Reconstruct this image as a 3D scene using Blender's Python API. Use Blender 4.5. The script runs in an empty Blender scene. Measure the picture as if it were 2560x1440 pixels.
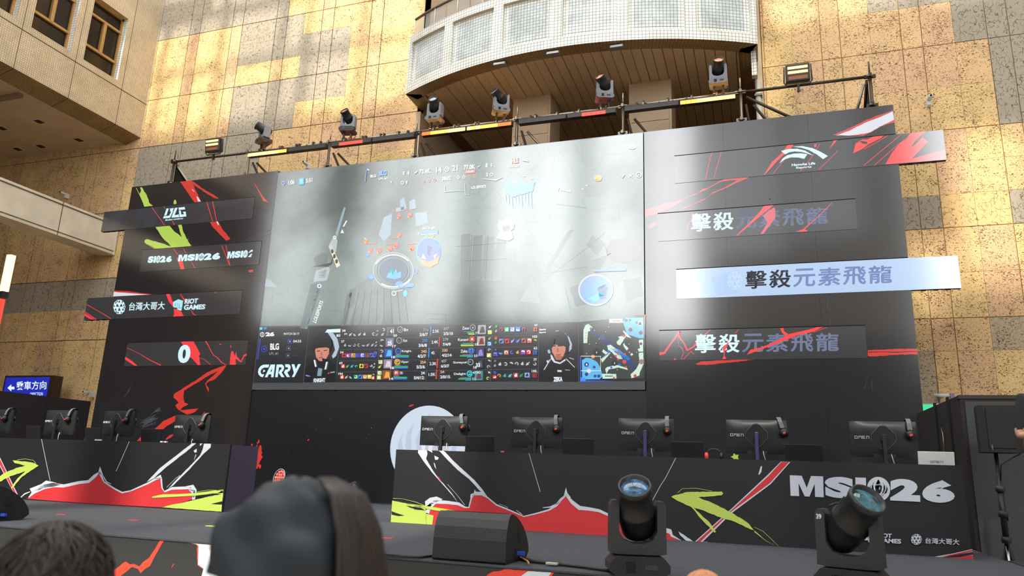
import bpy, bmesh, math, random
from mathutils import Vector as V, Matrix as M4
from mathutils.geometry import tessellate_polygon
random.seed(7)
PI = math.pi
S = bpy.context.scene
C = S.collection
# ---------------------------------------------------------------- camera
EYE = V((0, 0, 1.62))
F = 1832.0
RX = V((0.94779971, 0.31686778, 0.03564433))      # camera right in the hall
DN = V((-0.04393275, 0.24048597, -0.96965788))    # camera down
FW = V((-0.3158253, 0.91747551, 0.2418534))       # camera forward
cd = bpy.data.cameras.new('camera')
cd.sensor_width = 36.0; cd.lens = F / 2560 * 36.0
cd.clip_start = 0.05; cd.clip_end = 300
cd.dof.use_dof = True; cd.dof.focus_distance = 10.5; cd.dof.aperture_fstop = 3.2
cam = bpy.data.objects.new('camera', cd); C.objects.link(cam)
R3 = M4((RX, -DN, -FW)).transposed()
cam.matrix_world = M4.Translation(EYE) @ R3.to_4x4()
S.camera = cam
def un(p, ax, val):
    "photo pixel (2560x1440) -> point of the plane axis=val"
    d = RX * (p[0] - 1280) + DN * (p[1] - 720) + FW * F
    return EYE + d * ((val - EYE[ax]) / d[ax])
def crop(ox, oy, s):
    return lambda *pts: [(ox + a / s, oy + b / s) for a, b in pts]
# ---------------------------------------------------------------- world, sun, exposure
def lin(c):
    c = c / 255.0
    return c / 12.92 if c <= 0.04045 else ((c + 0.055) / 1.055) ** 2.4
def rgb(r, g, b): return (lin(r), lin(g), lin(b), 1)
SKY = 5.6
w = bpy.data.worlds.new('daylight'); S.world = w; w.use_nodes = True
bg = w.node_tree.nodes['Background']; bg.inputs[0].default_value = (0.97, 0.985, 1.0, 1); bg.inputs[1].default_value = SKY
sd = bpy.data.lights.new('sun', 'SUN'); sd.energy = 4.6; sd.angle = math.radians(1.7); sd.color = (1.0, 0.93, 0.78)
SUN = V((-0.04, 0.74, -0.66)).normalized()
so = bpy.data.objects.new('sun', sd); C.objects.link(so)
so.rotation_euler = SUN.to_track_quat('-Z', 'Y').to_euler(); so.location = (0, -5, 30)
S.view_settings.view_transform = 'Standard'; S.view_settings.look = 'None'
S.view_settings.gamma = 1; S.view_settings.use_curve_mapping = False
S.view_settings.exposure = 0.0
S.cycles.use_denoising = True
S.cycles.max_bounces = 6; S.cycles.diffuse_bounces = 3; S.cycles.glossy_bounces = 3; S.cycles.transparent_max_bounces = 8
S.cycles.caustics_reflective = False; S.cycles.caustics_refractive = False
S.cycles.sample_clamp_indirect = 6.0
# ---------------------------------------------------------------- materials
MATS = {}
def nt(name):
    m = bpy.data.materials.new(name); m.use_nodes = True
    n = m.node_tree; return m, n, n.nodes['Principled BSDF']
def mat(name, c, rough=0.6, metal=0.0, spec=0.5, em=None, es=1.0, ior=None, noise=0.0, nscale=8.0, bump=0.0, alpha=None):
    if name in MATS: return MATS[name]
    m, n, b = nt(name)
    b.inputs['Base Color'].default_value = c; b.inputs['Roughness'].default_value = rough
    b.inputs['Metallic'].default_value = metal; b.inputs['Specular IOR Level'].default_value = spec
    if ior: b.inputs['IOR'].default_value = ior
    if em: b.inputs['Emission Color'].default_value = em; b.inputs['Emission Strength'].default_value = es
    if noise or bump:
        tc = n.nodes.new('ShaderNodeTexCoord'); nz = n.nodes.new('ShaderNodeTexNoise')
        nz.inputs['Scale'].default_value = nscale; nz.inputs['Detail'].default_value = 4
        n.links.new(tc.outputs['Object'], nz.inputs['Vector'])
        if noise:
            mx = n.nodes.new('ShaderNodeMix'); mx.data_type = 'RGBA'
            k = [max(0, x * (1 - noise)) for x in c[:3]]; h = [x * (1 + noise) for x in c[:3]]
            mx.inputs[6].default_value = (*k, 1); mx.inputs[7].default_value = (*h, 1)
            n.links.new(nz.outputs['Fac'], mx.inputs[0]); n.links.new(mx.outputs[2], b.inputs['Base Color'])
        if bump:
            bp = n.nodes.new('ShaderNodeBump'); bp.inputs['Strength'].default_value = bump; bp.inputs['Distance'].default_value = 0.01
            n.links.new(nz.outputs['Fac'], bp.inputs['Height']); n.links.new(bp.outputs[0], b.inputs['Normal'])
    MATS[name] = m; return m
LED_ROUGH = 0.14; LED_IOR = 2.4
def led(name, c, es=1.0):
    "a lit patch of an LED face: emits its colour, keeps the satin gloss of the face"
    return mat(name, (0.014, 0.014, 0.015, 1), rough=LED_ROUGH, em=c, es=es, ior=LED_IOR)
def gnode(n, t, **k):
    x = n.nodes.new(t)
    for a, v in k.items(): setattr(x, a, v)
    return x
def stone(name, c, dark, kind, hi=None):
    "stone panel: kind dots = squiggly pits, crack = cast glyph relief"
    m, n, b = nt(name); L = n.links.new
    uv = gnode(n, 'ShaderNodeTexCoord')
    big = gnode(n, 'ShaderNodeTexNoise'); big.inputs['Scale'].default_value = 1.3; big.inputs['Detail'].default_value = 5
    L(uv.outputs['Object'], big.inputs['Vector'])
    mx = gnode(n, 'ShaderNodeMix', data_type='RGBA')
    mx.inputs[6].default_value = tuple(x * 0.86 for x in c[:3]) + (1,); mx.inputs[7].default_value = tuple(min(1, x * 1.12) for x in c[:3]) + (1,)
    L(big.outputs['Fac'], mx.inputs[0])
    rp = gnode(n, 'ShaderNodeValToRGB')
    if kind == 'dots':
        mp = gnode(n, 'ShaderNodeMapping'); mp.inputs['Scale'].default_value = (1, 1, 1.35)
        L(uv.outputs['Object'], mp.inputs['Vector'])
        t = gnode(n, 'ShaderNodeTexNoise'); t.inputs['Scale'].default_value = 38; t.inputs['Detail'].default_value = 2.5
        t.inputs['Roughness'].default_value = 0.6; t.inputs['Distortion'].default_value = 1.2
        L(mp.outputs[0], t.inputs['Vector'])
        t2 = gnode(n, 'ShaderNodeTexNoise'); t2.inputs['Scale'].default_value = 4; t2.inputs['Detail'].default_value = 2
        L(uv.outputs['Object'], t2.inputs['Vector'])
        ad = gnode(n, 'ShaderNodeMath', operation='MULTIPLY_ADD'); ad.inputs[1].default_value = 0.2; L(t2.outputs['Fac'], ad.inputs[0]); L(t.outputs['Fac'], ad.inputs[2])
        src = ad.outputs[0]
        rp.color_ramp.elements[0].position = 0.655; rp.color_ramp.elements[1].position = 0.72
    else:
        mp = gnode(n, 'ShaderNodeMapping'); mp.inputs['Scale'].default_value = (1.5, 1, 1)
        L(uv.outputs['Object'], mp.inputs['Vector'])
        nz = gnode(n, 'ShaderNodeTexNoise'); nz.inputs['Scale'].default_value = 7; L(mp.outputs[0], nz.inputs['Vector'])
        va = gnode(n, 'ShaderNodeVectorMath', operation='MULTIPLY_ADD'); va.inputs[1].default_value = (0.14, 0.14, 0.14)
        L(nz.outputs['Color'], va.inputs[0]); L(mp.outputs[0], va.inputs[2])
        t = gnode(n, 'ShaderNodeTexVoronoi', feature='DISTANCE_TO_EDGE', distance='MINKOWSKI') if False else gnode(n, 'ShaderNodeTexVoronoi', feature='DISTANCE_TO_EDGE')
        t.inputs['Scale'].default_value = 10.5; L(va.outputs[0], t.inputs['Vector'])
        t2 = gnode(n, 'ShaderNodeTexNoise'); t2.inputs['Scale'].default_value = 13; L(uv.outputs['Object'], t2.inputs['Vector'])
        g = gnode(n, 'ShaderNodeMath', operation='GREATER_THAN'); g.inputs[1].default_value = 0.49; L(t2.outputs['Fac'], g.inputs[0])
        sb = gnode(n, 'ShaderNodeMath', operation='SUBTRACT'); sb.inputs[0].default_value = 1.0; L(t.outputs['Distance'], sb.inputs[1])
        ml = gnode(n, 'ShaderNodeMath', operation='MULTIPLY'); L(sb.outputs[0], ml.inputs[0]); L(g.outputs[0], ml.inputs[1])
        src = ml.outputs[0]
        rp.color_ramp.elements[0].position = 0.95; rp.color_ramp.elements[1].position = 0.985
    L(src, rp.inputs['Fac'])
    m2 = gnode(n, 'ShaderNodeMix', data_type='RGBA'); m2.inputs[7].default_value = dark
    L(rp.outputs['Color'], m2.inputs[0]); L(mx.outputs[2], m2.inputs[6]); L(m2.outputs[2], b.inputs['Base Color'])
    bp = gnode(n, 'ShaderNodeBump'); bp.inputs['Strength'].default_value = 0.5; bp.inputs['Distance'].default_value = 0.012; bp.invert = True
    L(rp.outputs['Color'], bp.inputs['Height']); L(bp.outputs[0], b.inputs['Normal'])
    b.inputs['Roughness'].default_value = 0.75; b.inputs['Specular IOR Level'].default_value = 0.3
    MATS[name] = m; return m
def tiles(name, c, c2, mortar, size, gap=0.08, dirt=0.35, rough=0.45):
    "square mosaic tile on metre UVs"
    m, n, b = nt(name); L = n.links.new
    uv = gnode(n, 'ShaderNodeTexCoord')
    t = gnode(n, 'ShaderNodeTexBrick', offset=0.0, squash=1.0)
    t.inputs['Scale'].default_value = 1.0 / size; t.inputs['Brick Width'].default_value = 1.0; t.inputs['Row Height'].default_value = 1.0
    t.inputs['Mortar Size'].default_value = gap; t.inputs['Mortar Smooth'].default_value = 0.1; t.inputs['Bias'].default_value = -0.3
    t.inputs['Color1'].default_value = c; t.inputs['Color2'].default_value = c2; t.inputs['Mortar'].default_value = mortar
    L(uv.outputs['UV'], t.inputs['Vector'])
    nz = gnode(n, 'ShaderNodeTexNoise'); nz.inputs['Scale'].default_value = 1.7; nz.inputs['Detail'].default_value = 7; nz.inputs['Roughness'].default_value = 0.65
    L(uv.outputs['Object'], nz.inputs['Vector'])
    rp = gnode(n, 'ShaderNodeValToRGB'); rp.color_ramp.elements[0].position = 0.3; rp.color_ramp.elements[1].position = 0.62
    rp.color_ramp.elements[0].color = (1 - dirt, 1 - dirt, 1 - dirt * 1.1, 1); L(nz.outputs['Fac'], rp.inputs['Fac'])
    mx = gnode(n, 'ShaderNodeMix', data_type='RGBA', blend_type='MULTIPLY'); mx.inputs[0].default_value = 1.0
    L(t.outputs['Color'], mx.inputs[6]); L(rp.outputs['Color'], mx.inputs[7]); L(mx.outputs[2], b.inputs['Base Color'])
    b.inputs['Roughness'].default_value = rough
    bp = gnode(n, 'ShaderNodeBump'); bp.inputs['Strength'].default_value = 0.4; bp.inputs['Distance'].default_value = 0.004; bp.invert = True
    L(t.outputs['Fac'], bp.inputs['Height']); L(bp.outputs[0], b.inputs['Normal'])
    MATS[name] = m; return m
# ---------------------------------------------------------------- mesh builder
def wloc(o):
    v = V(o.location)
    while o.parent: o = o.parent; v += V(o.location)
    return v
class MB:
    def __init__(s): s.v = []; s.f = []; s.m = []; s.mats = []; s.uv = []; s.smooth = []
    def mi(s, m):
        if m not in s.mats: s.mats.append(m)
        return s.mats.index(m)
    def add(s, vs, fs, m, smooth=False, uvs=None):
        o = len(s.v); s.v += [V(a) for a in vs]; k = s.mi(m)
        for i, f in enumerate(fs):
            s.f.append([o + a for a in f]); s.m.append(k); s.smooth.append(smooth); s.uv.append(uvs[i] if uvs else None)
        return s
    def quad(s, a, b, c, d, m): return s.add([a, b, c, d], [(0, 1, 2, 3)], m)
    def box(s, lo, hi, m, X=None, bev=0.0):
        x0, y0, z0 = lo; x1, y1, z1 = hi
        if bev > 0:
            bm = bmesh.new(); bmesh.ops.create_cube(bm, size=1)
            for v in bm.verts: v.co = V(((x0 + x1) / 2 + v.co.x * (x1 - x0), (y0 + y1) / 2 + v.co.y * (y1 - y0), (z0 + z1) / 2 + v.co.z * (z1 - z0)))
            bmesh.ops.bevel(bm, geom=bm.edges[:] + bm.verts[:], offset=bev, segments=2, affect='EDGES', profile=0.6)
            bm.verts.index_update()
            vs = [v.co.copy() for v in bm.verts]; fs = [[v.index for v in f.verts] for f in bm.faces]; bm.free()
        else:
            vs = [V(p) for p in [(x0, y0, z0), (x1, y0, z0), (x1, y1, z0), (x0, y1, z0), (x0, y0, z1), (x1, y0, z1), (x1, y1, z1), (x0, y1, z1)]]
            fs = [(0, 3, 2, 1), (4, 5, 6, 7), (0, 1, 5, 4), (1, 2, 6, 5), (2, 3, 7, 6), (3, 0, 4, 7)]
        if X is not None: vs = [X @ v for v in vs]
        return s.add(vs, fs, m)
    def tube(s, pts, r, m, n=10, cap=True, smooth=True):
        pts = [V(p) for p in pts]; rs = r if isinstance(r, (list, tuple)) else [r] * len(pts); vs = []; fs = []
        up = None
        for i, p in enumerate(pts):
            t = (pts[min(i + 1, len(pts) - 1)] - pts[max(i - 1, 0)]).normalized()
            if up is None: up = t.orthogonal().normalized()
            up = (up - t * up.dot(t)).normalized(); sd_ = t.cross(up)
            for k in range(n):
                a = 2 * PI * k / n; vs.append(p + (up * math.cos(a) + sd_ * math.sin(a)) * rs[i])
        for i in range(len(pts) - 1):
            for k in range(n): fs.append((i * n + k, i * n + (k + 1) % n, (i + 1) * n + (k + 1) % n, (i + 1) * n + k))
        s.add(vs, fs, m, smooth)
        if cap: s.add(vs[:n][::-1], [tuple(range(n))], m); s.add(vs[-n:], [tuple(range(n))], m)
        return s
    def lathe(s, prof, m, X=None, n=24, smooth=True):
        "profile (radius, height) about local Z"
        vs = []; fs = []
        for r, z in prof:
            for k in range(n):
                a = 2 * PI * k / n; v = V((r * math.cos(a), r * math.sin(a), z)); vs.append(X @ v if X is not None else v)
        for i in range(len(prof) - 1):
            for k in range(n): fs.append((i * n + k, i * n + (k + 1) % n, (i + 1) * n + (k + 1) % n, (i + 1) * n + k))
        return s.add(vs, fs, m, smooth)
    def prism(s, poly, depth, m, X=None, side=None):
        "2D outline in local XY extruded along local Z by depth"
        n = len(poly); vs = [V((a, b, 0)) for a, b in poly] + [V((a, b, depth)) for a, b in poly]
        if X is not None: vs = [X @ v for v in vs]
        tri = tessellate_polygon([[V((a, b, 0)) for a, b in poly]])
        fs = [tuple(t) for t in tri] + [tuple(n + i for i in t[::-1]) for t in tri]
        s.add(vs, fs, m); s.add(vs, [(i, (i + 1) % n, n + (i + 1) % n, n + i) for i in range(n)], side or m)
        return s
    def poly(s, pts, m):
        pts = [V(p) for p in pts]
        if len(pts) < 3: return s
        nrm = V((0, 0, 0))
        for i in range(len(pts)): nrm += (pts[i] - pts[0]).cross(pts[(i + 1) % len(pts)] - pts[0])
        tri = tessellate_polygon([pts])
        return s.add(pts, [tuple(t) for t in tri], m)
    def build(s, name, parent=None, label=None, kind=None, loc=None):
        me = bpy.data.meshes.new(name); me.from_pydata([tuple(v) for v in s.v], [], s.f)
        for m in s.mats: me.materials.append(m)
        for i, p in enumerate(me.polygons): p.material_index = s.m[i]; p.use_smooth = s.smooth[i]
        ul = me.uv_layers.new(name='UVMap')
        for i, p in enumerate(me.polygons):
            if s.uv[i]:
                for j, li in enumerate(p.loop_indices): ul.data[li].uv = s.uv[i][j]
            else:
                nx, ny, nz = (abs(a) for a in p.normal)
                for li in p.loop_indices:
                    c = me.vertices[me.loops[li].vertex_index].co
                    ul.data[li].uv = (c.y, c.z) if nx >= ny and nx >= nz else ((c.x, c.z) if ny >= nz else (c.x, c.y))
        if any(s.smooth):
            bm = bmesh.new(); bm.from_mesh(me); bmesh.ops.remove_doubles(bm, verts=bm.verts, dist=1e-5); bm.to_mesh(me); bm.free()
        o = bpy.data.objects.new(name, me); C.objects.link(o)
        if parent is not None:
            o.parent = parent; o.matrix_parent_inverse = M4.Identity(4)
            o.location = -wloc(parent)
        if label: o['label'] = label
        if kind: o['kind'] = kind
        return o
def tag(o, label=None, cat=None, group=None, kind=None):
    for k, v in (('label', label), ('category', cat), ('group', group), ('kind', kind)):
        if v: o[k] = v
    return o
def thing(name, loc, label, cat, group=None):
    o = bpy.data.objects.new(name, None); C.objects.link(o); o.location = loc; o.empty_display_size = 0.1
    return tag(o, label, cat, group)
def struct(mb, name): return mb.build(name, kind='structure')
def TR(x, y, z, rz=0, rx=0, ry=0):
    return M4.Translation((x, y, z)) @ M4.Rotation(rz, 4, 'Z') @ M4.Rotation(ry, 4, 'Y') @ M4.Rotation(rx, 4, 'X')
# ---------------------------------------------------------------- flat artwork on a plane
TEXT = {}
def glyphs(s, bold=0.0):
    "outline text as triangles scaled into the unit square"
    if (s, bold) in TEXT: return TEXT[(s, bold)]
    c = bpy.data.curves.new('lettering', 'FONT'); c.body = s; c.offset = bold; c.resolution_u = 4
    o = bpy.data.objects.new('lettering', c); C.objects.link(o)
    dg = bpy.context.evaluated_depsgraph_get(); me = o.evaluated_get(dg).to_mesh()
    vs = [(v.co.x, v.co.y) for v in me.vertices]; fs = [tuple(p.vertices) for p in me.polygons]
    o.evaluated_get(dg).to_mesh_clear(); bpy.data.objects.remove(o); bpy.data.curves.remove(c)
    x0 = min(a for a, _ in vs); x1 = max(a for a, _ in vs); y0 = min(b for _, b in vs); y1 = max(b for _, b in vs)
    TEXT[(s, bold)] = ([((a - x0) / (x1 - x0), (b - y0) / (y1 - y0)) for a, b in vs], fs); return TEXT[(s, bold)]
class Art:
    "graphics lying on the plane axis=val; coordinates are read off the photo and land on the real surface"
    def __init__(s, ax, val, step=-0.0015, clip=None): s.ax = ax; s.val = val; s.mb = MB(); s.k = 1; s.step = step; s.clip = clip
    def up(s): s.k += 1; return s
    def P(s, p):
        q = un(p, s.ax, s.val + s.step * s.k)
        if s.clip: q.x = min(max(q.x, s.clip[0]), s.clip[1]); q.z = min(max(q.z, s.clip[2]), s.clip[3])
        return q
    def poly(s, pts, m, rough=0.0, seg=6.0):
        if rough:
            out = []
            for i, a in enumerate(pts):
                b = pts[(i + 1) % len(pts)]; L = math.hypot(b[0] - a[0], b[1] - a[1]); n = max(1, int(L / seg))
                for j in range(n):
                    t = j / n; q = (a[0] + (b[0] - a[0]) * t, a[1] + (b[1] - a[1]) * t)
                    if j: q = (q[0] + random.uniform(-rough, rough), q[1] + random.uniform(-rough, rough))
                    out.append(q)
            pts = out
        s.mb.poly([s.P(p) for p in pts], m); return s
    def line(s, pts, wd, m, rough=0.0):
        "brush stroke through pts, width one number or one per point"
        if not isinstance(wd, (list, tuple)): wd = [wd] * len(pts)
        Lh = []; Rh = []
        for i, p in enumerate(pts):
            a = pts[max(0, i - 1)]; b = pts[min(len(pts) - 1, i + 1)]
            dx, dy = b[0] - a[0], b[1] - a[1]; l = math.hypot(dx, dy) or 1
            nx, ny = -dy / l * wd[i] / 2, dx / l * wd[i] / 2
            j = random.uniform(-rough, rough)
            Lh.append((p[0] + nx + j, p[1] + ny)); Rh.append((p[0] - nx, p[1] - ny + j))
        for i in range(len(pts) - 1): s.mb.poly([s.P(q) for q in (Lh[i], Lh[i + 1], Rh[i + 1], Rh[i])], m)
        return s
    def disc(s, c, rx, ry, m, n=28, rot=0, a0=0, a1=2 * PI):
        full = a1 - a0 > 6.28
        pts = [(c[0] + rx * math.cos(a0 + (a1 - a0) * i / n) * math.cos(rot) - ry * math.sin(a0 + (a1 - a0) * i / n) * math.sin(rot),
                c[1] + rx * math.cos(a0 + (a1 - a0) * i / n) * math.sin(rot) + ry * math.sin(a0 + (a1 - a0) * i / n) * math.cos(rot)) for i in range(n if full else n + 1)]
        return s.poly(pts, m)
    def ring(s, c, rx, ry, wd, m, n=28, a0=0, a1=2 * PI):
        return s.line([(c[0] + rx * math.cos(a0 + (a1 - a0) * i / n), c[1] + ry * math.sin(a0 + (a1 - a0) * i / n)) for i in range(n + 1)], wd, m)
    def Q(s, q):
        "unit square -> the parallelogram whose corners TL TR BR BL are read off the photo"
        a, b, c, d = [s.P(p) for p in q]
        return lambda u, v: (d * (1 - u) + c * u) * (1 - v) + (a * (1 - u) + b * u) * v
    def text(s, t, q, m, bold=0.0, only=None):
        vs, fs = glyphs(t, bold); f = s.Q(q)
        s.mb.add([f(u, v) for u, v in vs], fs, m); return s
    def upoly(s, f, pts, m): s.mb.poly([f(u, v) for u, v in pts], m); return s
    def build(s, name, parent, label=None): return s.mb.build(name, parent, label)
def band(x0, y0, x1, y1, h0, h1=None, sl=0.0):
    "corner quad of a text line from its left/right top points and heights; sl shifts the bottom left (italic)"
    h1 = h0 if h1 is None else h1
    return [(x0, y0), (x1, y1), (x1 - sl, y1 + h1), (x0 - sl, y0 + h0)]
# ================================================================ setting
YB, YW = 13.4, 11.64
st_yel = stone('stone_yellow', rgb(236, 202, 142), rgb(104, 76, 44), 'dots')
st_tan = stone('stone_tan', rgb(232, 194, 142), rgb(98, 70, 44), 'dots')
st_pink = stone('stone_rose', rgb(228, 187, 144), rgb(98, 70, 46), 'dots')
st_gdot = stone('stone_grey_dots', rgb(192, 172, 144), rgb(88, 72, 56), 'dots')
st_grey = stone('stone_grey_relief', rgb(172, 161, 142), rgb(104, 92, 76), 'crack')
st_ycrk = stone('stone_yellow_relief', rgb(230, 192, 136), rgb(150, 116, 74), 'crack')
joint = mat('joint', rgb(84, 62, 40), 0.9); joint_gold = mat('joint_gold', rgb(186, 150, 96), 0.6)
plaster = mat('plaster', rgb(208, 184, 152), 0.85, noise=0.18, nscale=1.4)
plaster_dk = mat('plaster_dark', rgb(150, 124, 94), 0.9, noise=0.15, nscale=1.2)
concrete = mat('concrete', rgb(216, 204, 182), 0.8, noise=0.22, nscale=2.2, bump=0.15)
slatm = mat('soffit_paint', rgb(222, 198, 162), 0.7, noise=0.12, nscale=1.0)
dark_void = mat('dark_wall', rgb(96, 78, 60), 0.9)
hall_dk = mat('hall_behind', rgb(172, 168, 160), 0.9)
hall_low = mat('hall_low', rgb(56, 58, 62), 0.9)
tile_bay = tiles('mosaic_buff', rgb(212, 194, 164), rgb(194, 176, 146), rgb(146, 126, 96), 0.05, 0.09, 0.2)
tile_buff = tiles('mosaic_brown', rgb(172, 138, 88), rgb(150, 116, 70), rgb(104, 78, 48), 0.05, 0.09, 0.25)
tile_wht = tiles('mosaic_white', rgb(236, 236, 230), rgb(220, 222, 216), rgb(138, 140, 132), 0.066, 0.075, 0.24)
tile_gry = tiles('mosaic_pale_grey', rgb(204, 212, 216), rgb(186, 194, 198), rgb(122, 126, 122), 0.066, 0.075, 0.3)
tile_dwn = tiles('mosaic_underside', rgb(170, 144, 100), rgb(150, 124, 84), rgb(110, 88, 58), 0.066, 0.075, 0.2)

def wall_field(name, xs, zs, pick, jm, y=YB, g=0.011):
    mb = MB()
    mb.box((xs[0], y + 0.02, zs[0]), (xs[-1], y + 0.3, zs[-1]), jm)
    for i in range(len(xs) - 1):
        for j in range(len(zs) - 1):
            m, gx0, gx1, gz0, gz1 = pick(i, j, (xs[i] + xs[i + 1]) / 2, (zs[j] + zs[j + 1]) / 2)
            mb.box((xs[i] + gx0, y, zs[j] + gz0), (xs[i + 1] - gx1, y + 0.025, zs[j + 1] - gz1), m)
    return struct(mb, name)
def inr(x, z, R): return any(a <= x <= b and c <= z <= d for a, b, c, d in R)
# left field of stone: broad and narrow panels in turn
LXc = [-13.675 + 1.3567 * k for k in range(-9, 5)]
lx = [-26.3]; lbig = []
for c in LXc:
    lx += [c - 0.165, c + 0.165]
mids = []
for k in range(len(LXc) - 1): mids.append((LXc[k] + LXc[k + 1]) / 2)
majors = set(round(x, 3) for x in lx)
lx = sorted([x for x in lx if x < -7.0] + [m for m in mids if m < -7.0] + [-7.0])
RZ = {0.0, 4.34, 5.88, 7.62, 9.33, 10.67, 12.43, 14.1, 16.0}
lz = [0.0, 1.5, 3.0, 4.34, 5.1, 5.88, 6.75, 7.62, 8.45, 9.33, 10.0, 10.67, 11.25, 11.84, 12.43, 13.3, 14.1, 15.0, 16.0, 20.0]
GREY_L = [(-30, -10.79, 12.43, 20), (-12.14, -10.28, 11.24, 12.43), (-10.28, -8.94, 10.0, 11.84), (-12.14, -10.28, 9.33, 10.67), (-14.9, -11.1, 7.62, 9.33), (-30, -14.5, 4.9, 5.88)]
rr = random.Random(3)
def pick_l(i, j, x, z):
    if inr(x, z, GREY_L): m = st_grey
    else: m = [st_yel, st_yel, st_yel, st_tan][rr.randrange(4)] if z > 9.3 else [st_tan, st_pink, st_tan, st_yel][rr.randrange(4)]
    if z > 9.3 and lx[i + 1] - lx[i] < 0.4 and m is st_yel: m = st_pink
    gm = lambda v, s: 0.009 if s else 0.002
    return m, gm(0, round(lx[i], 3) in majors), gm(0, round(lx[i + 1], 3) in majors), gm(0, round(lz[j], 2) in RZ), gm(0, round(lz[j + 1], 2) in RZ)
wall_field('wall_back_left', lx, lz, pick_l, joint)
RXc = [1.525 + 1.345 * k for k in range(-1, 9)]
rx_ = [0.30]
for c in RXc: rx_ += [c - 0.165, c + 0.165]
rmaj = set(round(x, 3) for x in rx_)
rmids = [(RXc[k] + RXc[k + 1]) / 2 for k in range(len(RXc) - 1)]
rx_ = sorted([x for x in rx_ if x >= 0.30] + rmids)
rz = [0.0, 1.5, 2.6, 3.76, 4.30, 5.07, 5.85, 6.44, 7.03, 7.63, 8.45, 9.28, 10.12, 10.95, 11.9, 12.43, 14.0, 16.0, 20.0]
RZR = {0.0, 4.30, 5.85, 7.63, 9.28, 12.43, 14.0, 16.0}
GREY_R = [(2.18, 3.55, 10.12, 20), (3.55, 14, 9.28, 20), (4.05, 14, 7.63, 9.28), (2.4, 3.04, 5.85, 6.44), (4.05, 14, 5.85, 6.44)]
GDOT_R = [(3.54, 14, 3.76, 4.30), (2.4, 2.71, 0, 3.76)]
def pick_r(i, j, x, z):
    if inr(x, z, GREY_R): m = st_grey
    elif inr(x, z, GDOT_R): m = st_gdot
    elif inr(x, z, [(3.04, 4.05, 5.85, 6.44)]): m = st_ycrk
    else: m = [st_tan, st_yel, st_tan, st_pink][rr.randrange(4)]
    gm = lambda s: 0.007 if s else 0.002
    return m, gm(round(rx_[i], 3) in rmaj), gm(round(rx_[i + 1], 3) in rmaj), gm(round(rz[j], 2) in RZR), gm(round(rz[j + 1], 2) in RZR)
wall_field('wall_back_right', rx_, rz, pick_r, joint_gold)

# recess behind the balcony
mb = MB()
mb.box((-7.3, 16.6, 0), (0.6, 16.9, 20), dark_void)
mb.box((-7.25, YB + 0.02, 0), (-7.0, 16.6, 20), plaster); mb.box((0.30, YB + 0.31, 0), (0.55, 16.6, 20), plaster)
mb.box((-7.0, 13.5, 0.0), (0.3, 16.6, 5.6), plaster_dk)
mb.box((-7.0, 14.2, 19.6), (0.3, 16.6, 20), plaster)
for x0, x1 in ((-4.85, -4.0), (-2.32, -1.46)):
    mb.box((x0, 13.72, 5.6), (x1, 14.5, 9.55), plaster)
    mb.box((x0 + 0.05, 13.70, 5.6), (x1 - 0.05, 13.73, 8.55), plaster); mb.box((x0 + 0.05, 13.70, 8.6), (x1 - 0.05, 13.73, 9.2), plaster)
struct(mb, 'wall_recess')
mb = MB(); frm = mat('frame_brown', rgb(120, 92, 62), 0.5)
for k in range(9): mb.box((-6.9 + k * 0.87, 16.5, 5.6), (-6.82 + k * 0.87, 16.6, 9.5), frm)
for z in (6.8, 8.9): mb.box((-7.0, 16.52, z), (0.3, 16.6, z + 0.08), frm)
struct(mb, 'trim_recess')
mb = MB(); mb.box((0.2, YB - 0.06, 7.2), (0.29, YB + 0.3, 20), plaster); mb.box((-7.0, YB - 0.03, 5.6), (-6.9, YB + 0.3, 9.3), plaster)
struct(mb, 'trim_jamb')

# balcony: curved parapet of white mosaic with coffers, slatted underside
BC = V((-3.36, 19.70, 0)); BR = 7.84
def arc(a, r, z): return V((BC.x + r * math.sin(a), BC.y - r * math.cos(a), z))
A0, A1 = math.radians(-27.45), math.radians(27.2)
ZB0, ZB1 = 9.40, 10.78
mb = MB()
def arcband(a0, a1, r0, z0, r1, z1, m, n=4):
    for k in range(n):
        p, q = a0 + (a1 - a0) * k / n, a0 + (a1 - a0) * (k + 1) / n
        u = (z0, z1) if abs(z1 - z0) > 1e-4 else (r0, r1)
        mb.add([arc(p, r0, z0), arc(q, r0, z0), arc(q, r1, z1), arc(p, r1, z1)], [(0, 1, 2, 3)], m, uvs=[[(p * BR, u[0]), (q * BR, u[0]), (q * BR, u[1]), (p * BR, u[1])]])
def radial(a, r0, r1, z0, z1, m):
    mb.add([arc(a, r0, z0), arc(a, r1, z0), arc(a, r1, z1), arc(a, r0, z1)], [(0, 1, 2, 3)], m, uvs=[[(r0, z0), (r1, z0), (r1, z1), (r0, z1)]])
np_ = 6; step = (A1 - A0) / np_; zc0, zc1 = 9.60, 10.60; rc = BR - 0.075
arcband(A0, A1, BR, ZB0, BR, zc0, tile_wht, 36); arcband(A0, A1, BR, zc1, BR, ZB1, tile_wht, 36)
for k in range(np_):
    a, b = A0 + k * step, A0 + (k + 1) * step; e = step * 0.085; bo = 0.21 / BR
    arcband(a, a + e, BR, zc0, BR, zc1, tile_wht, 1); arcband(b - e, b, BR, zc0, BR, zc1, tile_wht, 1)
    arcband(a + e, b - e, rc, zc0, rc, zc1, tile_wht, 5); arcband(a + e + bo * .5, b - e - bo * .5, rc + 0.003, zc0 + 0.1, rc + 0.003, zc1 - 0.1, tile_gry, 5)
    radial(a + e, rc, BR, zc0, zc1, tile_wht); radial(b - e, rc, BR, zc0, zc1, tile_wht)
    arcband(a + e, b - e, rc, zc0, BR, zc0, tile_wht, 5); arcband(a + e, b - e, rc, zc1, BR, zc1, plaster, 5)
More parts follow.
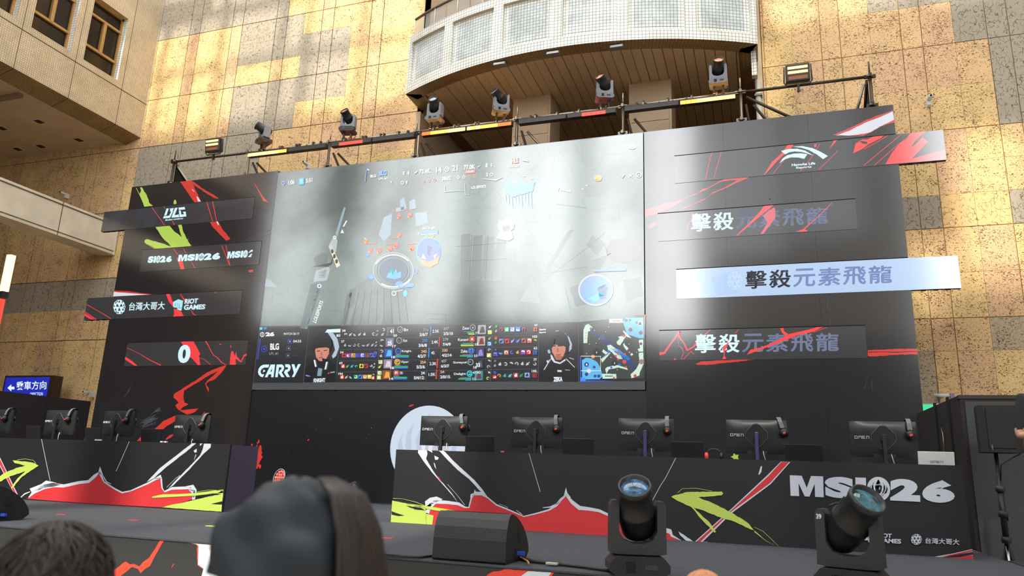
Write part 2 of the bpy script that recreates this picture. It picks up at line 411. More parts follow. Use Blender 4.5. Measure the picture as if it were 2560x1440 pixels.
arcband(A0, A1, BR - 0.32, ZB0, BR, ZB0, tile_dwn, 36); arcband(A0, A1, BR - 0.32, ZB0, BR - 0.32, ZB0 + 0.1, plaster, 36)
arcband(A0, A1, BR, ZB1, BR - 0.3, ZB1, tile_wht, 36); arcband(A0, A1, BR - 0.3, ZB1 - 0.25, BR - 0.3, ZB1, tile_wht, 36)
for a, x in ((A0, -6.98), (A1, 0.22)):
    y0 = arc(a, BR, 0).y; x0 = arc(a, BR, 0).x; i = 0.32 if x < -3 else -0.32
    mb.add([(x0, YB + 0.1, ZB0), (x0, y0, ZB0), (x0, y0, ZB1), (x0, YB + 0.1, ZB1)], [(0, 1, 2, 3)], tile_wht)
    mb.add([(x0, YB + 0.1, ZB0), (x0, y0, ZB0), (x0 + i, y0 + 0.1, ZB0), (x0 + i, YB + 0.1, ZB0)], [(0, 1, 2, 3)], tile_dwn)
    mb.add([(x0 + i, YB + 0.1, ZB0), (x0 + i, y0 + 0.1, ZB0), (x0 + i, y0 + 0.1, ZB0 + .1), (x0 + i, YB + 0.1, ZB0 + .1)], [(0, 1, 2, 3)], plaster)
# slats of the underside and the slab they hang from
x = -6.62; kx = 0
while x < -0.12:
    x2 = min(x + 0.19, -0.1); yf = BC.y - math.sqrt((BR - 0.33) ** 2 - max(abs(x - BC.x), abs(x2 - BC.x)) ** 2) + 0.0
    mb.box((x, yf, ZB0 + 0.085 + 0.012 * (kx % 2)), (x2 - 0.012, 16.6, ZB0 + 0.115 + 0.012 * (kx % 2)), slatm); x += 0.19; kx += 1
N = 24
for k in range(N):
    p, q = A0 + (A1 - A0) * k / N, A0 + (A1 - A0) * (k + 1) / N
    for z in (ZB0 + 0.14, ZB1 - 0.25):
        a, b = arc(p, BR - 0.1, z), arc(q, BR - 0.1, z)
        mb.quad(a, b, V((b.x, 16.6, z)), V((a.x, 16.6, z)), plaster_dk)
o = struct(mb, 'balcony')
mb = MB(); glass = mat('rail_glass', (0.8, 0.85, 0.86, 1), 0.05)
gm, gn, gb = nt('clear_glass'); gb.inputs['Alpha'].default_value = 0.55; gb.inputs['Base Color'].default_value = rgb(178, 178, 170); gb.inputs['Roughness'].default_value = 0.05
rail_dk = mat('rail_dark', rgb(90, 78, 62), 0.4); rail_wh = mat('rail_white', rgb(208, 204, 194), 0.5)
t = thing('glass_railing', (BC.x, arc(0, BR, 0).y, ZB1), 'curved glass railing with dark handrail on top of the white tiled balcony', 'railing')
n = 22
for k in range(n):
    a, b = A0 + (A1 - A0) * k / n, A0 + (A1 - A0) * (k + 1) / n
    p, q = arc(a + 0.002, BR - 0.13, ZB1 + 0.015), arc(b - 0.002, BR - 0.13, ZB1 + 0.015)
    mb.add([p, q, q + V((0, 0, 0.46)), p + V((0, 0, 0.46))], [(0, 1, 2, 3)], gm)
mb.build('glass_pane', t)
for k in range(0, n + 1, 2):
    a = A0 + (A1 - A0) * k / n; p = arc(a, BR - 0.12, ZB1)
    MB().tube([p, p + V((0, 0, 0.5))], 0.013, rail_wh, 6).build('post', t)
MB().tube([arc(A0 + (A1 - A0) * k / 40, BR - 0.12, ZB1 + 0.5) for k in range(41)], 0.028, rail_dk, 8).build('handrail', t)
mb = MB(); mb.box((0.10, 12.95, 8.9), (0.19, 13.1, 10.9), tile_wht); struct(mb, 'trim_balcony_end')
pipe = mat('pipe_grey', rgb(176, 172, 160), 0.45)
t = thing('downpipe', (0.2, 13.25, 7.4), 'pale grey drain pipe beside the right end of the balcony recess', 'pipe')
MB().tube([(0.2, 13.25, 5.0), (0.2, 13.25, 8.95)], 0.055, pipe, 10).build('tube', t)
for z in (7.6, 8.6): MB().box((0.13, 13.18, z), (0.27, 13.34, z + 0.04), rail_dk).build('clamp', t)

# left building: overhanging tiled storey with deep-set windows
mb = MB(); XF = -14.9; zs0, zs1 = 10.73, 12.46
ys = [11.43 - 1.345 * k for k in range(0, 6)]
groove = mat('groove', rgb(96, 84, 66), 0.9)
ylo = ys[-1] - 0.4
def fx(y0, y1, z0, z1, x=XF, m=tile_bay): mb.add([(x, y0, z0), (x, y1, z0), (x, y1, z1), (x, y0, z1)], [(0, 1, 2, 3)], m)
fx(ylo, YB, 9.62, zs0); fx(ylo, YB, zs1, 20)
edge = YB
for y in ys:
    fx(y + 1.0, edge, zs0, zs1); edge = y
    for q, (a, b) in enumerate((((y, zs0), (y, zs1)), ((y + 1.0, zs0), (y + 1.0, zs1)), ((y, zs0), (y + 1.0, zs0)), ((y, zs1), (y + 1.0, zs1)))):
        mb.add([(XF, a[0], a[1]), (XF, b[0], b[1]), (XF - 0.2, b[0], b[1]), (XF - 0.2, a[0], a[1])], [(0, 1, 2, 3)], tile_wht if q == 1 else tile_bay)  # paler tile only on the light-catching reveal, its brightness put into the colour
    mb.box((XF - 0.001, y + 1.155, 9.62), (XF + 0.004, y + 1.17, 20), groove)
fx(ylo, edge, zs0, zs1)
mb.box((XF - 0.001, ylo, 10.545), (XF + 0.004, YB, 10.57), groove)
# chamfer and underside
XC, ZC = -15.38, 9.47
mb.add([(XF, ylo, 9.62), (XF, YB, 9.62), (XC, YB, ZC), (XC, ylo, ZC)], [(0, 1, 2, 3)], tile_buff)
for y in ys: mb.add([(XF, y + 1.155, 9.615), (XF, y + 1.18, 9.615), (XC, y + 1.18, ZC - 0.004), (XC, y + 1.155, ZC - 0.004)], [(0, 1, 2, 3)], groove)
mb.add([(XC, ylo, ZC), (XC, YB, ZC), (XC - 0.12, YB, ZC + 0.05), (XC - 0.12, ylo, ZC + 0.05)], [(0, 1, 2, 3)], concrete)
mb.add([(XC - 0.12, ylo, ZC + 0.05), (XC - 0.12, YB, ZC + 0.05), (-26, YB, ZC + 0.05), (-26, ylo, ZC + 0.05)], [(0, 1, 2, 3)], plaster)
mb.box((XF - 0.9, ylo, ZC + 0.06), (XF - 0.8, YB, 20), plaster_dk)
for yy in (8.2, 10.6): mb.box((-22, yy, ZC - 0.03), (-15.6, yy + 0.12, ZC + 0.05), plaster_dk)
struct(mb, 'wall_left_storey')
wood = mat('window_wood', rgb(168, 128, 70), 0.5, noise=0.2, nscale=6)
wglass = mat('window_glass', rgb(40, 30, 22), 0.1, spec=0.25)
for k, y in enumerate(ys):
    mb = MB(); X = XF - 0.19; h = zs1 - zs0
    def bar(y0, y1, z0, z1, d=0.05): mb.box((X - 0.02, y0, z0), (X + d, y1, z1), wood)
    bar(y, y + 1, zs0, zs0 + 0.05); bar(y, y + 1, zs1 - 0.05, zs1); bar(y, y + 0.05, zs0, zs1); bar(y + 0.95, y + 1, zs0, zs1)
    bar(y, y + 1, zs0 + 0.46, zs0 + 0.52, .06); bar(y, y + 1, zs0 + 1.3, zs0 + 1.36, .06); bar(y + 0.46, y + 0.545, zs0 + 0.5, zs0 + 1.33, .07)
    mb.add([(X, y, zs0), (X, y + 1, zs0), (X, y + 1, zs1), (X, y, zs1)], [(0, 1, 2, 3)], wglass)
    struct(mb, 'window_%d' % (k + 1))
# small recessed lights and vents in that underside
dk_hole = mat('dark_hole', rgb(58, 42, 28), 0.9)
for i, p in enumerate([(98, 303), (197, 349), (102, 365), (44, 372), (5, 320)]):
    q = un(p, 2, ZC + 0.05)
    t = thing('recessed_downlight', (q.x, q.y, q.z), ['unlit square downlight in the left soffit, uppermost in view', 'unlit square downlight in the left soffit, closest to the stone wall corner', 'unlit square downlight in the left soffit, in the middle of its row', 'unlit square downlight in the left soffit, far down beside the crack', 'unlit square downlight in the left soffit, at the very edge of the photo'][i], 'ceiling light', 'downlights in the left soffit')
    MB().box((q.x - 0.13, q.y - 0.13, q.z - 0.012), (q.x + 0.13, q.y + 0.13, q.z - 0.002), concrete).build('frame', t)
    MB().box((q.x - 0.09, q.y - 0.09, q.z - 0.016), (q.x + 0.09, q.y + 0.09, q.z - 0.012), dk_hole).build('lamp_opening', t)
# concrete beam below
mb = MB(); mb.box((-15.6, 5.0, 6.48), (-15.1, YB - 0.02, 7.28), concrete)
for yy in [13.4 - 1.62 * k for k in range(1, 4)]: mb.box((-15.101, yy, 6.48), (-15.096, yy + 0.02, 7.28), groove)
mb.box((-15.1, 5.0, 7.2), (-15.085, YB - 0.02, 7.22), groove); mb.box((-15.1, 5.0, 6.55), (-15.09, YB - 0.02, 6.565), groove)
mb.box((-15.55, YB - 0.06, 6.46), (-15.08, YB - 0.02, 7.30), rail_wh)
struct(mb, 'trim_beam')

# floor, roof with skylights, hall behind the camera
hall_floor = mat('hall_floor', rgb(190, 178, 162), 0.35, noise=0.1, nscale=3)
mb = MB(); mb.box((-26.3, -8.3, -0.2), (14, 17, 0.0), hall_floor); struct(mb, 'floor')
ZR = 20.0
def to_roof(x, z):
    t = (ZR - z) / -SUN.z
    return x - SUN.x * t, YB - SUN.y * t
holes = []
def skylight(x0, x1, z0, z1, bars=()):
    "roof opening whose daylight falls on that rectangle of the stone wall"
    xm = to_roof((x0 + x1) / 2, (z0 + z1) / 2)[0] - (x0 + x1) / 2
    ya = to_roof(0, z0)[1]; yb = to_roof(0, z1)[1]
    edges = [x0] + [e for b in bars for e in (b - 0.13, b + 0.13)] + [x1]
    for a, b in zip(edges[::2], edges[1::2]): holes.append((a + xm, b + xm, min(ya, yb), max(ya, yb)))
mull = [-14.6, -13.65, -12.75, -10.9, -10.15, -8.6]
skylight(-15.6, -7.1, 11.42, 12.75, mull); skylight(-15.6, -7.1, 9.7, 11.18, mull); skylight(-13.2, -7.4, 13.1, 13.6, mull[2:])
for k in range(7): holes.append((-14.6 + 3.4 * k, -11.5 + 3.4 * k, 6.2, 12.7))  # wide roof openings added to bring steep sky light onto balcony and stone
for k in range(5): skylight(-7.3, 0.6, 7.75 + .42 * k, 7.75 + .42 * k + .17)  # narrow slots added to spread even sun over the balcony front
skylight(0.45, 4.3, 10.15, 10.75, [1.5, 3.0]); skylight(3.25, 4.35, 4.9, 7.5)
skylight(2.45, 3.0, 4.5, 5.6)
def slab(name, xs, ys, hs, put):
    xs = sorted(set(xs)); ys = sorted(set(ys)); mb = MB()
    for i in range(len(xs) - 1):
        for j in range(len(ys) - 1):
            cx, cy = (xs[i] + xs[i + 1]) / 2, (ys[j] + ys[j + 1]) / 2
            if not any(a < cx < b and c < cy < d for a, b, c, d in hs): put(mb, xs[i], xs[i + 1], ys[j], ys[j + 1])
    return struct(mb, name)
slab('ceiling', [-26.3, 14] + [v for h in holes for v in h[:2]], [-8.3, 17] + [v for h in holes for v in h[2:]], holes,
     lambda mb, a, b, c, d: mb.box((a, c, ZR), (b, d, ZR + 0.02), hall_dk))
YF = -8.0
wins = [(-12.0, -10.1, 8.4, 18.4, 1.0), (-9.9, -7.9, 8.2, 18.4, 1.0), (-7.0, -4.75, 8.0, 18.4, .9), (-4.55, -2.35, 7.4, 18.4, 1.0),
        (-25.4, -21.5, 8.6, 18.4, .46), (-19.3, -16.9, 8.2, 18.4, .56), (-16.5, -13.5, 8.2, 18.4, .72),
        (-1.9, 1.2, 10.8, 19.0, .2), (1.6, 4.4, 11.4, 19.0, .15), (6.7, 9.8, 6.0, 18.4, 1.0), (10.2, 13.4, 6.0, 18.4, 1.0)]  # dim pair added for the right LED gradient, last pair to light that side
wh = [(a, b, c, d) for a, b, c, d, _ in wins]
slab('wall_front', [-26.3, 14] + [v for h in wh for v in h[:2]], [0, 7.2, 20] + [v for h in wh for v in h[2:]], wh,
     lambda mb, a, b, c, d: mb.box((a, YF - 0.3, c), (b, YF, d), hall_low if d <= 7.3 else hall_dk))
for k, (a, b, c, d, tnt) in enumerate(wins):
    mb = MB(); m, n, bs = nt('pane_%d' % k); tr = n.nodes.new('ShaderNodeBsdfTransparent'); tr.inputs[0].default_value = (tnt, tnt, tnt, 1)
    n.links.new(tr.outputs[0], n.nodes['Material Output'].inputs['Surface'])
    mb.add([(a, YF - 0.15, c), (b, YF - 0.15, c), (b, YF - 0.15, d), (a, YF - 0.15, d)], [(0, 1, 2, 3)], m)
    for z in (c + (d - c) * q for q in (0.25, 0.5, 0.75)): mb.box((a, YF - 0.2, z), (b, YF - 0.1, z + 0.05), rail_dk)
    struct(mb, 'window_%d' % (k + 20))
mb = MB(); mb.box((-26.3, 4.1, 0), (-15.2, 4.3, 9.5), plaster_dk); struct(mb, 'wall_light_block')  # unseen wall added to keep window light off the stone under the storey
mb = MB(); mb.box((-26.6, -8.3, 0), (-26.3, 17, 20), hall_dk); struct(mb, 'wall_left')
mb = MB(); mb.box((14, -8.3, 0), (14.3, 17, 20), hall_dk); struct(mb, 'wall_right')
# ================================================================ stage and LED walls
carpet = mat('stage_carpet', rgb(60, 64, 72), 0.85, noise=0.25, nscale=14, bump=0.25)
skirt = mat('stage_skirt', rgb(44, 46, 48), 0.6)
mb = MB(); mb.box((-13.3, 4.92, 0.988), (2.0, 11.85, 1.0), carpet); mb.box((-13.3, 4.93, 0.0), (1.99, 11.85, 0.988), skirt)
stage = tag(mb.build('stage_platform'), 'wide grey carpeted stage with black printed front edge', 'stage')
black = mat('black_paint', rgb(30, 30, 32), 0.5); black_m = mat('black_matt', rgb(24, 24, 26), 0.8)
ledm = mat('led_face', (0.012, 0.012, 0.0135, 1), rough=LED_ROUGH, ior=LED_IOR, em=(0.010, 0.010, 0.0115, 1))
ledk = mat('led_strip', (0.012, 0.012, 0.0135, 1), rough=LED_ROUGH, ior=LED_IOR, em=(0.034, 0.035, 0.038, 1))
ledlow = mat('led_lower', (0.010, 0.010, 0.012, 1), rough=0.3, ior=1.6, em=(0.006, 0.006, 0.0075, 1))
RED = led('led_red', rgb(232, 62, 52), 0.78); LIME = led('led_lime', rgb(190, 222, 92), 0.85); WHT = led('led_white', rgb(226, 232, 240), 0.9)
WHTB = led('led_bright', rgb(214, 246, 255), 1.0); REDB = led('led_bright_red', rgb(255, 66, 70), 0.95); GRYS = led('led_scuff', rgb(96, 100, 106), 0.6)
LTXT = led('led_faded', rgb(124, 134, 164), 0.75); SHD = led('led_shade', rgb(66, 68, 78), 0.7)
backm = mat('led_back', rgb(38, 36, 36), 0.7)
def panel(name, x0, x1, z0, z1, m, label, y=YW, d=0.1, cat='screen', group=None, seams=()):
    mb = MB(); e = list(seams)
    mb.box((x0, y + 0.004, z0), (x1, y + d, z1), backm)
    cuts = [x0] + e + [x1]
    for a, b in zip(cuts, cuts[1:]): mb.box((a + (0.001 if e else 0), y, z0), (b - (0.001 if e else 0), y + 0.005, z1), m)
    o = mb.build(name); return tag(o, label, cat, group)
Lw = panel('side_screen', -12.95, -9.146, 1.0, 7.39, ledm, 'black LED wall with lime arrow beside the left edge of the giant screen')
Rw = panel('side_screen', -1.712, 2.14, 1.0, 7.35, ledm, 'black LED wall to the right of the giant screen, with pink brush strokes', seams=(-0.41, 0.90))
Bk = panel('backdrop_panel', -9.144, -1.714, 1.0, 2.915, ledlow, 'black LED backdrop below the giant screen, with round white emblem', y=YW + 0.02)
# ---- procedural battlefield shown on the giant screen
def game_mat():
    m, n, b = nt('game_ground'); L = n.links.new
    tc = gnode(n, 'ShaderNodeTexCoord'); mp = gnode(n, 'ShaderNodeMapping'); mp.inputs['Rotation'].default_value = (0, 0.5, 0); L(tc.outputs['Object'], mp.inputs['Vector'])
    n1 = gnode(n, 'ShaderNodeTexNoise'); n1.inputs['Scale'].default_value = 0.55; n1.inputs['Detail'].default_value = 3; L(mp.outputs[0], n1.inputs['Vector'])
    rp = gnode(n, 'ShaderNodeValToRGB'); rp.color_ramp.elements[0].position = 0.38; rp.color_ramp.elements[1].position = 0.62
    rp.color_ramp.elements[0].color = (0.014, 0.032, 0.022, 1); rp.color_ramp.elements[1].color = (0.19, 0.245, 0.225, 1)
    L(n1.outputs['Fac'], rp.inputs['Fac'])
    v = gnode(n, 'ShaderNodeTexVoronoi', feature='DISTANCE_TO_EDGE'); v.inputs['Scale'].default_value = 2.3; L(mp.outputs[0], v.inputs['Vector'])
    r2 = gnode(n, 'ShaderNodeValToRGB'); r2.color_ramp.elements[0].position = 0.0; r2.color_ramp.elements[1].position = 0.035
    r2.color_ramp.elements[0].color = (0.62, 0.62, 0.62, 1); L(v.outputs['Distance'], r2.inputs['Fac'])
    mx = gnode(n, 'ShaderNodeMix', data_type='RGBA', blend_type='MULTIPLY'); mx.inputs[0].default_value = 0.35
    L(rp.outputs['Color'], mx.inputs[6]); L(r2.outputs['Color'], mx.inputs[7])
    b.inputs['Base Color'].default_value = (0.03, 0.03, 0.032, 1); b.inputs['Roughness'].default_value = LED_ROUGH; b.inputs['IOR'].default_value = LED_IOR
    L(mx.outputs[2], b.inputs['Emission Color']); b.inputs['Emission Strength'].default_value = 1.0
    return m
ledgrey = mat('led_border', (0.03, 0.03, 0.032, 1), rough=LED_ROUGH, ior=LED_IOR, em=(0.066, 0.069, 0.073, 1))
leddark = mat('led_hud', (0.02, 0.02, 0.022, 1), rough=LED_ROUGH, ior=LED_IOR, em=(0.014, 0.015, 0.018, 1))
MS = panel('main_screen', -9.13, -1.726, 2.93, 7.342, ledgrey, 'giant LED screen in the centre showing a top-down strategy game', y=YW - 0.015, d=0.11)
YM = YW - 0.015
ga = Art(1, YM, -0.001, clip=(-9.13, -1.726, 2.93, 7.342))
ga.poly([(697, 433), (1609.5, 332), (1613, 790), (1445, 805), (652, 815)], game_mat())
ga.build('game_picture', MS)
# ---- game picture: paved paths, bases, markers
GL = lambda nm, c, e=1.0: led('g_' + nm, rgb(*c), e)
stn1 = GL('stone', (118, 132, 132), .62); stn2 = GL('stone2', (112, 130, 130), .62); crackg = GL('crack', (46, 58, 58), .6); icy = GL('ice', (150, 176, 190), .8); dkg = GL('dark', (40, 44, 42), .5)
blu = GL('blue', (70, 150, 240)); cyn = GL('cyan', (60, 224, 250)); prp = GL('purple', (88, 84, 214)); org = GL('orange', (255, 150, 60)); rdg = GL('red', (240, 78, 48)); pk = GL('pink', (238, 120, 130)); gold = GL('gold', (240, 205, 110)); wh = GL('white', (240, 246, 248)); pale = GL('pale', (190, 200, 204), .8)
a = Art(1, YM)
c6 = crop(640, 400, 3)
c7 = crop(1280, 400, 3)
for q in ([(700, 980), (760, 950), (740, 1080), (690, 1130)], [(770, 930), (830, 900), (820, 1010), (760, 1060)], [(835, 870), (880, 860), (860, 990), (830, 1010)], [(735, 1120), (800, 1070), (790, 1200), (700, 1240)], [(810, 1060), (880, 1000), (860, 1180), (800, 1210)], [(880, 1010), (960, 1000), (930, 1200), (870, 1230)], [(960, 1080), (1030, 1070), (1030, 1230), (940, 1235)], [(680, 1010), (720, 990), (680, 1240), (640, 1250)]):
    a.poly(c6(*q), stn1, 0.6, 8)
for q in ([(960, 430), (1020, 400), (1010, 560), (960, 610), (920, 560)], [(1190, 400), (1280, 390), (1290, 470), (1200, 500)], [(1080, 300), (1110, 280), (1130, 360), (1090, 380)], [(1150, 310), (1190, 290), (1200, 360), (1150, 380)], [(1050, 360), (1110, 350), (1110, 380), (1050, 395)]):
    a.poly(c6(*q), icy, 0.5, 8)
rb = random.Random(5)
for q in ([(600, 560), (690, 640), (640, 720), (560, 640)], [(420, 530), (470, 520), (330, 740), (240, 900), (220, 860)], [(430, 960), (520, 920), (600, 1080), (480, 1100)], [(640, 740), (720, 720), (640, 860), (600, 820)], [(60, 1060), (150, 880), (220, 1080)], [(830, 900), (960, 880), (990, 1020), (860, 1060)], [(730, 600), (900, 600), (970, 690), (880, 780), (740, 760)]):
    a.poly(c7(*q), stn1, 0.8, 8)
for x in range(4):
    a.poly(c6((1540 + x * 90, 560 + x * 10), (1610 + x * 90, 550 + x * 10), (1600 + x * 80, 900), (1530 + x * 80, 910)), stn1, .6, 9)
a.up()
for k in range(9): a.line(c6((660 + k * 60, 1245 - k * 4), (720 + k * 48, 1000 - k * 8)), 1.2, crackg)
for p, q in (((1500, 650), (1880, 620)), ((1540, 760), (1880, 740)), ((1620, 560), (1600, 900)), ((1740, 560), (1720, 900)), ((1280, 1150), (1900, 1190)), ((1300, 1190), (1900, 1230)), ((1420, 1150), (1430, 1235)), ((1560, 1165), (1570, 1235)), ((1700, 1170), (1710, 1235))): a.line(c6(p, q), 1.0, crackg)
for p, q in (((560, 800), (200, 860)), ((240, 900), (560, 660)), ((560, 660), (700, 540)), ((400, 950), (440, 1140)), ((600, 760), (740, 700)), ((330, 330), (560, 360)), ((440, 520), (290, 790)), ((700, 640), (720, 720)), ((620, 560), (700, 640))): a.line(c7(p, q), 2.0, stn2, 1)
a.disc(c7((840, 680))[0], 45, 30, GL('rose_stone', (128, 118, 112), .7)); a.up()
# sword-shaped branding across the left of the map
a.poly(c6((660, 350), (672, 362), (610, 580), (596, 550)), icy); a.poly(c6((585, 570), (612, 600), (600, 690), (560, 700), (545, 640)), pale)
a.poly(c6((545, 650), (565, 630), (632, 790), (605, 808)), GL('cream', (232, 228, 190))); a.poly(c6((430, 740), (490, 695), (540, 710), (530, 780), (450, 790)), stn1, .8); a.poly(c6((420, 800), (560, 770), (590, 690), (570, 780), (540, 800)), dkg)
a.poly(c6((450, 830), (545, 800), (555, 820), (530, 905), (430, 915)), pale, .8); a.poly(c6((470, 840), (530, 815), (520, 880), (470, 890)), icy)
a.poly(c6((410, 930), (480, 925), (485, 960), (380, 1268), (330, 1262)), stn1, .4); a.poly(c6((460, 930), (482, 930), (384, 1268), (366, 1268)), icy)
a.poly(c6((75, 890), (110, 900), (160, 955), (66, 950)), icy); a.up()
a.ring(c6((475, 945))[0], 4, 4, 2.4, wh); a.ring(c6((590, 580))[0], 3.4, 3.4, 2, wh); a.disc(c6((572, 685))[0], 3.4, 5.5, dkg); a.disc(c6((588, 722))[0], 3.4, 5.5, dkg); a.disc(c6((604, 760))[0], 3.4, 5.5, dkg)
a.text('LOLESPORTS', c6((478, 1040), (500, 1060), (452, 1225), (428, 1215)) and [c6((425, 1210))[0], c6((482, 1050))[0], c6((505, 1062))[0], c6((450, 1226))[0]], wh, 0.02)
a.poly(c6((634, 548), (646, 518), (660, 548)), wh); a.line(c6((655, 500), (680, 455)), 3, wh)
# blue base ring, crystal, minions, hero orb
ctr = c6((1030, 830))[0]
a.ring(ctr, 50, 45, 3.2, GL('ringw', (176, 186, 190), .8)); a.ring(ctr, 41, 36, 1.6, stn2); a.disc(ctr, 36, 31, GL('basin', (70, 98, 128), .7)); a.up()
a.ring(c6((1030, 820))[0], 50, 44, 3.2, wh, a0=.6, a1=2.2); a.ring(c6((1030, 840))[0], 49, 43, 3, wh, a0=3.6, a1=5.6)
a.poly(c6((975, 880), (1000, 840), (1010, 850), (1018, 798), (1032, 850), (1052, 815), (1060, 850), (1085, 830), (1090, 880), (1040, 895)), GL('crystal', (64, 170, 240)))
a.poly(c6((1010, 850), (1018, 800), (1030, 860)), cyn); a.disc(c6((865, 875))[0], 8, 7, blu); a.disc(c6((838, 708))[0], 5, 5, blu); a.disc(c6((1075, 930))[0], 10, 7, blu); a.disc(c6((1150, 940))[0], 12, 6, blu); a.line(c6((1030, 958), (1168, 955)), 1.6, blu)
a.disc(c6((1120, 1000))[0], 5, 8, cyn); a.ring(c6((1035, 1000))[0], 5, 5, 2, wh); a.line(c6((1050, 985), (1100, 975)), 1.6, wh); a.ring(c6((1198, 835))[0], 4.5, 6, 2, blu)
for x, y, r in ((1075, 418, 6), (1155, 410, 6), (1078, 560, 6), (1052, 640, 7), (860, 675, 6), (925, 682, 6), (1005, 665, 7), (1168, 660, 7), (828, 605, 5)):
    a.disc(c6((x, y))[0], r * .8, r, rdg, 9); a.disc(c6((x - 8, y + 14))[0], r * .6, r * .5, org, 7)
a.poly(c6((812, 580), (832, 595), (838, 615), (820, 622)), gold)
for x0, x1, y in ((1026, 1104, 388), (1108, 1188, 373), (1016, 1054, 587), (1048, 1070, 520), (818, 910, 630), (975, 1040, 635), (1135, 1206, 632), (900, 945, 665)): a.line(c6((x0, y), (x1, y - (x1 - x0) * .08)), 1.6, rdg)
oc = c6((1296, 690))[0]
a.disc(oc, 30, 37, GL('orb', (92, 110, 220))); a.up(); a.disc(c6((1300, 650))[0], 25, 20, GL('orb2', (70, 116, 232))); a.poly(c6((1215, 720), (1240, 745), (1290, 765), (1345, 745), (1378, 715), (1365, 775), (1310, 805), (1255, 795)), org); a.ring(oc, 30, 36, 2.2, cyn, a0=2.2, a1=6.0); a.up()
a.poly(c6((1255, 700), (1275, 745), (1240, 735)), wh); a.poly(c6((1330, 715), (1360, 700), (1340, 745)), wh); a.poly(c6((1285, 640), (1320, 650), (1300, 720), (1285, 700)), GL('orbd', (40, 44, 128)))
a.poly(c6((1236, 535), (1365, 528), (1366, 552), (1238, 558)), blu); a.line(c6((1236, 562), (1362, 554)), 1.5, wh); a.text('BLG Knight', band(*c6((1250, 505))[0], *c6((1345, 498))[0], 7), wh, .02); a.text('+20', band(*c6((1268, 565))[0], *c6((1335, 560))[0], 7), gold, .02); a.text('18', band(*c6((1208, 545))[0], *c6((1225, 544))[0], 4), wh)
# glowing blue pillar with white statue, lower-right orb, orange sparks
a.poly([(1258, 465), (1275, 452), (1285, 464), (1300, 448), (1318, 460), (1338, 455), (1332, 478), (1308, 486), (1282, 492), (1262, 480)], blu, 1.2, 5); a.up(); a.poly([(1264, 470), (1334, 462), (1330, 474), (1268, 481)], cyn, .8, 5)
for k in range(9): a.line([(1264 + k * 8, 486 - k * .8), (1266 + k * 8, 505 + (k % 3) * 8)], [2, .4], blu)
a.poly([(1268, 541), (1280, 548), (1287, 560), (1284, 572), (1278, 576), (1283, 596), (1272, 602), (1255, 600), (1242, 596), (1250, 578), (1244, 566), (1247, 550), (1258, 552)], pale, .8); a.up(); a.poly([(1256, 566), (1274, 562), (1276, 574), (1258, 580)], stn2)
oc2 = c7((628, 975))[0]; a.disc(oc2, 40, 37, GL('orb3', (92, 140, 214))); a.up(); a.ring(oc2, 42, 38, 4, GL('orbring', (196, 204, 206), .85)); a.poly(c7((520, 1010), (600, 920), (690, 890), (730, 920), (640, 990), (590, 1060)), blu); a.poly(c7((560, 1040), (650, 1000), (710, 950), (690, 1020), (620, 1062)), cyn); a.poly(c7((640, 960), (700, 930), (720, 960), (700, 1040), (660, 1050)), GL('orb4', (70, 74, 120)))
a.line(c7((608, 830), (855, 822)), 6, GL('bar', (96, 140, 226)))
a.disc(c7((645, 135))[0], 10, 8, org); a.disc(c7((640, 140))[0], 6, 5, gold); a.disc([(1580, 368)][0], 9, 5, GL('peach', (250, 214, 180)))
for x, y in ((430, 230), (530, 218), (560, 190), (90, 120), (150, 140)): a.disc(c7((x, y))[0], 2.5, 1.4, wh, 6)
a.poly(c7((328, 205), (355, 208), (345, 240)), wh); a.line(c7((362, 222), (440, 238)), 3, wh, .6)
a.poly(c6((1410, 190), (1415, 240), (1560, 232), (1558, 228), (1420, 234), (1416, 190)), pale); a.poly(c6((1562, 175), (1566, 260), (1600, 262), (1600, 257), (1572, 255), (1568, 175)), pale); a.text('LOL ESPORTS', band(*c6((1615, 196))[0], *c6((1725, 186))[0], 7), wh, .03); a.line(c6((1690, 140), (1800, 150), (1850, 130)), [2, 4, 1], pale)
a.build('map_details', MS)
# ---- score bar along the top
a = Art(1, YM, -0.002); a.k = 7; c5 = crop(880, 380, 5.3333)
B = lambda x, y, x1, y1, h: band(*c5((x, y))[0], *c5((x1, y1))[0], h / 5.3333)
a.line([(708, 452), (704, 458), (709, 463), (712, 458), (709, 452)], 2.2, GL('violet', (150, 140, 236))); a.text('1:06', band(721, 451, 736, 449, 11, 11), wh, .02); a.poly([(747, 446), (760, 444.5), (760, 461), (747, 462)], GL('tq', (40, 170, 220))); a.up(); a.disc((753.5, 453), 4.5, 5.5, cyn); a.text('5:51', band(765, 447, 781, 445, 10, 10), wh, .02)
a.line(c5((190, 245), (176, 395)), 1.6, blu); a.poly(c5((195, 240), (215, 222), (236, 250), (215, 240)), wh)
a.text('BLG', B(245, 305, 322, 298, 36), wh, .03); a.text('BLG', B(362, 255, 460, 246, 62), blu, .05); a.text('LPL #1', B(355, 345, 474, 335, 28), wh, .01)
a.poly(c5((672, 270), (690, 262), (708, 266), (690, 282)), wh); a.poly(c5((675, 290), (704, 286), (690, 310)), wh); a.text('4', B(735, 250, 764, 247, 56), wh, .03)
a.poly(c5((828, 275), (870, 250), (872, 270), (835, 295)), pale); a.text('73.4K', B(898, 234, 1046, 220, 62), wh, .03); a.text('14', B(1120, 200, 1196, 192, 80), wh, .03); a.text('21', B(1334, 178, 1410, 172, 76), wh, .03); a.text('77.0K', B(1490, 174, 1642, 163, 62), wh, .03)
a.ring(c5((1264, 230))[0], 5, 5.4, 1.3, wh); a.line(c5((1250, 215), (1264, 235), (1280, 212)), 1, wh); a.poly(c5((1665, 195), (1710, 170), (1712, 190), (1672, 215)), pale)
